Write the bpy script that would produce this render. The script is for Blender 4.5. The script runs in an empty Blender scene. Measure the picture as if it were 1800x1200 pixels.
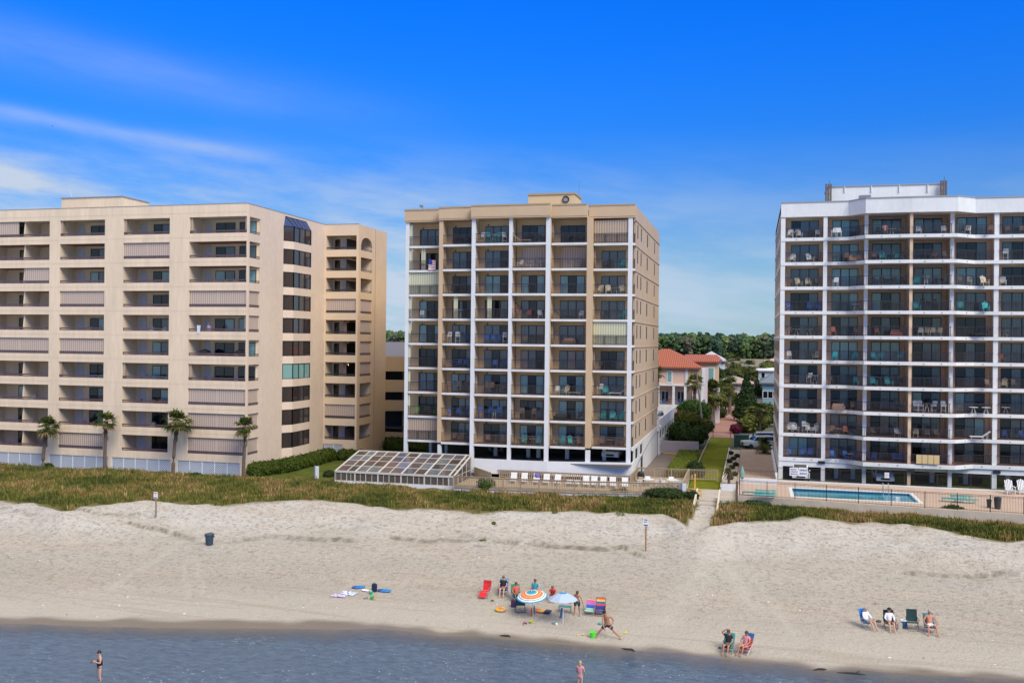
import bpy, math, random
import numpy as np
from mathutils import Vector, Matrix, noise
from mathutils.bvhtree import BVHTree
R=math.radians
rnd=random.Random(7)
sc=bpy.context.scene
COL=sc.collection
# ------------------------------------------------------------------ camera
F=1650.; CX=900.; CY=600.; H=17.5
YAW=R(14.4); PITCH=R(-0.07); ROLL=R(0.6)
FW=Vector((-math.sin(YAW)*math.cos(PITCH),math.cos(YAW)*math.cos(PITCH),math.sin(PITCH)))
_r0=Vector((math.cos(YAW),math.sin(YAW),0)); _u0=_r0.cross(FW)
RT=_r0*math.cos(ROLL)+_u0*math.sin(ROLL); UP=_u0*math.cos(ROLL)-_r0*math.sin(ROLL)
EYE=Vector((0,0,H))
cam=bpy.data.cameras.new('camera'); camo=bpy.data.objects.new('camera',cam); COL.objects.link(camo)
m=Matrix((RT,UP,-FW)).transposed().to_4x4(); m.translation=EYE; camo.matrix_world=m
cam.sensor_width=36; cam.lens=36*F/1800; cam.clip_start=.5; cam.clip_end=20000
sc.camera=camo
# ------------------------------------------------------------------ world
SUN_EL=R(44); SUN_AZ=R(132)     # azimuth clockwise from +Y
w=bpy.data.worlds.new('World'); sc.world=w; w.use_nodes=True
nt=w.node_tree; N=nt.nodes; L=nt.links; N.clear()
def nd(t,**k):
    n=N.new(t)
    for a,b in k.items(): setattr(n,a,b)
    return n
def mth(op,a,b=None,c=None,clamp=False):
    n=N.new('ShaderNodeMath'); n.operation=op; n.use_clamp=clamp
    for i,v in enumerate((a,b,c)):
        if v is None: continue
        if isinstance(v,(int,float)): n.inputs[i].default_value=v
        else: L.new(v,n.inputs[i])
    return n.outputs[0]
sky=nd('ShaderNodeTexSky',sky_type='NISHITA',sun_disc=False,sun_elevation=SUN_EL,sun_rotation=SUN_AZ)
sky.air_density=1.0; sky.dust_density=0.35; sky.ozone_density=3.0; sky.altitude=0
hs=nd('ShaderNodeHueSaturation'); hs.inputs['Saturation'].default_value=1.2; hs.inputs['Value'].default_value=1.0; hs.inputs['Hue'].default_value=.505
L.new(sky.outputs[0],hs.inputs['Color'])
tc=nd('ShaderNodeTexCoord'); sx=nd('ShaderNodeSeparateXYZ'); L.new(tc.outputs['Generated'],sx.inputs[0])
az=mth('ARCTAN2',sx.outputs[0],sx.outputs[1]); el=mth('ARCSINE',sx.outputs[2])
azd=mth('MULTIPLY',az,57.2958); eld=mth('MULTIPLY',el,57.2958)
# rotated streak coordinates: along / across the cirrus bands
al=mth('ADD',mth('MULTIPLY',azd,.9957),mth('MULTIPLY',eld,-.093))
ac=mth('ADD',mth('MULTIPLY',azd,.093),mth('MULTIPLY',eld,.9957))
cb=nd('ShaderNodeCombineXYZ'); L.new(mth('MULTIPLY',al,.045),cb.inputs[0]); L.new(mth('MULTIPLY',ac,.30),cb.inputs[1])
nz=nd('ShaderNodeTexNoise'); nz.inputs['Scale'].default_value=1.3; nz.inputs['Detail'].default_value=7; nz.inputs['Roughness'].default_value=.55; nz.inputs['Distortion'].default_value=.35
L.new(cb.outputs[0],nz.inputs['Vector'])
cb2=nd('ShaderNodeCombineXYZ'); L.new(mth('MULTIPLY',al,.13),cb2.inputs[0]); L.new(mth('MULTIPLY',ac,.55),cb2.inputs[1]); cb2.inputs[2].default_value=4.2
nz2=nd('ShaderNodeTexNoise'); nz2.inputs['Scale'].default_value=1.; nz2.inputs['Detail'].default_value=8; nz2.inputs['Roughness'].default_value=.6; L.new(cb2.outputs[0],nz2.inputs['Vector'])
def sstep(x,a,b):
    n=N.new('ShaderNodeMapRange'); n.interpolation_type='SMOOTHSTEP'; L.new(x,n.inputs[0]); n.inputs[1].default_value=a; n.inputs[2].default_value=b
    return n.outputs[0]
def gauss(x,c,s): return mth('EXPONENT',mth('MULTIPLY',mth('POWER',mth('ABSOLUTE',mth('DIVIDE',mth('SUBTRACT',x,c),s)),2.),-1.))
leftw=sstep(azd,-14,-34)
loww=sstep(eld,13,3)
wisps=mth('MULTIPLY',mth('MULTIPLY',sstep(nz.outputs[0],.50,.80),sstep(eld,11.,7.5)),mth('ADD',mth('MULTIPLY',leftw,.62),.12))
puffs=mth('MULTIPLY',sstep(nz2.outputs[0],.44,.78),mth('MULTIPLY',mth('MULTIPLY',sstep(azd,-27,-40),sstep(eld,11.2,8.6)),.4))
# the long contrail-like band: across coordinate fixed, fading at its ends
band=mth('MULTIPLY',mth('MULTIPLY',gauss(ac,7.76,.42),mth('MULTIPLY',sstep(al,-27.,-34),sstep(al,-54,-43))),mth('ADD',mth('MULTIPLY',nz2.outputs[0],.55),.0))
band2=mth('MULTIPLY',mth('MULTIPLY',gauss(ac,11.2,1.3),sstep(al,-16,-40)),mth('MULTIPLY',nz2.outputs[0],.34))
lowc=mth('MULTIPLY',mth('MULTIPLY',sstep(nz2.outputs[0],.28,.72),mth('ADD',mth('MULTIPLY',sstep(azd,5,-26),.75),.28)),loww)
veil=mth('MULTIPLY',sstep(eld,13,-3),.55)
over=mth('MULTIPLY',sstep(eld,25,48),mth('ADD',mth('MULTIPLY',nz2.outputs[0],.4),.62))
cl=mth('ADD',mth('ADD',mth('ADD',wisps,puffs),mth('ADD',band,band2)),mth('ADD',mth('ADD',lowc,veil),over),clamp=True)
mx=nd('ShaderNodeMix',data_type='RGBA'); L.new(cl,mx.inputs['Factor']); tint=nd('ShaderNodeMix',data_type='RGBA'); L.new(mth('MULTIPLY',sstep(eld,2,22),sstep(eld,42,24)),tint.inputs['Factor']); tint.inputs['A'].default_value=(.165,.355,.51,1); tint.inputs['B'].default_value=(.02,.46,1.15,1)
tm=nd('ShaderNodeMix',data_type='RGBA',blend_type='MULTIPLY'); tm.inputs['Factor'].default_value=1; L.new(hs.outputs[0],tm.inputs['A']); L.new(tint.outputs['Result'],tm.inputs['B'])
L.new(tm.outputs['Result'],mx.inputs['A']); ccol=nd('ShaderNodeMix',data_type='RGBA'); L.new(sstep(eld,20,42),ccol.inputs['Factor']); ccol.inputs['A'].default_value=(2.75,3.25,4.0,1); ccol.inputs['B'].default_value=(6.9,6.6,5.95,1); L.new(ccol.outputs['Result'],mx.inputs['B'])
bg=nd('ShaderNodeBackground'); bg.inputs['Strength'].default_value=.1; L.new(mx.outputs['Result'],bg.inputs['Color'])
wo=nd('ShaderNodeOutputWorld'); L.new(bg.outputs[0],wo.inputs[0])
# ------------------------------------------------------------------ sun
sd=bpy.data.lights.new('sun','SUN'); sd.energy=1.8; sd.angle=R(32); sd.color=(1,.93,.78)
so=bpy.data.objects.new('sun',sd); COL.objects.link(so)
sdir=Vector((math.sin(SUN_AZ)*math.cos(SUN_EL),math.cos(SUN_AZ)*math.cos(SUN_EL),math.sin(SUN_EL)))
so.rotation_euler=sdir.to_track_quat('Z','Y').to_euler(); so.location=(0,0,200)
vs=sc.view_settings; vs.view_transform='Standard'; vs.look='None'; vs.exposure=1.0; vs.gamma=1; vs.use_curve_mapping=False
# ------------------------------------------------------------------ pixel <-> world helpers (photograph 1800x1200)
def ray(px,py): return FW+RT*((px-CX)/F)-UP*((py-CY)/F)
def onz(px,py,z): d=ray(px,py); return EYE+d*((z-H)/d.z)
def onY(px,py,Y): d=ray(px,py); return EYE+d*(Y/d.y)
def onX(px,py,X): d=ray(px,py); return EYE+d*(X/d.x)
def XatY(px,Y,py=600): return onY(px,py,Y).x
# ------------------------------------------------------------------ materials
MATS={}
def mat(name,col,rough=.7,var=0,vs=1.,bump=0,bs=20.,metal=0,spec=.5,var2=0,vs2=.1,stretch=None,emit=0,alpha=1):
    if name in MATS: return MATS[name]
    mt=bpy.data.materials.new(name); mt.use_nodes=True; t=mt.node_tree; b=t.nodes['Principled BSDF']
    b.inputs['Roughness'].default_value=rough; b.inputs['Metallic'].default_value=metal; b.inputs['Specular IOR Level'].default_value=spec
    b.inputs['Base Color'].default_value=(*col,1); b.inputs['Alpha'].default_value=alpha
    if emit: b.inputs['Emission Color'].default_value=(*col,1); b.inputs['Emission Strength'].default_value=emit
    src=None
    if var or bump or var2:
        tcn=t.nodes.new('ShaderNodeNewGeometry'); vec=tcn.outputs['Position']
        if stretch:
            mp=t.nodes.new('ShaderNodeMapping'); mp.inputs['Scale'].default_value=stretch; t.links.new(vec,mp.inputs[0]); vec=mp.outputs[0]
    cur=None
    for amt,s in ((var,vs),(var2,vs2)):
        if not amt: continue
        nn=t.nodes.new('ShaderNodeTexNoise'); nn.inputs['Scale'].default_value=s; nn.inputs['Detail'].default_value=6; t.links.new(vec,nn.inputs[0])
        mr=t.nodes.new('ShaderNodeMapRange'); mr.inputs[1].default_value=.25; mr.inputs[2].default_value=.75; mr.inputs[3].default_value=1-amt; mr.inputs[4].default_value=1+amt
        t.links.new(nn.outputs[0],mr.inputs[0])
        vm=t.nodes.new('ShaderNodeVectorMath'); vm.operation='SCALE'; t.links.new(mr.outputs[0],vm.inputs['Scale'])
        if cur is None: vm.inputs[0].default_value=col
        else: t.links.new(cur,vm.inputs[0])
        cur=vm.outputs[0]
    if cur is not None: t.links.new(cur,b.inputs['Base Color'])
    if bump:
        nn=t.nodes.new('ShaderNodeTexNoise'); nn.inputs['Scale'].default_value=bs; nn.inputs['Detail'].default_value=4; t.links.new(vec,nn.inputs[0])
        bp=t.nodes.new('ShaderNodeBump'); bp.inputs['Strength'].default_value=bump; bp.inputs['Distance'].default_value=.05; t.links.new(nn.outputs[0],bp.inputs['Height']); t.links.new(bp.outputs[0],b.inputs['Normal'])
    MATS[name]=mt; return mt
def wavemat(name,c1,c2,axis='X',scale=3.,rough=.6,spec=.4,lo=.3,hi=.7,dist=0,bump=0):
    if name in MATS: return MATS[name]
    mt=mat(name,c1,rough,spec=spec); t=mt.node_tree; b=t.nodes['Principled BSDF']
    g=t.nodes.new('ShaderNodeNewGeometry'); wv=t.nodes.new('ShaderNodeTexWave'); wv.bands_direction=axis; wv.inputs['Scale'].default_value=scale; wv.inputs['Distortion'].default_value=dist
    t.links.new(g.outputs['Position'],wv.inputs[0])
    r=t.nodes.new('ShaderNodeMapRange'); r.inputs[1].default_value=lo; r.inputs[2].default_value=hi; t.links.new(wv.outputs[1],r.inputs[0])
    mxx=t.nodes.new('ShaderNodeMix'); mxx.data_type='RGBA'; mxx.inputs['A'].default_value=(*c1,1); mxx.inputs['B'].default_value=(*c2,1)
    t.links.new(r.outputs[0],mxx.inputs['Factor']); t.links.new(mxx.outputs['Result'],b.inputs['Base Color'])
    if bump:
        bp=t.nodes.new('ShaderNodeBump'); bp.inputs['Strength'].default_value=bump; bp.inputs['Distance'].default_value=.03; t.links.new(wv.outputs[1],bp.inputs['Height']); t.links.new(bp.outputs[0],b.inputs['Normal'])
    return mt
def vcolmat(name,rough=.8,bump=0,bs=20,trans=0):
    mt=mat(name,(.1,.1,.1),rough,spec=.06,bump=bump,bs=bs); t=mt.node_tree; a=t.nodes.new('ShaderNodeAttribute'); a.attribute_name='Col'
    t.links.new(a.outputs['Color'],t.nodes['Principled BSDF'].inputs['Base Color']); return mt
# stucco walls
STL=mat('stucco_left',(.75,.59,.42),.85,var=.08,vs=.8,var2=.07,vs2=3,bump=.25,bs=30,stretch=(1,1,.16))
STC=mat('stucco_tan',(.55,.395,.25),.85,var=.06,vs=.6,bump=.2,bs=30)
STCI=mat('stucco_tan_inner',(.66,.47,.27),.85,var=.05,vs=.6)
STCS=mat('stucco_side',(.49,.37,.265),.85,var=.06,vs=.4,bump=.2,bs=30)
WHT=mat('white_paint',(.68,.68,.68),.6,var=.05,vs=1.2)
WHD=mat('white_paint_weathered',(.66,.65,.63),.7,var=.11,vs=.8,var2=.05,vs2=4,stretch=(1,1,.35))
WHR=mat('white_concrete_right',(.70,.70,.69),.75,var=.08,vs=.5,var2=.04,vs2=4,stretch=(1,1,.35))
STR=mat('stucco_right_inner',(.68,.49,.335),.85,var=.05,vs=.6)
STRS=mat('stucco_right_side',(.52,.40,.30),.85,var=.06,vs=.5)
CEIL=mat('ceiling_paint',(.50,.46,.40),.8)
DKR=mat('rail_dark',(.035,.028,.027),.5)
RBR=mat('rail_bronze',(.10,.07,.055),.5)
RPU=mat('rail_plum',(.10,.062,.065),.6)
FLR=mat('balcony_tile',(.22,.10,.07),.7,var=.1,vs=3)
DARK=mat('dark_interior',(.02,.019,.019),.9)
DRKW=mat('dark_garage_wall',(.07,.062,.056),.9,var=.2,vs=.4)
GLD=mat('glass_dark',(.006,.010,.014),.06,spec=.6)
GLM=wavemat('glass_curtain_grey',(.105,.15,.155),(.035,.055,.062),scale=2.2,rough=.08,spec=1.,dist=.3)
GLL=wavemat('glass_curtain_teal',(.26,.44,.41),(.13,.29,.29),scale=2.2,rough=.08,spec=1.,dist=.3)
GLB=wavemat('glass_blue',(.06,.15,.20),(.03,.08,.12),scale=1.6,rough=.06,spec=1.,dist=.3)
GLT=wavemat('glass_tan_curtain',(.25,.20,.17),(.19,.15,.13),scale=3,rough=.1,spec=.8,dist=.2)
FRM=mat('door_frame_dark',(.016,.018,.022),.45)
SHT=wavemat('shutter_tan',(.52,.39,.28),(.33,.25,.19),scale=1.15,rough=.6,lo=.1,hi=.5,bump=.4)
SHC=wavemat('shutter_cream',(.62,.60,.42),(.45,.44,.30),scale=1.15,rough=.6,lo=.1,hi=.5,bump=.4)
SHX=wavemat('shutter_pinkish',(.62,.48,.38),(.42,.32,.26),scale=1.15,rough=.6,lo=.1,hi=.5,bump=.4)
SHY=wavemat('shutter_side',(.62,.48,.38),(.42,.32,.26),axis='Y',scale=1.15,rough=.6,lo=.1,hi=.5,bump=.4)
DOORW=mat('door_white',(.50,.52,.58),.5)
GREYM=mat('grey_metal',(.25,.26,.27),.45,metal=.4)
CONC=mat('concrete',(.42,.37,.32),.85,var=.12,vs=.7,bump=.2,bs=10)
WOOD=wavemat('weathered_wood',(.40,.30,.20),(.33,.245,.16),scale=1.1,rough=.8,lo=.2,hi=.8,dist=3)
WOODL=mat('pale_wood',(.46,.36,.23),.8,var=.15,vs=2)
# ------------------------------------------------------------------ mesh builder
class MB:
    def __init__(s): s.v=[]; s.f=[]; s.mi=[]; s.col=[]; s.cur=0; s.X=None
    def add(s,vs,fs):
        n=len(s.v)
        if s.X is not None: vs=[s.X@Vector(p) for p in vs]
        s.v.extend([tuple(p) for p in vs]); s.f.extend([tuple(i+n for i in f) for f in fs]); s.mi.extend([s.cur]*len(fs)); return s
    def box(s,x0,x1,y0,y1,z0,z1):
        return s.add([(x0,y0,z0),(x1,y0,z0),(x1,y1,z0),(x0,y1,z0),(x0,y0,z1),(x1,y0,z1),(x1,y1,z1),(x0,y1,z1)],
          [(0,3,2,1),(4,5,6,7),(0,1,5,4),(1,2,6,5),(2,3,7,6),(3,0,4,7)])
    def prism(s,poly,z0,z1):
        n=len(poly); a=sum(poly[i][0]*poly[(i+1)%n][1]-poly[(i+1)%n][0]*poly[i][1] for i in range(n))
        if a<0: poly=poly[::-1]
        g=lambda z,i: z[i] if isinstance(z,(list,tuple)) else z
        return s.add([(p[0],p[1],z0) for p in poly]+[(p[0],p[1],z1) for p in poly],
          [tuple(range(n))[::-1],tuple(range(n,2*n))]+[(i,(i+1)%n,(i+1)%n+n,i+n) for i in range(n)])
    def quad(s,a,b,c,d): return s.add([a,b,c,d],[(0,1,2,3)])
    def tube(s,pts,r,n=6,cap=True):
        pts=[Vector(p) for p in pts]; rs=r if isinstance(r,(list,tuple)) else [r]*len(pts)
        vs=[];fs=[]
        for i,p in enumerate(pts):
            d=(pts[min(i+1,len(pts)-1)]-pts[max(i-1,0)]).normalized()
            a=d.cross(Vector((0,0,1))); 
            if a.length<.05: a=d.cross(Vector((1,0,0)))
            a.normalize(); b=d.cross(a)
            for k in range(n):
                t=2*math.pi*k/n; vs.append(p+a*(math.cos(t)*rs[i])+b*(math.sin(t)*rs[i]))
        for i in range(len(pts)-1):
            for k in range(n): fs.append((i*n+k,i*n+(k+1)%n,(i+1)*n+(k+1)%n,(i+1)*n+k))
        if cap: fs.append(tuple(range(n))[::-1]); fs.append(tuple(range((len(pts)-1)*n,len(pts)*n)))
        return s.add(vs,fs)
    def bar(s,a,b,t=.04,t2=None):   # square bar between two points
        return s.tube([a,b],t*.7,4)
    def ell(s,c,r,nu=10,nv=7,jit=0):
        vs=[];fs=[]
        for j in range(nv+1):
            ph=math.pi*j/nv
            for i in range(nu):
                th=2*math.pi*i/nu; k=1+jit*(noise.noise(Vector((c[0]+th*2,c[1]+ph*2,c[2])))) 
                vs.append((c[0]+r[0]*k*math.sin(ph)*math.cos(th),c[1]+r[1]*k*math.sin(ph)*math.sin(th),c[2]+r[2]*k*math.cos(ph)))
        for j in range(nv):
            for i in range(nu): fs.append((j*nu+i,(j+1)*nu+i,(j+1)*nu+(i+1)%nu,j*nu+(i+1)%nu))
        return s.add(vs,fs)
    def lathe(s,c,prof,n=14,cap=True):
        vs=[];fs=[]
        for r,z in prof:
            for k in range(n):
                t=2*math.pi*k/n; vs.append((c[0]+r*math.cos(t),c[1]+r*math.sin(t),c[2]+z))
        for i in range(len(prof)-1):
            for k in range(n): fs.append((i*n+k,i*n+(k+1)%n,(i+1)*n+(k+1)%n,(i+1)*n+k))
        if cap: fs.append(tuple(range(n))[::-1]); fs.append(tuple(range((len(prof)-1)*n,len(prof)*n)))
        return s.add(vs,fs)
    def mesh(s,name,m):
        me=bpy.data.meshes.new(name); me.from_pydata(s.v,[],s.f)
        ms=m if isinstance(m,(list,tuple)) else [m]
        for x in ms: me.materials.append(x)
        if len(ms)>1: me.polygons.foreach_set('material_index',s.mi)
        return me
    def build(s,name,m,parent=None,smooth=False,label=None,local=False):
        me=s.mesh(name,m)
        if smooth: me.polygons.foreach_set('use_smooth',[True]*len(me.polygons))
        o=bpy.data.objects.new(name,me); COL.objects.link(o)
        if parent is not None:
            o.parent=parent
            if not local and parent.type=='EMPTY': o.matrix_parent_inverse=Matrix.LocRotScale(parent.location,parent.rotation_euler,parent.scale).inverted()
        if label: o['label']=label
        return o
def tag(o,label=None,cat=None,group=None,kind=None):
    if label: o['label']=label
    if cat: o['category']=cat
    if group: o['group']=group
    if kind: o['kind']=kind
    return o
def thing(name,label,cat,loc=(0,0,0),rz=0,group=None):
    o=bpy.data.objects.new(name,None); COL.objects.link(o); o.location=loc; o.rotation_euler=(0,0,rz); o.empty_display_size=.3
    return tag(o,label,cat,group)
def children(o): return [c for c in o.children]
def dup(o,loc=None,rz=0,label=None,group=None,scale=None):
    def cp(a,p):
        c=a.copy(); COL.objects.link(c)
        if p is not None: c.parent=p; c.matrix_parent_inverse=a.matrix_parent_inverse.copy()
        for ch in KIDS.get(a.name,[x for x in a.children]): cp(ch,c)
        return c
    r=cp(o,None)
    if loc is not None: r.location=loc
    r.rotation_euler=(0,0,rz)
    if scale: r.scale=(scale,)*3
    if label: r['label']=label
    if group: r['group']=group
    return r
KIDS={}
SC=[]
def struct(o): o['kind']='structure'; return o
def P3(p,z=None): return (p[0],p[1],p[2] if z is None else z)
def interp(x,tab):
    if x<=tab[0][0]: return tab[0][1]
    for (a,b),(c,d) in zip(tab,tab[1:]):
        if x<=c: 
            t=(x-a)/(c-a); return b+(d-b)*t
    return tab[-1][1]
ORD=['first','second','third','fourth','fifth','sixth','seventh','eighth','ninth','tenth','eleventh']
# ================================================================== terrain: beach loft
WL=[(-700,1060),(-200,1085),(0,1097),(60,1098),(150,1102),(300,1105),(480,1106),(600,1108),(660,1106),(730,1112),(775,1120),(830,1119),(900,1126),(960,1131),(1010,1136),(1060,1140),(1120,1145),(1200,1150),(1290,1162),(1400,1171),(1440,1180),(1500,1179),(1600,1186),(1700,1191),(1800,1196),(2100,1212),(2600,1250)]
WET=[(-700,1050),(-200,1074),(0,1086),(60,1087),(150,1090),(300,1091),(480,1093),(600,1094),(660,1096),(730,1103),(775,1112),(830,1108),(900,1116),(960,1122),(1010,1127),(1060,1132),(1120,1137),(1200,1142),(1290,1154),(1400,1163),(1440,1173),(1500,1170),(1600,1177),(1700,1182),(1800,1187),(2100,1202),(2600,1240)]
GL=[(-700,880),(-200,882),(0,881),(60,886),(110,900),(150,894),(200,891),(270,884),(370,889),(470,886),(520,882),(600,885),(700,894),(760,897),(830,903),(880,900),(930,898),(1000,898),(1050,902),(1130,904),(1165,905),(1195,918),(1215,927),(1228,930),(1245,926),(1300,917),(1360,915),(1400,915),(1500,918),(1540,918),(1600,924),(1660,934),(1700,941),(1760,949),(1800,951),(2100,975),(2600,1010)]
ZG=2.25
cols=[-700+ i*8 for i in range(0,int((2600+700)/8)+1)]
ts=[-3.,-2.,-1.2,-.8]+[-.6+.05*i for i in range(12)]+[i*.011 for i in range(0,28)]+[.308+.0075*i for i in range(0,72)]+[.85+.012*i for i in range(0,17)]+[1.06+.04*i for i in range(0,18)]
SCARP=[([(118,908),(170,918),(260,916)],.16),([(225,922),(300,930),(340,938)],.2),([(415,941),(470,936),(540,937),(620,940)],.22),([(690,938),(760,943),(880,947),(960,951)],.16),([(945,949),(1000,953),(1060,957),(1095,954),(1130,968)],.24),([(800,935),(850,949)],.1),([(1590,994),(1690,1000),(1790,1001)],.18),([(0,905),(60,915)],.12)]
SCW=[([onz(x,y,1.5) for x,y in l],a) for l,a in SCARP]
def zprof(t):
    if t<0: return t*2.3
    return interp(t,[(0,0),(.12,.26),(.2,.42),(.45,.80),(.60,1.02),(.70,1.12),(.80,1.55),(.90,2.12),(.96,2.42),(1.,2.38),(1.06,2.22),(1.15,2.32),(1.5,2.2),(2.2,2.0)])
def nn(x,y,s,o=0): return noise.noise(Vector((x*s,y*s,o)))
def sand_z(x,y,t):
    z=zprof(t)
    k=max(0,min(1,(t-.02)/.2)); z+=k*(.05*nn(x,y,.35)+.022*nn(x,y,1.1,3))
    kd=max(0,min(1,(t-.55)/.2)); z+=kd*(.34*nn(x*.7,y,.20,7)+.20*nn(x,y,.55,9)+.03*nn(x,y,2.,5))
    kf=max(0,min(1,(t-.12)/.1)); z+=kf*(.016*nn(x,y,4.3,11)+.010*nn(x,y,8,2))
    if t<.3 and t>0: z+= .02*math.sin(t*70+nn(x,y,.2)*3)*max(0,1-abs(t-.16)/.14)
    for l,a in SCW:
        xs=[p.x for p in l]
        if xs[0]-1.5<x<xs[-1]+1.5:
            yy=interp(x,[(p.x,p.y) for p in l])+.22*nn(x,0,1.3,1)
            e=min(1,(x-xs[0]+1.5)/1.5,(xs[-1]+1.5-x)/1.5)
            d=y-yy
            z+= a*e*(math.exp(-(d-.25)**2/.12)*.6*(d>.0) + (-.75*math.exp(-(d+.22)**2/.06)))
    # footpath hollow
    if t>.7:
        px0=interp(y,[(60,-6.),(75,-4.6),(86,-4.),(95,-4.)]); z-= .22*math.exp(-((x-px0)/.9)**2)*min(1,(t-.7)/.2)
    return z
base=MB(); wet=[]; gsand=[]; stain=[]; trod=[]
TR=[([(1232,925),(1236,960),(1225,1000),(1170,1060)],1.15),([(1236,930),(1275,990),(1330,1050)],.8),([(320,975),(332,1025)],.16),([(343,970),(358,1025)],.16),([(380,895),(300,960),(200,1010)],.35),([(1240,940),(1330,1010),(1400,1090)],.3)]
TRW=[([onz(x,y,1.3) for x,y in l],w) for l,w in TR]
def trodf(x,y):
    m=0; p=Vector((x,y))
    for l,w in TRW:
        for a,b_ in zip(l,l[1:]):
            a2=Vector((a.x,a.y)); d=Vector((b_.x,b_.y))-a2; t_=max(0,min(1,(p-a2).dot(d)/d.length_squared)); q=(a2+d*t_-p).length
            m=max(m,math.exp(-(q/w)**2))
    return min(1,m*(.45+.6*nn(x,y,1.3,8)))
def sc_stain(x,y):  # scarp line mask: painted shade under the lip, broken up with dried weed
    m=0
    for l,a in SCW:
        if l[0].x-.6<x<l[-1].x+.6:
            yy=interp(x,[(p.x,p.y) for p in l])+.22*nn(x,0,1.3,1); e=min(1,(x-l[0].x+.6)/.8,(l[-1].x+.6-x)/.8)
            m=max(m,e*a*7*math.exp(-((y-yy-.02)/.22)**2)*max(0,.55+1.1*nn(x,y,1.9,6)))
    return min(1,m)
for px in cols:
    W0=onz(px,interp(px,WL),0); G0=onz(px,interp(px,GL),ZG); Wt=onz(px,interp(px,WET),0.03)
    far=onY(px,600,92.5); 
    dW=(G0-W0); twet=(Wt-W0).length/dW.length
    for t in ts:
        p=W0+dW*t
        if t>1: 
            k=(t-1)/(ts[-1]-1); p=G0.lerp(Vector((G0.x+(far.x-G0.x)*.55,93.2,0)),k)
        z=sand_z(p.x,p.y,t)
        # blend plateau height to 2.0 inland
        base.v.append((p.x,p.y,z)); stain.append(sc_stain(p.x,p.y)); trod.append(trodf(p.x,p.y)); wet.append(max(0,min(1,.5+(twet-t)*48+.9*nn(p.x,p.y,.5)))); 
        gsand.append(max(0,min(1,.5+(t-.99)*26+.9*nn(p.x,p.y,.8,4))) if not (abs(p.x-interp(p.y,[(60,-6.),(75,-4.6),(86,-4.),(95,-4.)]))<.85+nn(p.x,p.y,1.2)*.3) else 0)
nr=len(ts)
for i in range(len(cols)-1):
    for j in range(nr-1):
        a=i*nr+j; base.f.append((a,a+nr,a+nr+1,a+1)); base.mi.append(0)
sm=mat('beach_sand',(.5,.46,.42),.95,spec=.15); t=sm.node_tree; b=t.nodes['Principled BSDF']
def sh(t,ty,**k):
    n=t.nodes.new(ty)
    for a,c in k.items(): setattr(n,a,c)
    return n
def mixc(t,f,a,b_):
    n=sh(t,'ShaderNodeMix',data_type='RGBA')
    for nm,v in (('Factor',f),('A',a),('B',b_)):
        if isinstance(v,tuple): n.inputs[nm].default_value=(*v,1)
        elif isinstance(v,(int,float)): n.inputs[nm].default_value=v
        else: t.links.new(v,n.inputs[nm])
    return n.outputs['Result']
def rng(t,x,a,b_,c=0,d=1):
    n=sh(t,'ShaderNodeMapRange'); t.links.new(x,n.inputs[0])
    for i,v in enumerate((a,b_,c,d)): n.inputs[i+1].default_value=v
    return n.outputs[0]
def nz_(t,vec,s,d=5,r=.55,dist=0):
    n=sh(t,'ShaderNodeTexNoise'); n.inputs['Scale'].default_value=s; n.inputs['Detail'].default_value=d; n.inputs['Roughness'].default_value=r; n.inputs['Distortion'].default_value=dist; t.links.new(vec,n.inputs[0]); return n.outputs[0]
geo=sh(t,'ShaderNodeNewGeometry'); pos=geo.outputs['Position']
mp=sh(t,'ShaderNodeMapping'); mp.inputs['Scale'].default_value=(.35,1,1); t.links.new(pos,mp.inputs[0])
aw=sh(t,'ShaderNodeAttribute',attribute_name='wet'); ag=sh(t,'ShaderNodeAttribute',attribute_name='soil')
mps=sh(t,'ShaderNodeMapping'); mps.inputs['Scale'].default_value=(.07,1.6,1); t.links.new(pos,mps.inputs[0]); nst=nz_(t,mps.outputs[0],1.1,4,.5)
n1=nz_(t,mp.outputs[0],.25,4); n2=nz_(t,pos,2.6,7,.7); n3=nz_(t,pos,14,3,.6); n4=nz_(t,mp.outputs[0],1.2,5,.6)
szz=sh(t,'ShaderNodeSeparateXYZ'); t.links.new(pos,szz.inputs[0])
low=(.35,.315,.265); high=(.46,.435,.40)
c=mixc(t,rng(t,szz.outputs[2],.6,1.7),low,high)
c=mixc(t,rng(t,n1,.42,.62,0,.55),c,(.45,.385,.32))
c=mixc(t,rng(t,n4,.48,.68,0,.42),c,(.37,.31,.25))
c=mixc(t,rng(t,n2,.5,.62,0,.8),c,(.24,.205,.17))
c=mixc(t,rng(t,n3,.56,.70,0,.6),c,(.62,.60,.56))
n5=nz_(t,pos,5.5,3,.6); c=mixc(t,rng(t,n5,.60,.68,0,.75),c,(.22,.19,.16))
lowz=rng(t,szz.outputs[2],.62,.25); sf=sh(t,'ShaderNodeMath',operation='MULTIPLY'); t.links.new(lowz,sf.inputs[0]); sf.inputs[1].default_value=.75; c=mixc(t,sf.outputs[0],c,(.42,.38,.325))
s2=sh(t,'ShaderNodeMath',operation='MULTIPLY'); t.links.new(rng(t,szz.outputs[2],.85,.5),s2.inputs[0]); t.links.new(rng(t,nst,.56,.62,0,.5),s2.inputs[1]); c=mixc(t,s2.outputs[0],c,(.33,.28,.22))
atr=sh(t,'ShaderNodeAttribute',attribute_name='trod'); c=mixc(t,atr.outputs['Fac'],c,(.45,.41,.355))
ast=sh(t,'ShaderNodeAttribute',attribute_name='stain'); c=mixc(t,ast.outputs['Fac'],c,(.17,.15,.115))  # scarp shade and weed darkened into the sand colour
soil=mixc(t,n2,(.17,.13,.055),(.09,.10,.03))
c=mixc(t,ag.outputs['Fac'],c,soil)
wc=mixc(t,n4,(.15,.122,.092),(.20,.165,.13))
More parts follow.
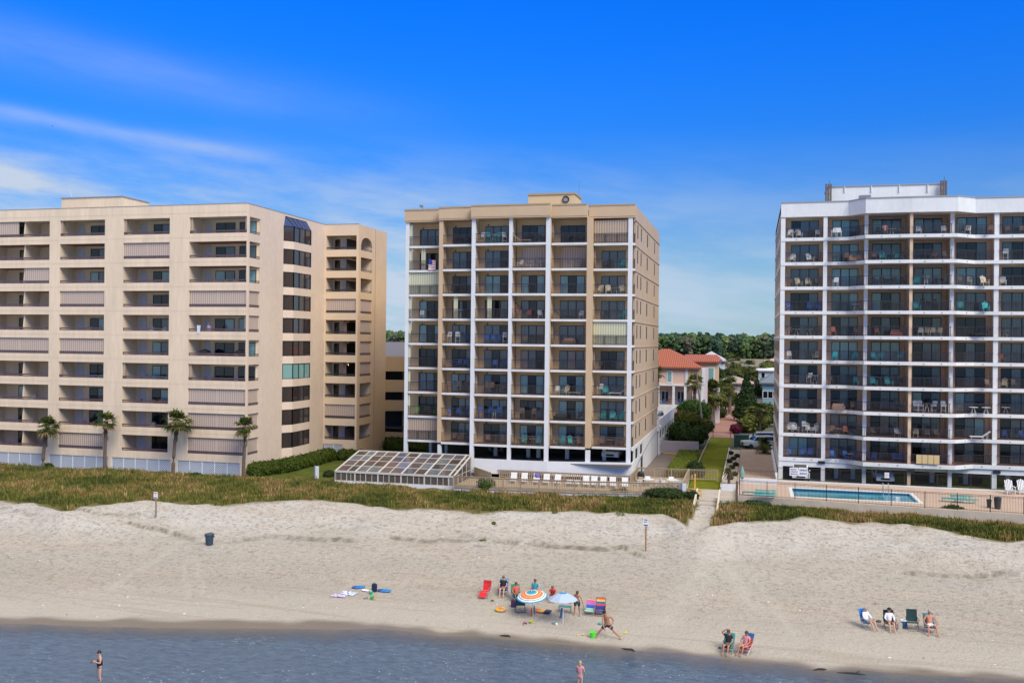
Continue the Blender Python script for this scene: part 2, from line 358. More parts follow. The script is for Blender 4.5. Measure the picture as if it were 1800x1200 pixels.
c=mixc(t,aw.outputs['Fac'],c,wc)
t.links.new(c,b.inputs['Base Color'])
t.links.new(rng(t,aw.outputs['Fac'],.3,1,.95,.32),b.inputs['Roughness'])
t.links.new(rng(t,aw.outputs['Fac'],.3,1,.15,.5),b.inputs['Specular IOR Level'])
bp=sh(t,'ShaderNodeBump'); bp.inputs['Distance'].default_value=.12; t.links.new(rng(t,aw.outputs['Fac'],0,1,.75,.12),bp.inputs['Strength'])
hh=sh(t,'ShaderNodeMath',operation='ADD'); t.links.new(n2,hh.inputs[0]); t.links.new(n5,hh.inputs[1]); t.links.new(hh.outputs[0],bp.inputs['Height']); t.links.new(bp.outputs[0],b.inputs['Normal'])
beach=base.build('beach',sm,smooth=True); struct(beach); beach['label']='pale shelly sand beach rising to a low dune'
me=beach.data
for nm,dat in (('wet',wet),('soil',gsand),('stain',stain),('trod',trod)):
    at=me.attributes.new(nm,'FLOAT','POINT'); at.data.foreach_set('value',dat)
BV=BVHTree.FromPolygons([Vector(v) for v in base.v],base.f)
def hit(px,py):
    r=BV.ray_cast(EYE,ray(px,py).normalized()); return r[0] if r[0] is not None else onz(px,py,.8)
def gz(x,y):
    r=BV.ray_cast(Vector((x,y,30)),Vector((0,0,-1))); return r[0].z if r[0] is not None else 2.0
# ---- sea
sea=MB(); dep=[]; foam=[]
sts=[.04,.02,.005,-.01,-.025,-.05,-.08,-.12,-.18,-.25,-.35,-.5,-.8,-1.5,-4,-30]
for px in cols[::2]:
    W0=onz(px,interp(px,WL)+5*nn(px,0,.02),0); G0=onz(px,interp(px,GL),ZG); d=(G0-W0)
    if d.length>1: d=d.normalized()*26
    for tt in sts:
        p=W0+d*tt; sea.v.append((p.x,p.y,.012)); dep.append(max(0,min(1,-tt*5.2+.02)))
k=len(sts)
for i in range(len(cols[::2])-1):
    for j in range(k-1): a=i*k+j; sea.f.append((a,a+1,a+1+k,a+k)); sea.mi.append(0)
wm=mat('sea_water',(.045,.085,.115),.12,spec=.9); t=wm.node_tree; b=t.nodes['Principled BSDF']
geo=sh(t,'ShaderNodeNewGeometry'); pos=geo.outputs['Position']; ad=sh(t,'ShaderNodeAttribute',attribute_name='depth')
mp=sh(t,'ShaderNodeMapping'); mp.inputs['Scale'].default_value=(.6,1.3,1); t.links.new(pos,mp.inputs[0])
w1=nz_(t,mp.outputs[0],2.6,6,.7,.6); w2=nz_(t,mp.outputs[0],6,4,.6); w3=nz_(t,mp.outputs[0],.28,5,.6,1.0)
hh=sh(t,'ShaderNodeMath',operation='ADD'); t.links.new(w1,hh.inputs[0]); 
h2=sh(t,'ShaderNodeMath',operation='MULTIPLY'); h2.inputs[1].default_value=.35; t.links.new(w2,h2.inputs[0]); t.links.new(h2.outputs[0],hh.inputs[1])
bp=sh(t,'ShaderNodeBump'); bp.inputs['Strength'].default_value=.8; bp.inputs['Distance'].default_value=.22; t.links.new(hh.outputs[0],bp.inputs['Height']); t.links.new(bp.outputs[0],b.inputs['Normal'])
vor=sh(t,'ShaderNodeTexVoronoi'); vor.inputs['Scale'].default_value=3.2; t.links.new(pos,vor.inputs[0])
fl=rng(t,vor.outputs['Distance'],.15,.08)
fm=sh(t,'ShaderNodeMath',operation='MULTIPLY'); t.links.new(fl,fm.inputs[0]); t.links.new(rng(t,w3,.46,.60),fm.inputs[1])
fs=rng(t,nz_(t,mp.outputs[0],2.6,8,.75,2.),.66,.72,0,.55)
fs2=sh(t,'ShaderNodeMath',operation='MULTIPLY'); t.links.new(fs,fs2.inputs[0]); t.links.new(rng(t,w3,.52,.6),fs2.inputs[1])
fa=sh(t,'ShaderNodeMath',operation='MAXIMUM'); t.links.new(fm.outputs[0],fa.inputs[0]); t.links.new(fs2.outputs[0],fa.inputs[1])
wcol=mixc(t,rng(t,w1,.36,.64),(.022,.068,.14),(.085,.15,.235))
wcol=mixc(t,fa.outputs[0],wcol,(.62,.68,.72))
t.links.new(wcol,b.inputs['Base Color'])
aa=sh(t,'ShaderNodeMath',operation='MAXIMUM'); 
ad2=sh(t,'ShaderNodeMath',operation='MULTIPLY_ADD'); t.links.new(w1,ad2.inputs[0]); ad2.inputs[1].default_value=.55; ad3=sh(t,'ShaderNodeMath',operation='SUBTRACT'); t.links.new(ad.outputs['Fac'],ad3.inputs[0]); ad3.inputs[1].default_value=.275; t.links.new(ad3.outputs[0],ad2.inputs[2]); al_=rng(t,ad2.outputs[0],-.05,.55,.10,.95); t.links.new(al_,aa.inputs[0]); t.links.new(fa.outputs[0],aa.inputs[1]); t.links.new(aa.outputs[0],b.inputs['Alpha'])
so_=sea.build('sea',wm,smooth=True); struct(so_); so_.data.attributes.new('depth','FLOAT','POINT').data.foreach_set('value',dep)
# ---- inland ground sheets
GRD=mat('lawn_grass',(.085,.105,.022),.95,spec=.05,var=.35,vs=.8,bump=.6,bs=12,var2=.3,vs2=9)
def sheet(name,pts,z,m,kind='structure',label=None):
    o=MB().add([(p[0],p[1],p[2] if len(p)>2 else z) for p in pts],[tuple(range(len(pts)))]).build(name,m)
    if o.data.polygons[0].normal.z<0: o.data.flip_normals()
    if kind: o['kind']=kind
    if label: o['label']=label
    return o
# ground reaches the horizon
g=MB(); gx=[-6000,-1500,-400,-120,-60,-30,0,30,60,120,400,1500,6000]; gy=[92.6,110,140,200,330,600,1000,2500,9000]
for y in gy:
    for x in gx: g.v.append((x,y,(1.85 if x<-40 else 2.27) if y<250 else .6))
for j in range(len(gy)-1):
    for i in range(len(gx)-1): a=j*len(gx)+i; g.f.append((a,a+1,a+1+len(gx),a+len(gx))); g.mi.append(0)
struct(g.build('ground',GRD))
ASP=mat('asphalt_warm',(.17,.135,.115),.9,var=.15,vs=.6,bump=.3,bs=15)
BRK=mat('brick_paving',(.30,.155,.12),.85,var=.12,vs=1.5,bump=.3,bs=10)
LAWN=mat('mown_lawn',(.14,.155,.015),.95,spec=.03,var=.22,vs=1.2,bump=.5,bs=20,var2=.2,vs2=.35)
MARSH=mat('marsh_reed',(.20,.165,.11),.95,var=.2,vs=.02,var2=.15,vs2=.1,stretch=(.3,1,1))
struct(sheet('asphalt_yard',[(-14,104.5),(-9.3,104.5),(-9.3,132),(-12.2,132),(-14,128)],2.30,ASP))
struct(sheet('lawn',[(-6.4,99.2),(-3.15,99.2),(-3.15,153),(-6.4,153)],2.31,LAWN,label='long narrow strip of mown lawn between the buildings'))
struct(sheet('paved_path',[(-7.3,92.6),(-1.2,92.6),(-1.2,99.2),(-6.4,99.2),(-6.6,104.3),(-7.3,104.3)],2.306,CONC))
struct(sheet('verge',[(-12,132),(-6.4,132),(-6.4,153),(-3.15,153),(-3.15,99.2),(12,99.2),(12,400),(-60,400),(-60,153),(-12,153)],2.29,mat('mid_ground',(.09,.085,.045),.95,var=.3,vs=.4)))
struct(sheet('brick_driveway',[(-7.4,153.5),(-2.3,153.5),(-2.6,232),(-7.6,232)],2.32,BRK,label='pinkish brick driveway beyond the lawn'))
struct(sheet('ramp_drive',[(-1.55,95.5),(2.55,95.5),(2.55,138),(-1.55,138)],2.32,mat('ramp_concrete',(.40,.29,.20),.9,var=.12,vs=.8,bump=.2,bs=12)))
struct(sheet('parking_lot',[(-2,138.2),(2.8,138.2),(4,165),(-2,165)],2.33,ASP))
struct(sheet('planted_bed_soil',[(-3.05,99.3),(-1.6,99.3),(-1.6,137),(-3.05,137)],2.325,mat('bed_gravel',(.42,.36,.29),.95,var=.2,vs=3)))
struct(sheet('marsh',[(-500,430),(500,430),(900,1010),(-900,1010)],.9,MARSH))
struct(sheet('road',[(-60,238),(40,238),(40,247),(-60,247)],2.35,mat('road_grey',(.16,.15,.15),.9)))
# ---- far wood: one mass
def wood(name,y0,y1,nb,seed,hs_,xr):
    mb=MB(); r=random.Random(seed); cols_=[]
    for i in range(nb):
        y=y0+(y1-y0)*r.random()**1.; x=r.uniform(*xr)*y/1000
        if not ((-20<x*1000/y+249-0<30+40) or True): continue
        hgt=hs_*(.75+.35*r.random())+ (y-y0)*.012; rad=r.uniform(4,9)
        c0=r.choice([(.075,.12,.05),(.05,.095,.06),(.12,.18,.055),(.13,.13,.09),(.05,.085,.055),(.095,.15,.055)])
        nv0=len(mb.v)
        for q in range(46):
            a=r.uniform(0,6.28); rr=rad*math.sqrt(r.random()); 
            cz=.6+hgt-rad*.45-(rr/rad)**2*rad*.9-(hgt*.75*r.random() if q>22 else 0)+r.uniform(-1.2,1.2); s=r.uniform(.8,1.9)
            n0=len(mb.f); mb.ell((x+rr*math.cos(a),y+rr*math.sin(a),cz),(s*1.2,s*1.2,s),5,3,.8)
            k_=r.uniform(.75,1.3); cols_ += [(c0[0]*k_,c0[1]*k_,c0[2]*k_,1)]*(len(mb.f)-n0)
    o=mb.build(name,vcolmat('far_foliage',.9))
    ca=o.data.color_attributes.new('Col','FLOAT_COLOR','CORNER'); arr=np.repeat(np.array(cols_,dtype=np.float32),[p.loop_total for p in o.data.polygons],axis=0).ravel()
    ca.data.foreach_set('color',arr); return o
o=wood('far_woodland',1000,1220,1150,3,25.5,(-470,130)); tag(o,'dense mixed woodland filling the horizon behind the marsh','woodland',kind='stuff')
# ---- dune grass
def grass(name,n,region,seed,hfun,label,pal):
    r=random.Random(seed); V=[];Fc=[];Cc=[]
    k=0
    while k<n:
        x,y=region(r)
        if x is None: continue
        z=gz(x,y); k+=1
        pv=.5+.5*nn(x,y,.16,5)+.35*nn(x,y,.6,8); base_=pal(x,y,pv,r); h0=hfun(x,y,r)
        for q in range(6):
            a=r.uniform(0,6.28); rr=r.uniform(0,.22); bx=x+rr*math.cos(a); by=y+rr*math.sin(a)
            h=h0*r.uniform(.55,1.15); w=r.uniform(.014,.034); ln=r.uniform(.1,.5)*h; a2=r.uniform(0,6.28)
            dx,dy=math.cos(a2)*ln,math.sin(a2)*ln; wx,wy=w*math.cos(a2+1.57),w*math.sin(a2+1.57)
            i=len(V); V+= [(bx-wx,by-wy,z-.05),(bx+wx,by+wy,z-.05),(bx+dx*.45+wx*.7,by+dy*.45+wy*.7,z+h*.65),(bx+dx*.45-wx*.7,by+dy*.45-wy*.7,z+h*.65),(bx+dx,by+dy,z+h)]
            Fc+=[(i,i+1,i+2,i+3),(i+3,i+2,i+4)]
            s=r.uniform(.7,1.35); c_=(base_[0]*s,base_[1]*s,base_[2]*s,1); Cc+=[c_]*7
    me=bpy.data.meshes.new(name); me.from_pydata(V,[],Fc); me.materials.append(vcolmat('grass_blade',.7))
    ca=me.color_attributes.new('Col','FLOAT_COLOR','CORNER'); ca.data.foreach_set('color',np.array(Cc,dtype=np.float32).ravel())
    o=bpy.data.objects.new(name,me); COL.objects.link(o); return tag(o,label,'grass',kind='stuff')
def greg(r):
    px=r.uniform(-160,2200); G0=onz(px,interp(px,GL)+8*nn(px,0,.03,2)-2,ZG); 
    f=onY(px,600,1.).x
    tt=r.random(); tt=tt if r.random()<.97 else -.10*r.random(); y1=92.3 if px<585 else interp(px,[(585,91.6),(820,90.2),(1100,91.4),(1190,93.2),(1300,90.9),(1800,88.6),(2200,87)])
    y=G0.y+(y1-G0.y)*tt; x=G0.x+(onY(px,600,y).x-onY(px,600,G0.y).x)
    xp=interp(y,[(74,-4.9),(80,-4.35),(86,-4.0),(95,-4.0)])
    if abs(x-xp)<(1.0 if y<84 else .95)+.25*nn(x,y,1.5): return None,None
    if y-G0.y<.9 and r.random()>.45+.6*(y-G0.y): return None,None
    return x,y
def gpal(x,y,pv,r):
    G=(.125,.135,.028); B=(.27,.18,.06); D=(.07,.085,.022); Y=(.40,.31,.12); RB=(.24,.135,.065)
    u=pv*1.25-.08+.05*(y-84)/4+r.uniform(-.24,.24)
    if u<.30: return D
    if u<.58: return G
    if u<.80: return B if r.random()<.6 else G
    return RB if r.random()<.6 else Y
def gh(x,y,r): return .35+.24*nn(x,y,.4,3)+(.25 if r.random()<.07 else 0)
grass('dune_grass',35000,greg,11,gh,'rough green and brown dune grass between the sand and the buildings',gpal)
# ---- bushes, hedges, palms
def leafy(name,ells,n,size,cols_,parent=None,seed=1,core=True,label=None,dense=1.0,corecol=None):
    r=random.Random(seed); V=[];Fc=[];Cc=[]
    tot=sum(e[1][0]*e[1][1]+e[1][1]*e[1][2]+e[1][0]*e[1][2] for e in ells)
    for c,rad in ells:
        k=int(n*(rad[0]*rad[1]+rad[1]*rad[2]+rad[0]*rad[2])/tot)
        for q in range(k):
            d=Vector((r.gauss(0,1),r.gauss(0,1),r.gauss(0,1)*.9+.15)).normalized()
            bumpy=1+.16*noise.noise(Vector((c[0]+d.x*2.2,c[1]+d.y*2.2,c[2]+d.z*2.2))*1.3)
            f=r.uniform(.78,1.04)*bumpy
            p=Vector((c[0]+d.x*rad[0]*f,c[1]+d.y*rad[1]*f,c[2]+d.z*rad[2]*f))
            if p.z<1.7 and c[2]<3.5: p.z=1.75
            nn_=(d+Vector((r.gauss(0,.6),r.gauss(0,.6),r.gauss(0,.6)))).normalized()
            a=nn_.cross(Vector((0,0,1))); a=a.normalized() if a.length>.05 else Vector((1,0,0)); b_=nn_.cross(a)
            s=size*r.uniform(.6,1.3); th=r.uniform(0,6.28); u=a*math.cos(th)+b_*math.sin(th); v=-a*math.sin(th)+b_*math.cos(th)
            i=len(V); V+=[p-u*s,p-v*s*.5,p+u*s,p+v*s*.5]; Fc.append((i,i+1,i+2,i+3))
            c0=r.choice(cols_); k2=r.uniform(.7,1.3); Cc+=[(c0[0]*k2,c0[1]*k2,c0[2]*k2,1)]*4
    if core:
        mb=MB()
        for c,rad in ells: mb.ell(c,(rad[0]*.86,rad[1]*.86,rad[2]*.86),12,8,.3)
        n0=len(V); V+=[Vector(v) for v in mb.v]; Fc+=[tuple(i+n0 for i in f) for f in mb.f]
        cc=corecol or cols_[0]
        for f in mb.f: Cc+=[(cc[0]*.7,cc[1]*.7,cc[2]*.7,1)]*len(f)
    me=bpy.data.meshes.new(name); me.from_pydata([tuple(v) for v in V],[],Fc); me.materials.append(vcolmat('leaf_faces',.6))
    me.color_attributes.new('Col','FLOAT_COLOR','CORNER').data.foreach_set('color',np.array(Cc,dtype=np.float32).ravel())
    o=bpy.data.objects.new(name,me); COL.objects.link(o)
    if parent is not None:
        o.parent=parent
        if parent.type=='EMPTY': o.matrix_parent_inverse=Matrix.LocRotScale(parent.location,parent.rotation_euler,parent.scale).inverted()
    return o
GRN=[(.045,.075,.016),(.06,.10,.02),(.03,.05,.014),(.09,.12,.025)]
BARK=mat('palm_bark',(.13,.095,.07),.9,var=.3,vs=6,bump=.6,bs=20)
def palm(name,label,x,y,z,h,cr=1.15,nf=34,seed=1,trunk_r=.17,lean=(0,0),group=None,feather=False,droop=.0,gold=.25):
    r=random.Random(seed); root=thing(name,label,'palm tree',(x,y,z),0,group)
    mb=MB(); pts=[];rs=[]
    for i in range(9):
        t=i/8; pts.append((x+lean[0]*t*t,y+lean[1]*t*t,z-.15+(h+.15)*t)); rs.append(trunk_r*(1.25-.35*t if t<.75 else 1.0+.75*(t-.75)*2))
    mb.tube(pts,rs,9)
    for i in range(46):   # leaf boots
        t=r.uniform(.62,1.0); a=r.uniform(0,6.28); px_=x+lean[0]*t*t; py_=y+lean[1]*t*t; zz=z+h*t
        mb.bar((px_+math.cos(a)*trunk_r*.8,py_+math.sin(a)*trunk_r*.8,zz-.1),(px_+math.cos(a)*trunk_r*1.9,py_+math.sin(a)*trunk_r*1.9,zz+.16),.035)
    mb.build('trunk',BARK,root)
    V=[];Fc=[];Cc=[]; top=Vector((x+lean[0],y+lean[1],z+h))
    for k in range(nf):
        a=r.uniform(0,6.28); e=r.uniform(-.75-droop,1.35); L_=cr*r.uniform(.75,1.05)
        d=Vector((math.cos(a)*math.cos(e),math.sin(a)*math.cos(e),math.sin(e)))
        side=d.cross(Vector((0,0,1))); side=side.normalized() if side.length>.1 else Vector((1,0,0)); upv=side.cross(d).normalized()
        if e<-.35: c0=(.17,.12,.05) if r.random()<.45 else (.075,.075,.02)
        else: c0=(.12,.125,.03) if r.random()<gold else r.choice([(.05,.07,.014),(.065,.09,.018),(.038,.055,.014)])
        if feather:
            prev=top
            for s_ in range(7):
                t0=s_/7; t1=(s_+1)/7
                c1=top+d*L_*t0-Vector((0,0,1))*L_*.55*t0*t0; c2=top+d*L_*t1-Vector((0,0,1))*L_*.55*t1*t1
                for sg in (-1,1):
                    for u in (0,.5):
                        c_=c1.lerp(c2,u); tip=c_+side*sg*L_*.33*(1-.6*t0)+d*L_*.15-Vector((0,0,1))*L_*.10
                        i=len(V); V+=[c_,c_+(c2-c1)*.4,tip]; Fc.append((i,i+1,i+2)); kk=r.uniform(.7,1.3); Cc+=[(c0[0]*kk,c0[1]*kk,c0[2]*kk,1)]*3
            continue
        st=top+d*L_*.12; hub=top+d*L_*.5-Vector((0,0,1))*L_*.05
        i=len(V); w=.02; V+=[st-side*w,st+side*w,hub+side*w,hub-side*w]; Fc.append((i,i+1,i+2,i+3)); Cc+=[(*c0,1)]*4
        for q in range(13):
            aa=(q-6)/6*1.45; fd=(d*math.cos(aa)+side*math.sin(aa)+upv*r.uniform(-.15,.2)).normalized(); l=L_*.62*(1-.25*abs(aa)/1.45)*r.uniform(.85,1.1)
            mid=hub+fd*l*.6; tip=hub+fd*l-Vector((0,0,1))*l*r.uniform(.15,.45); pr=fd.cross(upv).normalized()*.035*cr
            i=len(V); V+=[hub,mid-pr,tip,mid+pr]; Fc.append((i,i+1,i+2,i+3)); kk=r.uniform(.7,1.35); Cc+=[(c0[0]*kk,c0[1]*kk,c0[2]*kk,1)]*4
    me=bpy.data.meshes.new('crown'); me.from_pydata([tuple(v) for v in V],[],Fc); me.materials.append(vcolmat('leaf_faces',.6))
    me.color_attributes.new('Col','FLOAT_COLOR','CORNER').data.foreach_set('color',np.array(Cc,dtype=np.float32).ravel())
    o=bpy.data.objects.new('crown',me); COL.objects.link(o); o.parent=root; o.matrix_parent_inverse=Matrix.Translation(root.location).inverted()
    return root
def tree(name,label,x,y,z,h,rad,seed,cols_,cat='tree',cone=False,n=1500,size=.3,group=None):
    root=thing(name,label,cat,(x,y,z),0,group); r=random.Random(seed)
    mb=MB(); mb.tube([(x,y,z-.2),(x+.1,y,z+h*.35),(x,y+.1,z+h*.7)],[rad*.13,rad*.09,rad*.04],7)
    for i in range(5):
        a=r.uniform(0,6.28); mb.tube([(x,y,z+h*r.uniform(.25,.5)),(x+math.cos(a)*rad*.6,y+math.sin(a)*rad*.6,z+h*r.uniform(.5,.8))],[rad*.05,rad*.02],5)
    mb.build('trunk',BARK,root)
    if cone: ells=[((x,y,z+h*(.15+.8*i/6)),(rad*(1-i/7.5),rad*(1-i/7.5),h*.14)) for i in range(7)]
    else: ells=[((x+rad*.55*r.uniform(-1,1),y+rad*.55*r.uniform(-1,1),z+h*r.uniform(.45,.85)),(rad*r.uniform(.4,.62),)*2+(rad*r.uniform(.3,.5),)) for i in range(8)]
    leafy('crown',ells,n,size,cols_,root,seed); return root
# ================================================================== shared facade pieces
def railing(mb,p0,p1,z0,h=1.07,gap=.125,bt=.015):
    p0=Vector((p0[0],p0[1],0)); p1=Vector((p1[0],p1[1],0)); d=p1-p0; n=max(2,int(d.length/gap)); u=d.normalized(); v=Vector((-u.y,u.x,0))
    def rail(z,t,w): 
        a=[p0-v*w,p0+v*w,p1+v*w,p1-v*w]; mb.add([(q.x,q.y,z) for q in a]+[(q.x,q.y,z+t) for q in a],[(0,1,2,3),(7,6,5,4),(0,4,5,1),(1,5,6,2),(2,6,7,3),(3,7,4,0)])
    rail(z0+h-.055,.055,.03); rail(z0+.08,.045,.02)
    for i in range(1,n):
        q=p0+d*(i/n); b_=bt if i%10 else bt*2
        mb.box(q.x-b_,q.x+b_,q.y-b_,q.y+b_,z0+.11,z0+h-.045)
GP={'D':GLD,'M':GLM,'L':GLL,'B':GLB,'T':GLT}
def glassdoor(parent,x0,x1,y,z0,z1,pat,name='glass_door'):
    """sliding door in a wall facing -Y: frame with one pane per letter"""
    n=len(pat); fr=MB(); t=.07; w=(x1-x0)
    fr.box(x0,x1,y-.06,y+.02,z1-t,z1); fr.box(x0,x1,y-.06,y+.02,z0,z0+t)
    for i in range(n+1):
        xc=x0+w*i/n; a=max(x0,xc-.05); b_=min(x1,xc+.05); fr.box(a,b_,y-.06,y+.02,z0+t,z1-t)
    f=fr.build(name,FRM,parent)
    for i,cch in enumerate(pat):
        a=x0+w*i/n+(.05 if i else .05); b_=x0+w*(i+1)/n-.05
        MB().box(a,b_,y-.03,y-.01,z0+t,z1-t).build('pane',GP[cch],f)
    return f
# ---- balcony furniture kinds (small copies, one mesh each)
COLS={'w':((.72,.72,.70),'white'),'t':((.02,.34,.36),'teal'),'b':((.025,.10,.36),'blue'),'k':((.02,.02,.022),'black'),'n':((.20,.12,.08),'brown'),'g':((.12,.42,.04),'green'),'c':((.55,.47,.33),'cream'),'r':((.30,.09,.06),'rust red')}
def fmat(c): return mat('furniture_'+COLS[c][1].replace(' ','_'),COLS[c][0],.6)
def k_adirondack():
    m=MB()
    for i in range(5): m.add([(-.27+.11*i,.10,.30),(-.18+.11*i,.10,.30),(-.19+.12*i-.02,.52,1.02+.05*(2-abs(i-2))),(-.29+.12*i,.52,1.02+.05*(2-abs(i-2)))],[(0,1,2,3)])
    for i in range(5): m.box(-.27,.27,-.42+.11*i,-.33+.11*i,.36-.02*i,.385-.02*i)
    for s in (-1,1):
        m.box(s*.31-.05,s*.31+.05,-.45,.30,.58,.605); m.box(s*.28-.02,s*.28+.02,-.44,-.38,0,.58); m.bar((s*.26,-.40,.34),(s*.26,.55,.03),.035); m.bar((s*.28,.28,.58),(s*.28,.35,.1),.03)
    return m
def k_chair(h=0):
    m=MB()
    for sx in (-1,1):
        for sy in (-1,1): m.bar((sx*.23,sy*.22,0),(sx*.21,sy*.2,.44+h),.025)
        m.bar((sx*.21,.2,.44+h),(sx*.22,.32,.95+h),.025); m.bar((sx*.25,-.2,.66+h),(sx*.25,.25,.68+h),.028); m.bar((sx*.23,-.2,.44+h),(sx*.24,-.2,.67+h),.022)
        if h: m.bar((sx*.23,-.21,.25),(sx*.23,.21,.25),.02)
    if h: m.bar((-.23,-.21,.28),(.23,-.21,.28),.025)
    m.box(-.24,.24,-.24,.22,.43+h,.465+h)
    for i in range(6): m.add([(-.19+.068*i,.21,.50+h),(-.145+.068*i,.21,.50+h),(-.145+.068*i,.31,.94+h),(-.19+.068*i,.31,.94+h)],[(0,1,2,3)])
    m.bar((-.22,.32,.95+h),(.22,.32,.95+h),.035); return m
def k_table(h=.72,r=.45):
    m=MB(); m.lathe((0,0,0),[(r*.98,h-.03),(r,h-.015),(r,h),(.01,h)],16)
    for a in range(4): m.bar((.06*math.cos(a*1.57+.8),.06*math.sin(a*1.57+.8),h-.03),(r*.7*math.cos(a*1.57+.8),r*.7*math.sin(a*1.57+.8),0),.025)
    return m
def k_sofa():
    m=MB(); m.box(-.8,.8,-.4,.38,.08,.34); m.box(-.72,-.01,-.38,.25,.34,.46); m.box(.01,.72,-.38,.25,.34,.46); m.add([(-.72,.2,.46),(.72,.2,.46),(.72,.32,.88),(-.72,.32,.88),(-.72,.4,.34),(.72,.4,.34),(.72,.42,.88),(-.72,.42,.88)],[(0,1,2,3),(5,4,7,6),(3,2,6,7),(0,3,7,4),(1,5,6,2)])
    m.box(-.86,-.72,-.4,.4,.08,.62); m.box(.72,.86,-.4,.4,.08,.62)
    for sx in (-.78,.78):
        for sy in (-.34,.34): m.box(sx-.03,sx+.03,sy-.03,sy+.03,0,.08)
    return m
def k_lounger(back=.75):
    m=MB()
    for i in range(8): m.box(-.95+.155*i,-.83+.155*i,-.3,.3,.33,.36)
    for i in range(6): 
        a=.3+.125*i; m.add([(a,-.3,.345+(a-.3)*back),(a,.3,.345+(a-.3)*back),(a+.1,.3,.345+(a-.2)*back),(a+.1,-.3,.345+(a-.2)*back)],[(0,1,2,3)])
    for s in (-.3,.3):
        m.bar((-.97,s,.31),(.35,s,.31),.03); m.bar((.3,s,.33),(1.05,s,.345+.75*back),.03)
        for x in (-.85,.3,.75): m.bar((x,s,0),(x,s,.31 if x<.5 else .345+.4*back),.028)
    return m
KND={'A':('adirondack_chair','slatted fan back chair','chair',k_adirondack),'C':('patio_chair','patio chair','chair',k_chair),'H':('bar_chair','tall bar chair','chair',lambda:k_chair(.3)),
 'T':('patio_table','round patio table','table',k_table),'S':('wicker_sofa','wicker sofa','sofa',k_sofa),'L':('chaise_lounge','reclining chaise','lounger',k_lounger),'E':('bar_table','tall bar table','table',lambda:k_table(1.0,.4))}
PROTO={}
def furn(kind,col,loc,rz,label,group,sc_=1):
    key=kind+col
    nm,_,cat,fn=KND[kind]
    if key not in PROTO:
        if kind not in PROTO: PROTO[kind]=fn()
        PROTO[key]=PROTO[kind].mesh(nm,fmat(col))
    o=bpy.data.objects.new(nm,PROTO[key]); COL.objects.link(o); o.location=loc; o.rotation_euler=(0,0,rz); o.scale=(.8 if kind=='S' else sc_,)*3
    return tag(o,label,cat,group)
ORDW=['top','second','third','fourth','fifth','sixth','seventh','eighth','ninth','tenth']
BAYW=['first','second','third','fourth','fifth','sixth']
BUSED={}
def furnish(spec,bld,row,bay,x0,x1,yf,z,depth=1.6):
    """spec: tokens like 'Aw.15' kind colour fraction"""
    toks=spec.split(); tot=len(toks)
    for i,tk in enumerate(toks):
        k,c,fr=tk[0],tk[1],float(tk[2:]); x=x0+.4+(x1-x0-.8)*fr; r=random.Random(hash((row,bay,i))%9999+3)
        rz=r.uniform(-.5,.5) if k in 'ACH' else 0
        if k=='L': rz=math.pi*0 if fr>.5 else math.pi
        where='alone' if tot==1 else ORD[i]+' from left'
        lab=f"{COLS[c][1]} {KND[k][1]}, {where}, {bld} tower, {ORDW[row]} row down, bay {['one','two','three','four','five','six'][bay]}"
        furn(k,c,(x,yf+.62+r.uniform(-.12,.2),z),rz,lab,f'furniture on the balconies of the {bld} tower')
# ================================================================== CENTRE TOWER
CT=thing('apartment_tower','tan and white nine storey balcony tower with glasshouse at its foot, middle of the three','building',(-25,99,2.3))
PIT=2.75; ZT=[28.1-PIT*k for k in range(9)]
cy=[100.75,99.6,98.95,98.95,99.75,100.8]      # front plane of each bay
dv=[711.5,(770,777),(827.3,834),(893,899),(958,965),(1030,1039),(1102.5,1110)]
Yd=[100.75,99.6,98.95,98.95,98.95,99.75,100.8]
# divider x ranges
DX=[(XatY(711.5,Yd[0]),XatY(717.5,Yd[0]))]+[(XatY(a,Yd[i+1]),XatY(b_,Yd[i+1])) for i,(a,b_) in enumerate(dv[1:])]
BX=[(DX[i][1],DX[i+1][0]) for i in range(6)]
XL=DX[0][0]; XR=DX[6][1]+.22; YB=128.; TOPC=30.8; ROOF=32.22
CW=[WHT,STC,WHT,WHT,WHT,STC,WHT]
DEP=1.9
# back wall of balconies stepped with bays
bw=MB()
for i in range(6):
    y=cy[i]+DEP; x0=DX[i][1]-(.02 if i else .4); x1=DX[i+1][0]+.3 if i==5 else DX[i+1][1]
    bw.box(DX[i][0]+.1,x1,y,y+.25,5.9,TOPC)
bw.build('facade_wall',STCI,CT)
for i,(a,b_) in enumerate(DX):
    zb=6.0 if i in (1,5) else 2.3
    mb=MB().box(a,b_,Yd[i]-.0,Yd[i]+.35,zb,TOPC+.05 if i in (0,2,3,4,6) else TOPC); mb.build('column',CW[i],CT)
    if i in (1,5): MB().box(a+.03,b_-.03,Yd[i]+.1,Yd[i]+.45,2.3,5.78).build('column',WHT,CT)
    if 0<i<6:   # party wall between balconies
        MB().box(a+.05,b_-.05,Yd[i]+.35,max(cy[i-1],cy[i])+DEP,6.1,TOPC).build('party_wall',STCI,CT)
# outer corner column bands: left side is open
for k,z in enumerate(ZT+[None]):
    z1=z if z is not None else None
    if z is None: break
    sl=MB()
    for i in range(6):
        x0=BX[i][0] if i else DX[0][1]; x1=BX[i][1]
        sl.box(x0,x1,cy[i]-.03,cy[i]+DEP,z-.24,z)
    s=sl.build('floor_slab',WHD,CT)
    fl=MB()
    for i in range(6): fl.box(BX[i][0]+.02,BX[i][1]-.02,cy[i]+.08,cy[i]+DEP-.02,z,z+.012)
    fl.build('floor_tile',FLR,s)
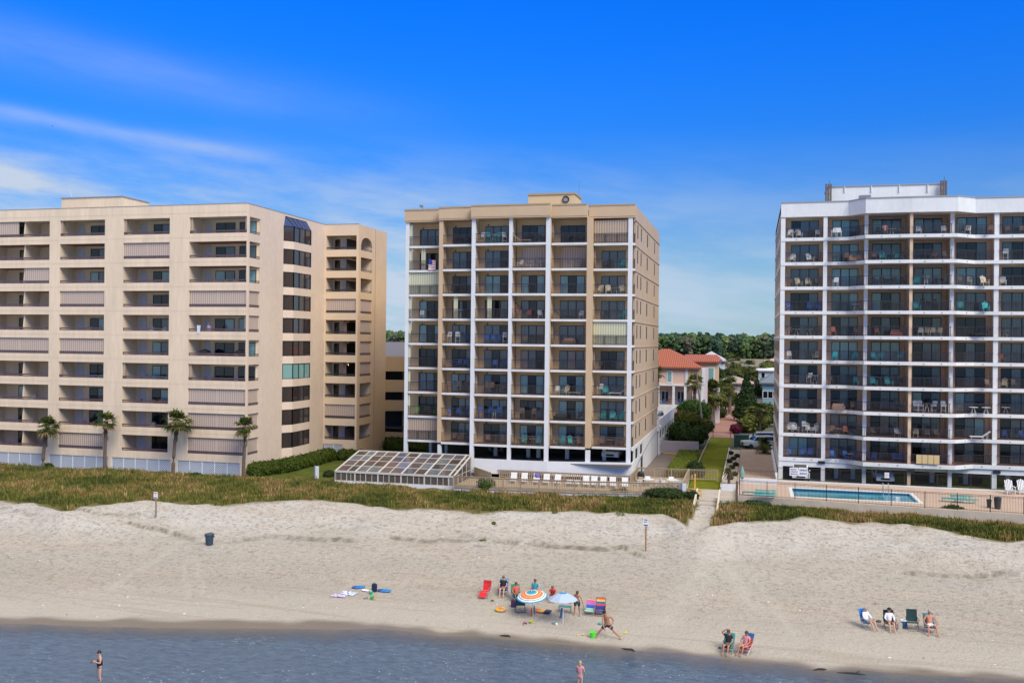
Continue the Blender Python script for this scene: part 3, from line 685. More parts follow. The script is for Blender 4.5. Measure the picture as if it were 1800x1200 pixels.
# ceiling of the top row + fascia following the bays
fa=MB()
fo=[cy[0]-.15,cy[1]-.15,cy[2]-.3,cy[3]-.3,cy[4]-.15,cy[5]-.1]
edges=[XL-.12,DX[1][0]-.02,DX[2][0]-.02,DX[3][0]-.02,DX[4][1]+.05,DX[5][0]-.02,XR+.06]
for i in range(6):
    fa.box(edges[i],edges[i+1],fo[i],cy[i]+.6,TOPC,ROOF)
fa.box(edges[0],edges[0]+.3,fo[0]+.6+.15,YB,TOPC,ROOF); 
fa.build('roof_fascia',STC,CT)
li=MB()
for i in range(6): li.box(edges[i],edges[i+1]+.001,fo[i]-.05,fo[i]+.14,ROOF-.1,ROOF+.06); li.box(edges[i],edges[i+1]+.001,fo[i]-.03,fo[i]+.0,TOPC+.14,TOPC+.20)
li.build('roof_trim',mat('trim_tan',(.40,.29,.17),.8),CT)
rf=MB().box(XL,XR-.02,101.6,YB-.1,TOPC+.3,ROOF-.35); rf.build('roof',mat('roof_felt',(.3,.29,.27),.9),CT)
cl_=MB()
for i in range(6): cl_.box(BX[i][0],BX[i][1],cy[i]+.62,cy[i]+DEP,TOPC+.01,TOPC+.2)
cl_.build('ceiling',CEIL,CT)
# body: side + rear walls
yS=101.0
MB().box(XL+.2,XR-.3,102.9,YB-.3,6.0,TOPC).build('core_wall',STCI,CT)
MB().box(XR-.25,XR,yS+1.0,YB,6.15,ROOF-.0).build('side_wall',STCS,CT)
for k in range(10):
    z=ZT[0]+PIT-.12-PIT*k
    MB().box(XR,XR+.07,yS-.1+.5,YB,z-.14,z).build('string_course',STCS,CT)
for k in range(9):   # corner return with little rail on the side
    MB().box(XR-.22,XR,yS-.0,yS+1.0,ZT[k]-.24,ZT[k]).build('corner_slab',WHD,CT)
    rb=MB(); railing(rb,(XR-.08,cy[5]+.35),(XR-.08,yS+1.0),ZT[k]); rb.build('side_railing',DKR,CT)
# slit windows in the side wall
nwin=0
for k in range(9):
    for yy,wd,hh,zo in ((103.3,.35,1.45,.75),(106.6,.35,1.45,.75),(112.9,.45,1.45,.75),(121.5,.35,1.45,.75)):
        if yy>120 and k>8: continue
        z=ZT[k]+zo
        f=MB().box(XR-.0,XR+.03,yy,yy+wd*1.6,z,z+hh); w_=f.build('side_window',FRM,CT); MB().box(XR+.03,XR+.036,yy+.06,yy+wd*1.6-.06,z+.06,z+hh-.06).build('pane',mat('slit_glass',(.05,.045,.045),.5,spec=.3),w_)
# doors, railings, shutters
CD=[['MMT','DDD','MMM','DDM','DDD',''],['DDD','BBD','BBD','','','MMM'],['','DDM','LLD','LDL','LDL','MMT'],['LDD','DMD','DDM','MDM','MMM','MMM'],['LDL','BBD','BBD','MMT','MMM',''],
    ['DDD','DDM','MDM','TMD','MTM','DDM'],['BBD','LMM','BDM','LDL','LDL','TMM'],['DDD','DMM','DBM','DDM','LDL','MMM'],['','DMM','DDM','LDL','LDM','BDM']]
CSH={(0,5):'T',(2,0):'C',(4,5):'C',(8,0):'T'}
CBS={(1,3),(1,4)}
CF={(0,1):'Ck.3 Tk.5 Ck.75',(0,2):'Hw.05 Ht.3 Ew.5 Ht.65 Hw.9',(0,3):'Lc.2 Ck.8',(0,4):'Ck.35 Tk.6 Ck.85',(1,0):'Tw.4',(1,3):'Cw.1 Tw.45 Tw.85',(1,4):'Tw.5 Cn.95',(1,5):'Ak.35 At.9',
(2,1):'Ck.15 Tk.45 Ck.75',(2,2):'Cn.08',(2,5):'Ac.08 Ac.4 Tw.65 Ac.92',(3,0):'Cw.3 Cn.9',(3,1):'Ew.5',(3,3):'Cn.1 Cr.45 Cw.9',(3,4):'Lk.3 Cw.92',(3,5):'Ck.2 At.95',(4,0):'Cn.9',
(4,1):'Hw.08 Hw.45 Cb.85',(4,2):'Cb.25 Cb.5 Cb.7 Hw.95',(4,3):'Cn.3 Ck.55 Ck.8',(4,4):'Cn.08 Sn.5',(5,1):'Tb.2 Cb.5 Cb.8',(5,2):'Cb.6 Cb.95',(5,5):'Ck.15 Tk.35 Cn.92',(6,1):'Hn.12 Hn.5 Hn.9',
(6,2):'Hn.3 Hn.5 En.75 Hn.98',(6,4):'Cw.1 Ac.4 Lc.8',(6,5):'Hw.12 At.33 Lw.78',(7,0):'Cg.15 Ck.5 Cg.9',(7,1):'Cb.15 Cb.5 Hb.98',(7,2):'Hb.08 Hb.38 Ew.58 Hb.78',(7,3):'Hn.25 Hn.7',(7,4):'Sk.2 Ck.85',
(7,5):'At.2 At.6 At.9',(8,1):'Cn.3 Cn.6',(8,2):'Cn.35 Cn.95',(8,3):'Tn.12 At.3 Tn.65 At.9',(8,4):'Tn.08 At.25 At.6 An.9',(8,5):'An.2 Tn.5 An.95'}
railmesh={}
for k,z in enumerate(ZT):
    for i in range(6):
        x0,x1=BX[i]; y=cy[i]; w_=x1-x0
        if (k,i) in CSH:
            sh_=MB().box(x0+.01,x1-.01,y+.16,y+.20,z+.02,z+PIT-.26).build('storm_shutter',SHT if CSH[(k,i)]=='T' else SHC,CT)
        elif (k,i) in CBS:
            MB().box(x0+.2*w_,x1-.02,y+DEP-.25,y+DEP-.2,z+.02,z+PIT-.3).build('storm_shutter',SHX,CT)
        else:
            p=CD[k][i]
            if p: glassdoor(CT,x0+.16*w_,x0+.86*w_,y+DEP,z+.03,z+2.08,p)
        if (k,i) in ((3,1),(3,2),(1,0)): MB().box(x0+.35*w_,x0+.48*w_,y+.25,y+.33,z+.02,z+PIT-.26).build('folded_shutter',SHC,CT)
        if i==0 and (k,i) not in CSH: MB().box(x0+.03,x0+.25,y+.2,y+.26,z+.02,z+PIT-.26).build('folded_shutter',SHC,CT)
        if i!=0 and (k,i) not in CSH and (k,i) not in CBS and (k*7+i)%4==0: MB().box(x0+.02,x0+.12,y+.5,y+1.0,z+.02,z+PIT-.26).build('folded_shutter',SHT,CT)
        if i in (1,2) or (i==0 and k<8):
            MB().ell((x0+.25*w_,y+DEP-.1,z+2.2),(.07,.07,.1),6,5).build('wall_lamp',FRM,CT)
        rb=MB(); railing(rb,(x0,y+.04),(x1,y+.04),z); rb.build('railing',RBR if (k==8 and i>0) else DKR,CT)
        if (k,i) in CF: furnish(CF[(k,i)],'middle',k,i,x0,x1,y,z)
rb=MB()
# parking podium: recessed dark hall, white parapet, lower skirt
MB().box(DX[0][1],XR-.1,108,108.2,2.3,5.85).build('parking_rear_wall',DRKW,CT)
MB().box(DX[2][0],XR,99.2,108,4.28,4.34).build('parking_deck_slab',mat('parking_floor',(.12,.11,.10),.9),CT)
pw=[(DX[2][0]-.1,98.62),(DX[4][1],98.72),(XR+.1,100.5),(XR+.1,100.88),(DX[4][1],98.92),(DX[2][0]-.1,98.82)]
pm=MB(); pm.prism(pw,2.95,4.52); pm.build('podium_parapet',WHT,CT)
for i in range(10):
    xx=DX[2][1]+1+ i*1.9
    if xx<DX[4][1]: MB().box(xx,xx+.12,98.56,98.64,3.35,3.43).build('scupper',GREYM,CT)
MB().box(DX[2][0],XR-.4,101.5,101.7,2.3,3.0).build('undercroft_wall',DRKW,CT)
for i,xx in enumerate([DX[2][1]+1.2,DX[3][0]+1.2,DX[3][1]+2.,DX[4][1]+1.1,DX[5][0]+1.4]): MB().box(xx,xx+.4,103,103.4,4.3,5.86).build('parking_pillar',WHD,CT)
for xx in (XL+2.4,XL+4.3): MB().box(xx,xx+.3,102.6,102.9,2.3,5.85).build('parking_pillar',WHD,CT)
# side podium wall (white) with openings, then the rear ramp wing
sw=MB()
for a,b_,z0,z1 in ((100.9,YB+2,2.0,4.5),(100.9,YB,5.75,6.15)): sw.box(XR-.12,XR+.08,a,b_,z0,z1)
for a,b_ in ((102.3,102.8),(106.0,107.2),(110.5,YB)): sw.box(XR-.12,XR+.08,a,b_,4.5,5.75)
sw.build('podium_side_wall',WHD,CT)
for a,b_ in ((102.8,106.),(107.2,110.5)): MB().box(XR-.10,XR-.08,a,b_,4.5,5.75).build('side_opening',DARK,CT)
for a in (108.,):
    d_=MB().box(XR+.08,XR+.12,a,a+1.6,2.3,4.3).build('side_door',DARK,CT)
pipe=MB(); pipe.tube([(XR+.12,101.6,2.6),(XR+.12,103.,3.6),(XR+.12,108,4.3),(XR+.12,118,5.2),(XR+.12,126,5.6)],.05,6); pipe.build('drain_pipe',GREYM,CT)
# rear ramp wing to the right
RXr=XatY(1187,140,720)
rw=MB(); xr0=XR; xr1=XR+.35
rw.box(xr0-3,xr1,127,127.25,5.5,7.0)
for zz0,zz1 in ((2.2,2.5),(3.5,4.3),(5.5,7.05)): rw.box(xr1-.2,xr1,127.25,153,zz0,zz1)
for q in range(7): rw.box(xr1-.2,xr1,127.3+q*3.9,128.5+q*3.9,2.5,3.5); rw.box(xr1-.2,xr1,127.3+q*3.9,128.+q*3.9,4.3,5.5)
rw.box(xr0-8,xr1-.2,128,153,5.75,5.9); rw.box(xr0-8,xr1-.2,152.8,153,2.2,7.05)
rw.build('ramp_wing',WHD,CT)
MB().box(xr1-.6,xr1-.55,127.3,152.7,2.3,5.7).build('ramp_wing_interior',DRKW,CT)
lampw=MB().ell((XR+.35,127.6,6.1),(.25,.3,.2),8,6).build('security_light',WHT,CT)
# penthouse with louvred fan
ph=MB(); ph.box(-25.2,-19.8,105,109.2,ROOF-.4,34.15); ph.build('penthouse',STCI,CT)
MB().box(-25.3,-19.7,104.9,109.3,34.15,34.35).build('penthouse_roof',mat('trim_tan',(.40,.29,.17)),CT)
fn=MB(); 
fc=onY(994.5,350.5,104.9); X_=Matrix.Translation((fc.x,104.98,fc.z))@Matrix.Rotation(R(90),4,'X')
fn.X=X_; fn.lathe((0,0,0),[(.40,0),(.40,.12),(.30,.12),(.29,.05)],20,False); f_=fn.build('vent_fan',FRM,CT)
f2=MB(); f2.X=X_
for i in range(-3,4): f2.box(-.27,.27,.07*i-.025,.07*i+.02,.03,.05)
f2.build('louvre',mat('louvre_grey',(.35,.36,.36),.5),f_)
# roof mast objects
ms=MB(); p=onY(1018,340,107); ms.tube([(p.x,107,34.2),(p.x,107,36.0)],.025,5); tag(ms.build('roof_antenna',GREYM),'thin whip antenna standing on the penthouse of the middle tower','antenna')
p=onY(743,370,104); ms=MB(); ms.tube([(p.x,104,32),(p.x,104,33.3)],.05,6); ms.ell((p.x-.2,104,33.15),(.22,.12,.16),8,6); ms.bar((p.x-.25,104,32.9),(p.x+.1,104,33.05),.03)
tag(ms.build('roof_beacon',GREYM),'small lamp mast at the left corner of the middle tower roof','mast')
# flag on the second row balcony
fl=MB(); p=onY(760,457,100.7); 
for i in range(13):
    fl.cur=1 if i%2 else 0
    for q in range(6):
        f=lambda u,v:(p.x+(u-.5)*.85,100.66-.05*math.sin(u*7+v*2),p.z+.1-v*1.15-(.15*(1-u) if v>.9 else 0)-.12*u)
        if i<7 and q<3: fl.cur=2
        else: fl.cur=1 if i%2 else 0
        a=f(q/6,i/13); b_=f((q+1)/6,i/13); c_=f((q+1)/6,(i+1)/13); d_=f(q/6,(i+1)/13); fl.quad(a,b_,c_,d_)
tag(fl.build('flag',[mat('flag_red',(.5,.04,.05)),mat('flag_white',(.75,.75,.75)),mat('flag_blue',(.03,.05,.25))]),'striped red, white and blue flag draped over a balcony rail','flag')
# ================================================================== RIGHT TOWER
RTW=thing('apartment_tower','white banded ten storey balcony tower with a bowed front behind the swimming pool','building',(15,109,2.2))
RP=2.714; RZ=[29.23-RP*k for k in range(10)]; YR=109.2
def rx(px,y=YR): return XatY(px,y,600)
# front profile: (px, Y)
bow=[(2.9,YR),(rx(1490,108.9),YR-.05),(rx(1519,107.35),107.3),(rx(1600,107.2),107.15),(rx(1681,107.4),107.35),(rx(1712,109.),109.05),(rx(1900),109.15),(rx(2080),109.15)]
def yb(x): return interp(x,bow)
Rdiv=[(1369.5,1378.5,YR),(1445.5,1452.5,YR),(1518,1524.7,108.4),(1597.5,1603,107.4),(1669,1676,108.4),(1746,1754.5,YR),(1830,1837,YR),(1912,1920,YR),(1990,1998,YR)]
RD=[(rx(a,y),rx(b_,y),y) for a,b_,y in Rdiv]; RD[0]=(2.9,RD[0][1],YR)
XRR=RD[-1][1]; RDEP=[1.8]*9
for i,(a,b_,y) in enumerate(RD):
    zt=31.6
    MB().box(a,b_,y+ (.0 if i not in (2,4) else .1),y+.45,2.2,zt).build('column',STR if i==3 else WHR,RTW)
    if i: MB().box(a+.05,b_-.05,y+.45,YR+1.75,4.9,zt).build('party_wall',STR,RTW)
MB().box(2.95,XRR,YR+1.75,YR+2.,4.8,31.6).build('facade_wall',STR,RTW)
def bowpoly(off=0,back=YR+1.75):
    pts=[(x,y-off) for x,y in bow if x<XRR]+[(XRR,109.15-off)]; 
    return pts+[(pts[-1][0],back),(pts[0][0],back)]
for k,z in enumerate(RZ):
    if k<9: s=MB().prism(bowpoly(.05),z-.36,z).build('floor_slab',WHR,RTW)
    else:
        s=MB().prism(bowpoly(.05),z-.42,z).build('floor_slab',WHR,RTW)
    MB().prism(bowpoly(-.12,YR+1.7),z,z+.012).build('floor_tile',FLR,s)
MB().prism([(2.9,YR+.02),(XRR,YR+.02),(XRR,YR+.4),(2.9,YR+.4)],3.80,4.38).build('podium_beam',WHR,RTW)
MB().prism(bowpoly(.1),31.55,33.1).build('roof_fascia',WHR,RTW)
MB().prism(bowpoly(.16),33.1,33.22).build('roof_trim',mat('trim_grey',(.30,.30,.31),.6),RTW)
MB().box(2.9,XRR,YR+1.75,136,31.6,32.9).build('roof',mat('roof_felt',(.3,.29,.27)),RTW)
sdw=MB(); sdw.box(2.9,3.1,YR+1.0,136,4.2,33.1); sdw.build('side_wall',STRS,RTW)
for k in range(11):
    z=RZ[0]+RP-RP*k
    MB().box(2.84,2.9,YR+.45,136,z-.36,z-.0).build('string_course',WHR,RTW)
for k in range(10):
    for yy in (112.5,117,123,129.5): 
        z=RZ[k]+.9; f=MB().box(2.86,2.9,yy,yy+.9,z,z+1.2).build('side_window',FRM,RTW); MB().box(2.85,2.86,yy+.07,yy+.83,z+.07,z+1.13).build('pane',GLD,f)
MB().box(2.9,3.1,YR+.45,136,2.2,4.2).build('podium_side_wall',WHR,RTW)
MB().box(3.1,XRR,118,118.2,2.2,4.2).build('parking_rear_wall',DRKW,RTW)
for q,px in enumerate((1412,1470,1500,1560,1640,1700,1775,1860)):
    x=rx(px,111); MB().box(x,x+.45,112,112.4,2.2,3.85).build('parking_pillar',WHD,RTW)
for px,wd in ((1463,1.3),(1535,1.),(1612,2.2),(1690,2.4),(1772,2.6)): 
    x=rx(px,112.6); MB().box(x,x+wd,113.2,113.35,2.2,3.8).build('parking_screen',mat('screen_brown',(.09,.065,.055),.8),RTW)
RDR=['DMM LLM LMM LMM LML MMM','MMM LML MMM DDM DDM MDM','MMM LLL LLL MLL LLM DDD','DDM MML LDM MMM MMM MMM','DMM DMM DMD DDM DDD MMM','DMM LLL LLL DMM DMD MMM','DMD DMM DMM DDM DMD DMD','DMD DMD DMM LDM LMD DMM','DMD TTM DTM DMM DML DMM','LLM MMM DMM DMM DMD DMM']
RF={(0,0):'Aw.05 Tw.2 Aw.33 Ck.75 Cw.95',(0,1):'Cw.08 Cw.25 Ck.9',(0,2):'Ck.15 Tw.6 Cn.9',(0,3):'Cw.1 Cw.9',(0,4):'Ck.1 Cw.28 Cn.95',(0,5):'Cn.15 Cn.6',
(1,0):'Aw.12 Aw.7 Cn.92',(1,1):'Ck.1 Cn.5 Sn.82',(1,2):'Cn.05 At.32 Tt.58 At.8 Cr.97',(1,3):'Cn.6 Cn.97',(1,5):'Hw.1',(2,0):'Cn.05 Ac.33 Ac.65 Cn.95',(2,1):'Cw.15',(2,2):'Ck.08 Ck.33 Tk.5 Ck.66 Ck.95',
(2,3):'At.05 Ew.35 Ck.65 Tk.82 Ck.97',(2,4):'Cn.1 Cc.35 Ac.8',(2,5):'Aw.03',(3,0):'Ab.02 Ab.7 Ab.98',(3,1):'Tc.85',(3,3):'At.05 Hk.25 Ek.5 Hk.7 Ck.95',(3,4):'At.1 At.85',(4,0):'Cn.05 Tw.28 Tc.7 Cn.95',
(4,1):'Cr.1 Cn.9',(4,2):'Cr.18 Sr.8',(4,3):'Cw.2 Cc.38 Cc.58 Cc.78',(4,4):'Lk.7',(4,5):'Tc.1',(5,0):'Cw.05 Ac.95',(5,1):'Ct.15 Ct.85',(5,2):'Ct.08 Ct.3 Ct.92',(5,5):'Cr.05 Cr.8',(6,0):'Hw.72 Ew.9',
(6,1):'Ck.05 Ct.9',(6,2):'At.08 At.55 Ck.92',(6,4):'Cn.92',(6,5):'Ac.1 Cn.4',(7,0):'Ck.5 Ck.8',(7,1):'Sn.3 Cn.8',(7,2):'Ck.9',(7,3):'Hw.05 Hw.22 Ew.42 Hw.65 Hw.95',(7,4):'Cn.1 Tw.5 Tw.88',(7,5):'Tw.15',
(8,0):'Aw.1 Aw.28 Hw.58 Aw.72 Aw.92',(8,1):'Cn.08 Tn.28 Cr.55 Sk.88',(8,2):'Cn.1 Cw.85',(8,3):'Cc.08 Cn.45 Cn.75',(8,4):'Lw.7',(8,5):'Cb.15 Cb.65',(9,0):'Ab.12 Ab.55 Ab.78',(9,1):'Cb.12 Cb.58 Tn.7 Cb.85',(9,2):'Cb.12 Cb.8 Cb.97',(9,3):'Ck.4 Tc.65'}
for k,z in enumerate(RZ):
    pats=RDR[k].split()
    for i in range(8):
        x0=RD[i][1]; x1=RD[i+1][0]; w_=x1-x0; yf=min(yb(x0+.1),yb(x1-.1))
        glassdoor(RTW,x0+.17*w_,x0+.90*w_,YR+1.75,z+.03,z+2.1,pats[i] if i<6 else 'DMM')
        rb=MB(); xs=[x0]+[b_[0] for b_ in bow if x0+.05<b_[0]<x1-.05]+[x1]
        if i in (1,): xs[-1]=RD[2][1]+.0
        for a,b_ in zip(xs,xs[1:]): railing(rb,(a,yb(a)+.05),(b_,yb(b_)+.05),z)
        rb.build('railing',DKR,RTW)
        for fx in (.3,.75):
            xx=x0+w_*fx
            if i<6: MB().box(xx-.05,xx+.05,yb(xx)-.1,yb(xx)-.05,z-.22,z-.14).build('scupper',GREYM,RTW)
        if i in (1,2,3): MB().ell((x0+w_*(.93 if i!=2 else .06),YR+1.65,z+2.05),(.07,.07,.13),6,5).build('wall_lamp',WHT,RTW)
        if (k,i) in RF: furnish(RF[(k,i)],'right',k,i,x0,x1,yf+(.5 if i in (1,2,3,4) else 0),z)
for px,py in ((1444,812),(1596,823),(1752,829)):
    p=onY(px,py,YR); o=MB().box(p.x-.35,p.x+.35,YR-(2.2 if 1500<px<1700 else .15),YR-(2. if 1500<px<1700 else 0),p.z-.15,p.z+.15).build('flood_light',FRM,RTW); 
# penthouse
pq=MB(); pq.box(8.1,20.2,112,117,32.9,35.2); pq.build('penthouse',WHR,RTW); MB().box(8.0,20.3,111.9,117.1,35.2,35.3).build('penthouse_roof',mat('trim_grey',(.30,.30,.31)),RTW)
for px in (1485,1532,1581,1631): p=onY(px,330,111.9); MB().box(p.x-.04,p.x+.04,111.85,112,p.z-.5,35.2).build('gutter_spout',WHT,RTW)
p=onY(1521,343,111.9); MB().box(p.x-.6,p.x+.6,111.9,112,33.2,34.2).build('penthouse_vent',GREYM,RTW)
for px,nmn,dx in ((1456,'left',0),(1658,'right',0)):
    p=onY(px,335,111.7); a=MB()
    for dx in (-.25,0,.25): a.box(p.x+dx-.09,p.x+dx+.09,111.4,111.6,33.4,35.5)
    for zz in (33.7,34.4,35.1): a.bar((p.x-.35,111.7,zz),(p.x+.35,111.7,zz),.04)
    a.tube([(p.x+.1,111.7,33),(p.x+.1,111.7,36.0)],.03,5)
    tag(a.build('cell_antenna',mat('antenna_brown',(.12,.10,.09))),f'bracket of panel antennas at the {nmn} end of the white penthouse','antenna')
# cream boards on the lowest balcony
x=RD[3][1]; bd=MB()
for q in range(4): bd.box(x+.5+q*.58,x+1.03+q*.58,107.0,107.05,RZ[9]+.1,RZ[9]+1.05)
tag(bd.build('privacy_board',mat('panel_cream',(.60,.45,.22),.7)),'four cream boards leaning inside the lowest balcony rail of the right tower','panel')
# ================================================================== LEFT BLOCK
LB=thing('apartment_block','long beige ten storey block with punched balcony openings, left of the picture','building',(-70,94.33,1.9))
LP=2.776; YL=94.33; XS=-54.93; LT=[31.09-LP*k for k in range(10)]; OH=1.85; LTOP=32.5
def lx(px): return XatY(px,YL,600)
LO=[(lx(-115),lx(-35)),(lx(-20),lx(85.5)),(lx(103.5),lx(182.5)),(lx(215),lx(296.5)),(lx(331),lx(432.0))]
XW0=lx(-140); WT=.28
def piers(ops,lo,hi):
    r=[];c=lo
    for a,b_ in ops: r.append((c,a)); c=b_
    r.append((c,hi)); return r
fw=MB()
for k in range(10):
    z1=LT[k]; z0=z1-OH
    for a,b_ in piers(LO,XW0,XS): fw.box(a,b_,YL,YL+WT,z0,z1)
    top=LTOP if k==0 else LT[k-1]-OH
    fw.box(XW0,XS,YL,YL+WT,z1,top)
fw.box(XW0,XS,YL,YL+WT,3.42,LT[9]-OH)
LAT=[(lx(-80),lx(-12)),(lx(0)-.3,lx(75)),(lx(88),lx(192)),(lx(198),lx(302)),(lx(313),lx(423.5))]
for a,b_ in piers(LAT,XW0,XS): fw.box(a,b_,YL,YL+WT,1.5,3.42)
# side wall facing right, with the corner opening (Y 95.1..96.9)
SY=[(YL+.55,onX(456,600,XS).y)]; BYs=(onX(497,600,XS).y,onX(536,600,XS).y)
YE=114.05
# string lines
fw.build('front_wall',STL,LB)
st=MB()
for k in range(10): 
    z=LT[k]+.46; st.box(XW0,XS+.012,YL-.012,YL,z,z+.035)
st.build('string_line',mat('joint_line',(.66,.49,.36),.9),LB)
sw_=MB()
for k in range(10):
    z1=LT[k]; z0=z1-OH; top=LTOP if k==0 else LT[k-1]-OH
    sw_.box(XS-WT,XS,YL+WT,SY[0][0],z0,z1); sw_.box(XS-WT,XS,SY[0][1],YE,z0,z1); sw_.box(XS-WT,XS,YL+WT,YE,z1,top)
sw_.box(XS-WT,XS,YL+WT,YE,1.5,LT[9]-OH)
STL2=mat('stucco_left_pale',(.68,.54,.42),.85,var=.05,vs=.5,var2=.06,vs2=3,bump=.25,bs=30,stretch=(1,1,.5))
sw_.build('side_wall',STL2,LB)
# projecting stair-like bay on the side with corner windows
by0,by1=BYs; pj=.75
poly=[(XS,by0-.0),(XS+pj,by0+1.2),(XS+pj,by1-.1),(XS,by1+.9)]
def bayseg(z0,z1): MB().prism(poly,z0,z1).build('bay_wall',STL2,LB)
WH=1.85
zs=[]
for k in range(10):
    zt=LT[k]-.05; zb=zt-WH; zs.append((zb,zt))
bayseg(3.0,zs[9][0])
for k in range(1,10): bayseg(zs[k][1],zs[k-1][0])
for k,(zb,zt) in enumerate(zs):
    light='L' if k==6 else 'D'
    if k==0: zt-=.0
    fr=MB(); 
    a,b_,c_,d_=[Vector((p[0],p[1],0)) for p in poly]
    ins=.04
    for (p,q,n) in ((a,b_,1),(b_,c_,3)):
        for i in range(n+1):
            s=p.lerp(q,i/n); fr.box(s.x-.05,s.x+.03,s.y-.05,s.y+.05,zb,zt)
        for zz in (zb,zt-.08): fr.prism([(p.x,p.y),(q.x,q.y),(q.x-.08,q.y+.02),(p.x-.08,p.y+.02)],zz,zz+.08)
    f=fr.build('bay_window',FRM,LB)
    gl=MB().prism([(XS-.02,by0+.04),(XS+pj-.05,by0+1.2),(XS+pj-.05,by1-.1),(XS-.02,by1+.9)],zb+.08,zt-.08).build('pane',GLL if light=='L' else mat('bay_glass',(.045,.035,.034),.08,spec=1.),f)
    if k==0:   # sloping glazed cap
        cap=MB(); z2=zt+1.15
        cap.add([(XS+pj,by0+1.2,zt),(XS+pj,by1-.1,zt),(XS+.02,by1+.0,z2),(XS+.02,by0+.3,z2),(XS,by0,zt),(XS,by1+.9,zt)],[(0,1,2,3),(0,3,4),(1,5,2)])
        cf=cap.build('sloped_glazing',mat('skylight_glass',(.10,.11,.13),.05,spec=1.,metal=.3),LB)
        bb=MB()
        for i in range(5):
            t=i/4; bb.bar((XS+pj+.02,by0+1.2+(by1-by0-1.3)*t,zt),(XS+.04,by0+.3+(by1-by0-.3)*t,z2),.05)
        bb.bar((XS+.04,by0+.3,z2),(XS+.04,by1,z2),.05); bb.build('glazing_bar',FRM,cf)
# interiors of balconies
ZF=[LT[k]-OH-.85 for k in range(10)]
IB=YL+2.72
iw=MB().box(XW0,XS-WT,IB,IB+.2,3.3,LTOP-.2).build('inner_wall',STL,LB)
for k in range(10):
    s=MB().box(XW0,XS-WT,YL+WT,IB,LT[k]+.02,LT[k]+.25); s.build('balcony_ceiling',CEIL,LB)
    MB().box(XW0,XS-WT,YL+WT,IB,ZF[k]-.1,ZF[k]).build('balcony_floor',FLR,LB)
for j,(a,b_) in enumerate(LO):
    for xx in (a,b_): 
        if j==4 and xx==b_: continue
        MB().box(xx-(.2 if xx==a else 0),xx+(0 if xx==a else .2),YL+WT,IB,3.4,LTOP-.3).build('inner_side_wall',STL,LB)
LSH={1:{5},2:{3,5,9},3:{1},4:{3,7,8,9}}; LSS={3,4,7,8,9}
LSP={(0,1):'L',(2,1):'R'}
LDP={0:'DD',1:'LM',2:'DD',3:'DM',4:'DL',5:'DM',6:'DL',7:'DD',8:'LM',9:'DL'}
def rail2(mb,a,b_,y,z):     # plum rail low in the opening
    mb.box(a,b_,y,y+.06,z+.19,z+.34); mb.box(a,b_,y+.01,y+.05,z+.0,z+.10)
    n=max(1,int((b_-a)/1.9))
    for i in range(n+1):
        x=a+(b_-a)*i/n; mb.box(max(a,x-.03),min(b_,x+.03),y+.01,y+.05,z+.1,z+.22)
for j,(a,b_) in enumerate(LO):
    w_=b_-a
    for k in range(10):
        z0=LT[k]-OH; z1=LT[k]
        rb=MB(); rail2(rb,a,b_,YL+.1,z0); rb.build('balcony_rail',RPU,LB)
        if k in LSH.get(j,()):
            o_=MB(); o_.box(a+.02,b_-.02,YL+.18,YL+.22,z0,z1); o_.build('storm_shutter',SHX,LB)
            MB().box(a+w_/2-.03,a+w_/2+.03,YL+.15,YL+.18,z0+.3,z1).build('shutter_post',mat('shutter_pinkish_post',(.55,.45,.38)),LB); continue
        zf=ZF[k]
        if j<=1:
            # slanted divider
            xm=XatY(37,YL,600) if j==1 else (a+b_)/2
            MB().add([(xm-.12,YL+.3,z0-.8),(xm+.05,YL+.3,z0-.8),(xm+.05,IB,z0-.8),(xm-.12,IB,z0-.8),(xm+.12,YL+.3,z1+.02),(xm+.3,YL+.3,z1+.02),(xm+.3,IB,z1+.02),(xm+.12,IB,z1+.02)],[(0,3,2,1),(4,5,6,7),(0,1,5,4),(1,2,6,5),(2,3,7,6),(3,0,4,7)]).build('balcony_divider',STL,LB)
            if (k,j) in LSP:
                if LSP[(k,j)]=='R': MB().box(xm+.3,b_-.02,YL+.18,YL+.22,z0,z1).build('storm_shutter',SHX,LB)
                else: MB().box(a+.02,xm-.6,YL+.18,YL+.22,z0,z1).build('storm_shutter',SHX,LB)
            glassdoor(LB,xm-2.7,xm-.9,IB-.02,zf+.05,z1-.35,LDP[(k+1)%10]); glassdoor(LB,xm+2.0,xm+3.7,IB-.02,zf+.05,z1-.35,LDP[k])
        elif j<4:
            MB().box(a+.35,a+1.25,IB-.05,IB,zf,z1-.2).build('storage_door',DOORW,LB)
            glassdoor(LB,a+w_*.35,a+w_*.72,IB-.02,zf+.05,z1-.35,LDP[(k*3+j)%10]); glassdoor(LB,a+w_*.84,b_-.05,IB-.02,zf+.05,z1-.35,'M' if k%3 else 'D')
        else:
            MB().box(a+.35,a+1.15,IB-.05,IB,zf,z1-.2).build('storage_door',DOORW,LB)
            glassdoor(LB,a+w_*.24,a+w_*.58,IB-.02,zf+.05,z1-.35,LDP[(k*3+2)%10]); glassdoor(LB,a+w_*.66,b_-.35,IB-.02,zf+.05,z1-.3,LDP[(k+4)%10])
            if k in (0,4): MB().box(b_-.3,b_-.08,YL+.2,YL+.5,z0,z1).build('folded_shutter',SHT,LB)
        if j>1:
            for q,fx in enumerate((.12,.5,.88)): pass
            if k in (0,6): MB().box(a+.03,a+.3,YL+.2,YL+.5,z0,z1).build('folded_shutter',SHT,LB)
        lp=MB().ell((a+w_*.78,IB-.08,z1-.25),(.07,.06,.1),6,5); lp.build('wall_lamp',mat('lamp_bronze',(.15,.07,.03)),LB)
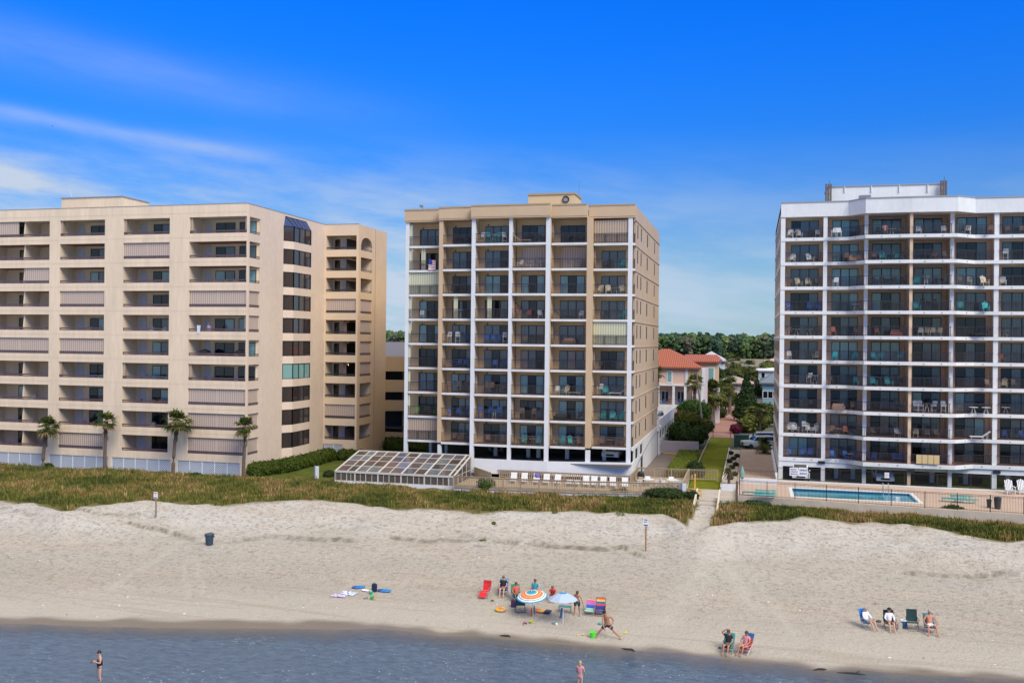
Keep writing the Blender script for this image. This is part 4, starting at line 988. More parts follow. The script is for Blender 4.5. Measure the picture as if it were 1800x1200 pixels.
        # scuppers under each sill
# side corner openings
for k in range(10):
    z0=LT[k]-OH; z1=LT[k]; y0,y1=SY[0]
    rb=MB(); rb.box(XS-.14,XS-.08,y0,y1,z0+.22,z0+.30); rb.box(XS-.13,XS-.09,y0,y1,z0+.02,z0+.1); rb.build('balcony_rail',RPU,LB)
    if k in LSS: MB().box(XS-.22,XS-.18,y0,y1,z0,z1).build('storm_shutter',SHY,LB)
    for fx in range(3):
        pass
# roof + penthouse
MB().box(XW0,XS-WT,YL+WT,YE+6,LTOP-.5,LTOP-.3).build('roof',mat('roof_felt',(.3,.29,.27)),LB)
MB().box(XW0,XS+.03,YL-.03,YL+WT,LTOP,LTOP+.06).build('parapet_cap',mat('cap_brown',(.33,.26,.20)),LB)
MB().box(XS-WT,XS+.03,YL+WT,YE,LTOP,LTOP+.06).build('parapet_cap',mat('cap_brown',(.33,.26,.20)),LB)
MB().box(-81.7,-73.15,97,102,LTOP-.4,34.15).build('penthouse',STL,LB)
MB().box(-81.8,-73.05,96.9,102.1,34.15,34.25).build('penthouse_roof',mat('trim_grey',(.30,.30,.31)),LB)
# rear-right wing
WX0=XS; WX1=-50.22; WY=YE; WYB=123.95
wo=XatY(572,WY,600),XatY(625,WY,600); wn=XatY(560,WY,600),XatY(567,WY,600)
ws=onX(633,600,WX1).y,onX(653,600,WX1).y
wf=MB(); wsd=MB()
for k in range(10):
    z1=LT[k]-.05; z0=z1-OH; top=LTOP if k==0 else LT[k-1]-.05-OH
    for a,b_ in ((wn[1],wo[0]),(wo[1],WX1)): wf.box(a,b_,WY,WY+WT,z0,z1)
    wf.box(WX0+.0,wn[0],WY,WY+WT,z0,z1)
    wf.box(WX0+.0,WX1,WY,WY+WT,z1,top)
    if k: 
        wsd.box(WX1-WT,WX1,WY+WT,ws[0],z0,z1); wsd.box(WX1-WT,WX1,ws[1],WYB,z0,z1); wsd.box(WX1-WT,WX1,WY+WT,WYB,z1,top)
    else: wsd.box(WX1-WT,WX1,WY+WT,WYB,z1,top); wsd.box(WX1-WT,WX1,ws[1],WYB,z0,z1); wsd.box(WX1-WT,WX1,WY+WT,ws[0],z0,z1)
wf.box(WX0,WX1,WY,WY+WT,3.6,LT[9]-.05-OH); wf.box(WX0+2.8,WX1,WY,WY+WT,1.5,3.6)
wsd.box(WX1-WT,WX1,WY+WT,WYB,1.5,LT[9]-.05-OH)
wf.build('wing_front_wall',mat('stucco_wing',(.73,.56,.385),.85,var=.05,vs=.5,bump=.25,bs=30),LB); 
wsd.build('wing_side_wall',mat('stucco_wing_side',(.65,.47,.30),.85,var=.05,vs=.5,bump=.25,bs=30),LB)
MB().box(WX1,WX1+.04,ws[1]+1.0,ws[1]+1.06,1.8,LTOP).build('downpipe',mat('cap_brown',(.33,.26,.20)),LB)
MB().box(WX0-2,WX1+.03,WY-.03,WY+WT,LTOP,LTOP+.06).build('parapet_cap',mat('cap_brown',(.33,.26,.20)),LB)
# arch infill at the top side opening
ar=MB(); y0,y1=ws; z1=LT[0]-.05; ym=(y0+y1)/2; hw=(y1-y0)/2
for i in range(12):
    ya=y0+(y1-y0)*i/12; yb_=y0+(y1-y0)*(i+1)/12
    za=z1-1.2+1.15*math.sqrt(max(0,1-((ya-ym)/hw)**2)); zb=z1-1.2+1.15*math.sqrt(max(0,1-((yb_-ym)/hw)**2))
    vs=[(WX1-WT,ya,za),(WX1,ya,za),(WX1,yb_,zb),(WX1-WT,yb_,zb),(WX1-WT,ya,z1),(WX1,ya,z1),(WX1,yb_,z1),(WX1-WT,yb_,z1)]
    ar.add(vs,[(0,1,2,3),(7,6,5,4),(1,5,6,2),(0,3,7,4)])
ar.build('arch_spandrel',mat('stucco_wing_side',(.65,.47,.30)),LB)
WIB=WY+2.1
MB().box(WX0,WX1-2.1,WIB,WIB+.2,3.3,LTOP-.3).build('wing_inner_wall',STL,LB)
MB().box(WX1-2.3,WX1-2.1,WIB+.2,WYB,3.3,LTOP-.3).build('wing_inner_wall',STL,LB)
MB().box(wo[0]-.25,wo[0],WY+WT,WIB,3.3,LTOP-.3).build('wing_partition',STL,LB)
MB().box(WX1-2.1,WX1-WT,ws[1],ws[1]+.2,3.3,LTOP-.3).build('wing_partition',STL,LB)
WSH={3,8}; WSS={3,4,5,6,8}
for k in range(10):
    z1=LT[k]-.05; z0=z1-OH
    cs=MB(); cs.box(wo[0],WX1-WT,WY+WT,WIB,z1+.02,z1+.2); cs.box(WX1-2.1,WX1-WT,WIB,ws[1],z1+.02,z1+.2); cs.build('balcony_ceiling',CEIL,LB)
    cs=MB(); cs.box(wo[0],WX1-WT,WY+WT,WIB,z0-.95,z0-.85); cs.box(WX1-2.1,WX1-WT,WIB,ws[1],z0-.95,z0-.85); cs.build('balcony_floor',FLR,LB)
    f=MB().box(wn[0],wn[1],WY+.12,WY+.16,z0+.25,z1-.2).build('slot_window',FRM,LB); MB().box(wn[0]+.06,wn[1]-.06,WY+.1,WY+.12,z0+.33,z1-.28).build('pane',GLD,f)
    MB().box(wn[0],wn[1],WY+.0,WY+WT,z0,z0+.25).build('window_sill_wall',STL,LB)
    MB().box(wn[0],wn[1],WY+.0,WY+WT,z1-.2,z1).build('window_sill_wall',STL,LB)
    rb=MB(); rail2(rb,wo[0],wo[1],WY+.1,z0); rb.build('balcony_rail',mat('rail_dark',(.035,.028,.027)),LB)
    rb=MB(); rb.box(WX1-.14,WX1-.08,ws[0],ws[1],z0+.22,z0+.30); rb.box(WX1-.13,WX1-.09,ws[0],ws[1],z0+.02,z0+.1); rb.build('balcony_rail',RPU,LB)
    if k in WSH: MB().box(wo[0]+.02,wo[1]-.02,WY+.18,WY+.22,z0,z1).build('storm_shutter',SHX,LB)
    else:
        glassdoor(LB,wo[0]+.3,wo[0]+1.0,WIB-.02,z0-.8,z1-.3,'D'); MB().box(wo[0]+1.35,wo[0]+2.25,WIB-.05,WIB,z0-.85,z1-.15).build('storage_door',DOORW,LB)
        if k in (4,5,6): MB().box(wo[0]+2.3,wo[0]+2.75,WY+.6,WY+.66,z0-.8,z1).build('folded_shutter',mat('shutter_brown',(.22,.13,.09)),LB)
    if k in WSS: MB().box(WX1-.22,WX1-.18,ws[0],ws[1],z0,z1).build('storm_shutter',SHY,LB)
    f=MB().box(WX1-2.1,WX1-2.06,ws[0]+.1,ws[1]-.1,z0-.8,z1-.3).build('glass_door',FRM,LB); MB().box(WX1-2.06,WX1-2.04,ws[0]+.2,ws[1]-.2,z0-.7,z1-.4).build('pane',GLD,f)
p=onY(611,641.5,115.8); ol=MB().ell((p.x,115.9,p.z),(.10,.08,.10),8,6).build('lit_lamp',mat('lamp_glow',(1,.72,.35),emit=3),LB)
# lattice skirt
def lattice(a,b_,y,z0,z1,st=.26,t=.045):
    m=MB(); h=z1-z0; n=int((b_-a+h)/st)
    for i in range(n+1):
        for sg,yo in ((1,0),(-1,.02)):
            x=a-h+i*st if sg>0 else a+i*st
            p0=[x,z0];p1=[x+h*sg,z1]
            if sg<0: p0=[a+i*st,z0]; p1=[a+i*st-h,z1]
            # clip to [a,b]
            (xa,za),(xb,zb)=p0,p1
            def cl(xa,za,xb,zb,X): t_=(X-xa)/(xb-xa); return X,za+(zb-za)*t_
            if max(xa,xb)<=a or min(xa,xb)>=b_: continue
            if xa<a: xa,za=cl(xa,za,xb,zb,a)
            if xb<a: xb,zb=cl(xa,za,xb,zb,a)
            if xa>b_: xa,za=cl(xa,za,xb,zb,b_)
            if xb>b_: xb,zb=cl(xa,za,xb,zb,b_)
            m.add([(xa-t,y+yo,za),(xa+t,y+yo,za),(xb+t,y+yo,zb),(xb-t,y+yo,zb),(xa-t,y+yo+.012,za),(xa+t,y+yo+.012,za),(xb+t,y+yo+.012,zb),(xb-t,y+yo+.012,zb)],[(0,1,2,3),(7,6,5,4),(0,4,5,1),(2,6,7,3)])
    npst=max(2,int((b_-a)/1.45))
    for i in range(npst+1): x=a+(b_-a)*i/npst; m.box(max(a,x-.045),min(b_,x+.045),y-.03,y+.04,z0,z1)
    return m
for a,b_ in LAT:
    lattice(a,b_,YL+.06,1.55,3.4).build('lattice_panel',mat('lattice_white',(.68,.71,.78),.6),LB)
    MB().box(a,b_,YL+.35,YL+.4,1.5,3.42).build('lattice_backing',mat('lattice_back',(.30,.29,.30),.9),LB)
lattice(WX0+.1,WX0+2.8,WY+.06,1.5,3.6).build('lattice_panel',mat('lattice_white',(.68,.71,.78)),LB)
# furniture + person + towel on the left block
def lf(spec,j,k,bn):
    a,b_=LO[j]; z=ZF[k]
    toks=spec.split()
    for i,tk in enumerate(toks):
        kk,c,fr=tk[0],tk[1],float(tk[2:]); where='alone' if len(toks)==1 else ORD[i]+' from left'
        furn(kk,c,(a+.4+(b_-a-.8)*fr,YL+1.25,z+.25),rnd.uniform(-.4,.4),f"{COLS[c][1]} {KND[kk][1]}, {where}, left block, {ORDW[k]} row down, opening {bn}",'furniture on the balconies of the left block')
for sp,j,k,bn in (('Ac.3 Ac.5 Ac.7 Ac.92',4,2,'four'),('Aw.45 Aw.75',3,4,'three'),('At.3 At.5 At.8 At.96',3,6,'three'),('At.78',3,5,'three'),('Ct.45 Cb.6 Ct.8',2,6,'two'),('Ck.2 Cr.5 Cr.7 Cr.92',3,7,'three'),('Ac.5 Cn.9',3,8,'three'),('Cn.4 Cn.6 Cw.95',2,8,'two'),('Aw.6',1,7,'one'),('Aw.55 Aw.9',1,8,'one'),('Ac.45',2,4,'two'),('Ct.4 Ct.6',2,1,'two')): lf(sp,j,k,bn)
for q,px in enumerate((360,423)):
    p=onY(px,621,YL+1.2); u=MB(); u.lathe((p.x,YL+1.2,ZF[5]),[(.02,1.0),(.75,1.28),(.45,1.5),(.03,1.62)],10); u.tube([(p.x,YL+1.2,ZF[5]),(p.x,YL+1.2,ZF[5]+1.6)],.02,5)
    tag(u.build('patio_umbrella',mat('furniture_black',(.02,.02,.022))),f'black domed parasol, {"left" if q==0 else "right"} of two on the sixth row of the left block','umbrella','black parasols on one balcony')
for q in range(3):
    px=(358,372,389)[q]; p=onY(px,664,YL+1.0); furn('C','k',(p.x,YL+1.1,ZF[6]+.2),0,f'black patio chair, {ORD[q]} of three on the seventh row, corner balcony, left block','furniture on the balconies of the left block')
tw=MB(); p=onY(349,577,YL-.05)
for i in range(5): tw.add([(p.x-.22+.09*i,YL-.02,p.z+.35),(p.x-.13+.09*i,YL-.02-.03*(i%2),p.z+.35),(p.x-.10+.07*i,YL-.06,p.z-.55-.1*(i%2)),(p.x-.17+.07*i,YL-.05,p.z-.55)],[(0,1,2,3)])
tag(tw.build('white_towel',mat('towel_white',(.75,.77,.85))),'white towel hanging over the rail of the fifth row corner balcony','towel')
an=MB(); p=onY(128,340,98); an.bar((p.x,98,34.2),(p.x-.45,98,35.3),.025); tag(an.build('roof_antenna',GREYM),'thin tilted antenna rod on the penthouse of the beige left block','antenna')
# ================================================================== parking garage behind, left of the middle tower
PG=thing('parking_garage','beige open parking garage with sloping decks seen in the gap left of the middle tower','building',(-46,135,1.9))
gm=mat('garage_beige',(.57,.38,.21),.85,var=.05,vs=.5)
gx0=-57;gx1=-36
yG=128.
def gzv(px,py): return onY(px,py,yG).z
for i,(a0,a1,b0,b1) in enumerate(((626,626,653,650),(668,666,690,684),(704,700,725,712),(737,728,762,752))):
    # left (px 682) and right (px 712) tops/bottoms of each beige band
    xl=XatY(682,yG);xr=XatY(712,yG); e=lambda z0,z1,x:(z0+(z1-z0)*(x-xl)/(xr-xl))
    if i==3: continue
    t0,t1,q0,q1=[gzv(682 if n%2==0 else 712,v) for n,v in enumerate((a0,a1,b0,b1))]
    X0,X1=gx0,gx1+6
    f=MB().add([(X0,yG,e(q0,q1,xl)),(X1,yG,e(q0,q1,xr)),(X1,yG+.3,e(q0,q1,xr)),(X0,yG+.3,e(q0,q1,xl)),(X0,yG,e(t0,t1,xl)),(X1,yG,e(t0,t1,xr)),(X1,yG+.3,e(t0,t1,xr)),(X0,yG+.3,e(t0,t1,xl))],[(0,3,2,1),(4,5,6,7),(0,1,5,4),(1,2,6,5),(2,3,7,6),(3,0,4,7)]).build('deck_band',gm,PG)
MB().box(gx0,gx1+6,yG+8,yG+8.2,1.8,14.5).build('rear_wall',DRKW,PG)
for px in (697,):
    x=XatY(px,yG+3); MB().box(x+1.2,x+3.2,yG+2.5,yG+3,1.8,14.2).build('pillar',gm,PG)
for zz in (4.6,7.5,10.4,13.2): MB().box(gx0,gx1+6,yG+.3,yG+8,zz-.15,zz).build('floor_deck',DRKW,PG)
MB().box(gx0,gx1+6,yG,yG+.3,gzv(690,768),gzv(690,752)-.6).build('base_wall',gm,PG)
HS=thing('shingle_roof_house','large grey shingled roof beyond the parking garage, left of the middle tower','house',(-50,150,2))
p0=onY(677,602,146);p1=onY(715,627,140)
MB().add([(-66,140,p1.z),(-40,140,p1.z),(-40,152,p0.z+.1),(-66,152,p0.z+.1)],[(0,1,2,3)]).build('roof',wavemat('shingle_grey',(.16,.155,.18),(.11,.105,.125),axis='Z',scale=5,rough=.9),HS)
MB().box(-65,-41,141,152,2,p1.z-.1).build('wall',gm,HS)
# ================================================================== glasshouse at the foot of the middle tower
GH=thing('glasshouse','low glazed lean-to with white bars and sloping brown-tinted panes beside the tan tower','glasshouse',(-36,93,2.0))
WB=mat('white_bar',(.56,.52,.46),.6,var=.08,vs=2)
Ye=92.2; Yr=98.35
xe0,xe1=-42.95,-29.75; ze=3.38; zr=4.83; xs=-38.15
def zroof(y): return ze+(zr-ze)*(y-Ye)/(Yr-Ye)
bars=[(591,631,1),(609.5,644,0),(624,660,1),(643,678,0),(664.5,699,1),(684,712,0),(705,734,1),(727,752,0),(746,773,1),(769,793,0),(789,812,1),(806.5,830,1)]
xb=[XatY(a,Ye,830) for a,_,_ in bars]; xb[0]=xe0; xb[-1]=xe1
fr=MB()
for x,(_,_,big) in zip(xb,bars):
    t=.085 if big else .04
    fr.add([(x-t,Ye,ze-.02),(x+t,Ye,ze-.02),(x+t,Yr,zr-.02),(x-t,Yr,zr-.02),(x-t,Ye,ze+.07),(x+t,Ye,ze+.07),(x+t,Yr,zr+.07),(x-t,Yr,zr+.07)],[(0,3,2,1),(4,5,6,7),(0,1,5,4),(1,2,6,5),(2,3,7,6),(3,0,4,7)])
fr.build('roof_rafter',WB,GH)
pu=MB()
for f in (0.28,.54,.79):
    y=Ye+(Yr-Ye)*f; z=zroof(y); pu.box(xe0,xe1,y-.03,y+.03,z+.01,z+.065)
pu.box(xe0-.05,xe1+.05,Ye-.08,Ye+.05,ze-.1,ze+.1); pu.box(xe0,xe1,Yr-.02,Yr+.12,zr-.1,zr+.12)
pu.build('purlin',WB,GH)
tints=[(.085,.06,.055),(.075,.05,.035),(.10,.08,.08),(.06,.05,.05),(.13,.14,.15)]
for i in range(len(xb)-1):
    for q,(f0,f1) in enumerate(((0,.28),(.28,.54),(.54,.79),(.79,1))):
        y0,y1=Ye+(Yr-Ye)*f0,Ye+(Yr-Ye)*f1
        ti=(i*3+q*2+(i*q)%3)%5 if not (q==0 and i in (2,3)) else 4
        m_=mat('roof_glass_%d'%ti,tints[ti],.14,spec=1.,var=.25,vs=1.2,stretch=(1,.4,1))
        MB().add([(xb[i]+.04,y0,zroof(y0)+.02),(xb[i+1]-.04,y0,zroof(y0)+.02),(xb[i+1]-.04,y1,zroof(y1)+.02),(xb[i]+.04,y1,zroof(y1)+.02)],[(0,1,2,3)]).build('roof_pane',m_,GH)
fw_=MB()
for i,x in enumerate(xb):
    t=.075 if bars[i][2] else .035; fw_.box(x-t,x+t,Ye-.04,Ye+.06,2.45,ze-.05)
for i in range(len(xb)-1):
    x=(xb[i]+xb[i+1])/2; fw_.box(x-.025,x+.025,Ye-.02,Ye+.03,2.45,ze-.05)
fw_.box(xe0-.05,xe1+.05,Ye-.06,Ye+.08,2.38,2.46); fw_.build('wall_frame',WB,GH)
gls=mat('wall_glass',(.16,.13,.11),.1,spec=1.,alpha=.55)
MB().box(xe0,xe1,Ye,Ye+.015,2.46,ze-.06).build('wall_pane',gls,GH)
MB().box(xe0-.05,xe1+.05,Ye-.08,Ye+.12,1.6,2.38).build('base_wall',WHT,GH)
for xx in (xe0,xe1): MB().add([(xx,Ye,2.4),(xx,Yr,2.4),(xx,Yr,zr),(xx,Ye,ze)],[(0,1,2,3)]).build('gable_pane',gls,GH)
gf=MB()
for xx in (xe0,xe1):
    for y in (Ye,Ye+1.5,Ye+3,Ye+4.5,Yr): gf.box(xx-.03,xx+.03,y-.04,y+.04,2.4,zroof(y))
    gf.bar((xx,Ye,2.4),(xx,Yr,2.4),.05); gf.bar((xx,Ye,3.3),(xx,Yr,3.3),.04)
gf.build('gable_frame',WB,GH)
MB().box(xe0+.1,xe1-.1,Ye+.3,Yr,2.3,2.36).build('floor',mat('glasshouse_floor',(.11,.08,.065),.8,var=.3,vs=1),GH)
MB().box(xe0+.1,xe1-.1,Yr+.02,Yr+.1,2.3,zr-.15).build('rear_wall',mat('glasshouse_rear',(.14,.10,.085),.9,var=.2,vs=1),GH)
# ================================================================== wooden deck
DZ=2.6
DK=thing('wooden_deck','weathered wooden sun deck with slatted rail in front of the middle tower','deck',(-18,94,2.2))
dp=[(-29.5,91.2),(-26,91.1),(-17,91.7),(-8.5,93.2),(-6.6,94.0),(-6.6,104.6),(-12.3,104.2),(-12.3,98.6),(-29.5,98.6)]
MB().prism(dp,DZ-.15,DZ).build('deck_boards',wavemat('deck_boards',(.40,.31,.21),(.32,.24,.16),axis='Y',scale=1.6,rough=.8,lo=.2,hi=.8),DK)
bs_=[(-29.5,91.3),(-26,91.2),(-17,91.8),(-8.5,93.3),(-6.7,94.1)]
mb=MB()
for a,b_ in zip(bs_,bs_[1:]): mb.prism([a,b_,(b_[0],b_[1]+.3),(a[0],a[1]+.3)],1.6,DZ-.16)
mb.build('base_wall',WHT,DK)
def slatfence(pts,z0,h,name,parent,m,gap=.165,sw=.05,posts=1.75):
    mb=MB()
    for si_,((xa,ya),(xb_,yb_)) in enumerate(zip(pts,pts[1:])):
        d=Vector((xb_-xa,yb_-ya,0)); n=int(d.length/gap); u=d.normalized(); v=Vector((-u.y,u.x,0))
        for z,t,w in ((z0+h-.04,.04,.07),(z0+h-.15,.09,.02),(z0+.1,.08,.02)):
            a=Vector((xa,ya,0));b_=Vector((xb_,yb_,0)); c=[a-v*w,b_-v*w,b_+v*w,a+v*w]
            mb.add([(q.x,q.y,z) for q in c]+[(q.x,q.y,z+t) for q in c],[(3,2,1,0),(4,5,6,7),(0,1,5,4),(1,2,6,5),(2,3,7,6),(3,0,4,7)])
        np_=max(1,int(d.length/posts)); pq_=[i/np_ for i in range(np_+1)]
        for i in range(1,n):
            if min(abs(i/n-v_) for v_ in pq_)*d.length<.09: continue
            q=Vector((xa,ya,0))+d*(i/max(n,1)); mb.box(q.x-sw*.5,q.x+sw*.5,q.y-sw*.5,q.y+sw*.5,z0+.04,z0+h-.04)
        np_=max(1,int(d.length/posts))
        for i in range(1 if si_ else 0,np_+1):
            q=Vector((xa,ya,0))+d*(i/np_); mb.box(q.x-.06,q.x+.06,q.y-.06,q.y+.06,z0-.3,z0+h+.01)
    return mb.build(name,m,parent)
slatfence([(-29.4,91.25),(-26,91.15),(-17,91.75),(-8.5,93.25),(-6.6,94.05)],DZ,1.05,'deck_rail',DK,WOOD)
slatfence([(-6.65,94.1),(-6.65,104.4)],DZ,1.05,'deck_rail',DK,WOOD)
slatfence([(-12.2,104.2),(-6.7,104.5),(-3.6,105.0)],2.4,1.2,'deck_rail',DK,WOOD)
slatfence([(-12.2,98.7),(-12.2,104.1)],DZ,1.0,'deck_rail',DK,WOOD)
slatfence([(-26.5,98.5),(-12.3,98.5)],DZ,.85,'deck_rail',DK,WOOD,gap=.22,sw=.09)
mb=MB(); mb.prism([(-29.4,98.4),(-26.4,94.6),(-26.4,94.75),(-29.4,98.55)],DZ,DZ+1.05); mb.build('privacy_screen',WOODL,DK)
# loungers
lp=[(893,'fabric'),(918,'fabric'),(946,'p'),(969,'f'),(988,'f'),(1005,'low'),(1024,'low'),(1041,'f'),(1059,'f'),(1078,'f'),(1095,'f')]
px0=[903,922,943,961,980,1001,1014,1031,1045,1061,1078,1099]
LW=[None]
lm=k_lounger(.8).mesh('sun_lounger',WHT)
lf2=k_lounger(.12).mesh('sun_lounger',WHT)
for i,px in enumerate(px0):
    x=XatY(px,95.6,850); flat=i in (5,6)
    root=thing('sun_lounger',(['white sun lounger at the far left end of the deck row','white sun lounger second from the left end of the deck row','white lounger with a purple and white towel over its back','white lounger just right of the purple towel','white lounger left of the two laid flat','left lounger of the two laid flat','right lounger of the two laid flat','white lounger just right of the flat pair','white sun lounger, fourth from the right end of the deck row','white sun lounger, third from the right end of the deck row','white sun lounger second from the right end of the deck row','white sun lounger at the far right end of the deck row'][i]),'sun lounger',(x,95.4,DZ),0,'white loungers lined up on the deck')
    o=bpy.data.objects.new('frame',lf2 if flat else lm); COL.objects.link(o); o.parent=root; o.rotation_euler=(0,0,math.pi/2+rnd.uniform(-.06,.06)+.15)
    if i==2:
        tb=MB(); tb.box(x-.28,x+.28,95.95,96.1,DZ+.55,DZ+1.02); tb.ell((x,95.92,DZ+.78),(.17,.05,.17),8,5); to=tb.build('towel',mat('towel_purple',(.22,.14,.40))); tag(to,'purple towel draped over the third deck lounger','towel')
# plastic tables and chairs on the deck
def k_plastic():
    m=MB()
    for sx in (-1,1):
        for sy in (-1,1): m.bar((sx*.22,sy*.22,0),(sx*.2,sy*.2,.42),.04)
        m.box(sx*.27-.04,sx*.27+.04,-.25,.25,.60,.63); m.bar((sx*.25,-.22,.42),(sx*.27,-.22,.60),.03)
    m.box(-.25,.25,-.25,.24,.40,.44)
    m.add([(-.24,.22,.44),(.24,.22,.44),(.26,.36,.84),(-.26,.36,.84),(-.24,.25,.44),(.24,.25,.44),(.26,.39,.84),(-.26,.39,.84)],[(0,1,2,3),(5,4,7,6),(3,2,6,7),(0,3,7,4),(1,5,6,2)])
    return m
plm=k_plastic().mesh('plastic_chair',WHT)
tb_=k_table(.72,.6).mesh('plastic_table',WHT)
for s,(px,py) in enumerate(((1140,842),(1182,843))):
    c=onz(px,py,DZ+.7); nm='left' if s==0 else 'right'
    o=bpy.data.objects.new('plastic_table',tb_); COL.objects.link(o); o.location=(c.x,c.y,DZ); tag(o,f'round white plastic table of the {nm} set at the right end of the deck','table','white plastic tables')
    for q,a in enumerate((200,100,20,300)):
        if s==0 and q==3: continue
        aa=R(a); o=bpy.data.objects.new('plastic_chair',plm); COL.objects.link(o); o.location=(c.x+.95*math.cos(aa),c.y+.95*math.sin(aa),DZ); o.rotation_euler=(0,0,aa-math.pi/2)
        tag(o,f"white plastic chair on the {['left','far','right','near'][q]} side of the {nm} deck table",'chair','white plastic chairs')
g=MB(); p=onz(1123,850,DZ); g.box(p.x-.35,p.x+.35,p.y+1.4,p.y+1.9,DZ+.55,DZ+.8); g.lathe((p.x,p.y+1.65,DZ+.8),[(.34,0),(.33,.15),(.2,.3),(.02,.33)],10)
for sx in (-.3,.3): g.box(p.x+sx-.03,p.x+sx+.03,p.y+1.45,p.y+1.85,DZ,DZ+.55)
tag(g.build('barbecue_grill',mat('furniture_black',(.02,.02,.022))),'covered dark barbecue grill by the deck corner under the white wall','grill')
# corner board (blue and white) and yellow shower post
p=onz(1201,877,2.1); c=MB(); c.box(p.x-.32,p.x-.1,p.y,p.y+.2,1.8,3.65); c.cur=1; c.box(p.x-.1,p.x+.28,p.y,p.y+.2,1.8,3.62)
tag(c.build('gate_post',[mat('post_blue_grey',(.16,.20,.27),.7),WHT]),'tall square corner post, half blue grey and half white, at the deck end','post')
p=onz(1221.5,863,2.4); c=thing('shower_post','yellow wooden beach shower post with side rails by the steps','shower',(p.x,p.y,2.2))
YW=mat('yellow_paint',(.62,.36,.05),.7,var=.15,vs=3); m_=MB(); m_.box(p.x-.08,p.x+.08,p.y-.08,p.y+.08,1.9,4.15); m_.build('post',YW,c)
m_=MB(); m_.bar((p.x,p.y-.1,4.0),(p.x-.02,p.y-.3,3.9),.03); m_.bar((p.x-.12,p.y-.1,3.0),(p.x-.12,p.y-.1,3.3),.03); m_.build('tap',GREYM,c)
slatfence([(-6.5,94.0),(-5.35,93.2),(-4.75,93.1)],2.2,.95,'low_rail',c,YW)
# ---- beach steps
ST=thing('beach_steps','short flight of wooden steps with cream side walls leading to the sand','steps',(-4.1,90,2.1))
for i,(y0,y1,z) in enumerate(((91.2,92.7,2.50),(89.7,91.2,2.36),(88.2,89.7,2.22))): MB().box(-5.05,-3.05,y0,y1,z-.5,z).build('tread',CONC,ST)
for x in (-5.2,-3.05): MB().add([(x,86.5,1.9),(x+.16,86.5,1.9),(x+.16,93.4,1.9),(x,93.4,1.9),(x,86.5,2.5),(x+.16,86.5,2.5),(x+.16,93.4,3.25),(x,93.4,3.25)],[(0,3,2,1),(4,5,6,7),(0,1,5,4),(1,2,6,5),(2,3,7,6),(3,0,4,7)]).build('side_wall',mat('cream_paint',(.62,.55,.42),.7,var=.08,vs=2),ST)
# ---- lawn edging, hedges, bed
EDG=mat('edging_white',(.62,.60,.54),.8,var=.1,vs=2)
kb=MB().box(-3.15,-3.03,99.2,137,2.2,2.62).build('lawn_kerb',EDG); tag(kb,'low pale kerb along the right side of the lawn strip','kerb')
kb=MB().box(-6.5,-6.4,105.5,153,2.2,2.62).build('lawn_kerb',mat('edging_tan',(.42,.35,.24),.85,var=.1,vs=2)); tag(kb,'low tan edging along the left side of the lawn strip','kerb')
HG=[(.055,.078,.012),(.075,.10,.016),(.04,.06,.012)]
def boxhedge(name,label,x0,x1,y0,y1,z0,z1,cols_,n,size=.1,skew=None):
    r=random.Random(5); V=[];Fc=[];Cc=[]
    for i in range(n):
        f=r.choices((0,1,2,3),(3,1.2,1,1))[0]; u,v=r.random(),r.random()
        x=x0+(x1-x0)*u; y=y0+(y1-y0)*v; z=z1
        if f==1: x=x0; z=z0+(z1-z0)*u
        elif f==2: x=x1; z=z0+(z1-z0)*u
        elif f==3: y=y0; z=z0+(z1-z0)*v
        p=Vector((x+r.gauss(0,.06),y+r.gauss(0,.06),z+r.gauss(0,.05))); a=Vector((r.gauss(0,1),r.gauss(0,1),r.gauss(0,1))).normalized(); b_=a.orthogonal().normalized()
        s=size*r.uniform(.6,1.3); k=len(V); V+=[p-a*s,p-b_*s*.6,p+a*s,p+b_*s*.6]; Fc.append((k,k+1,k+2,k+3)); c0=r.choice(cols_); kk=r.uniform(.75,1.25); Cc+=[(c0[0]*kk,c0[1]*kk,c0[2]*kk,1)]*4
    mb=MB().box(x0+.04,x1-.04,y0+.04,y1-.04,z0,z1-.04); k=len(V); V+=[Vector(v) for v in mb.v]; Fc+=[tuple(i+k for i in f) for f in mb.f]
    for f in mb.f: Cc+=[(*cols_[0],1)]*4
    me=bpy.data.meshes.new(name); me.from_pydata([tuple(v) for v in V],[],Fc); me.materials.append(vcolmat('leaf_faces',.6))
    me.color_attributes.new('Col','FLOAT_COLOR','CORNER').data.foreach_set('color',np.array(Cc,dtype=np.float32).ravel())
    o=bpy.data.objects.new(name,me); COL.objects.link(o); return tag(o,label,'hedge')
boxhedge('hedge','clipped rectangular green hedge between the sunken yard and the lawn strip',-9.2,-6.75,105.6,126,2.2,3.25,[(.10,.125,.018),(.12,.145,.02),(.08,.105,.016)],9000,.09)
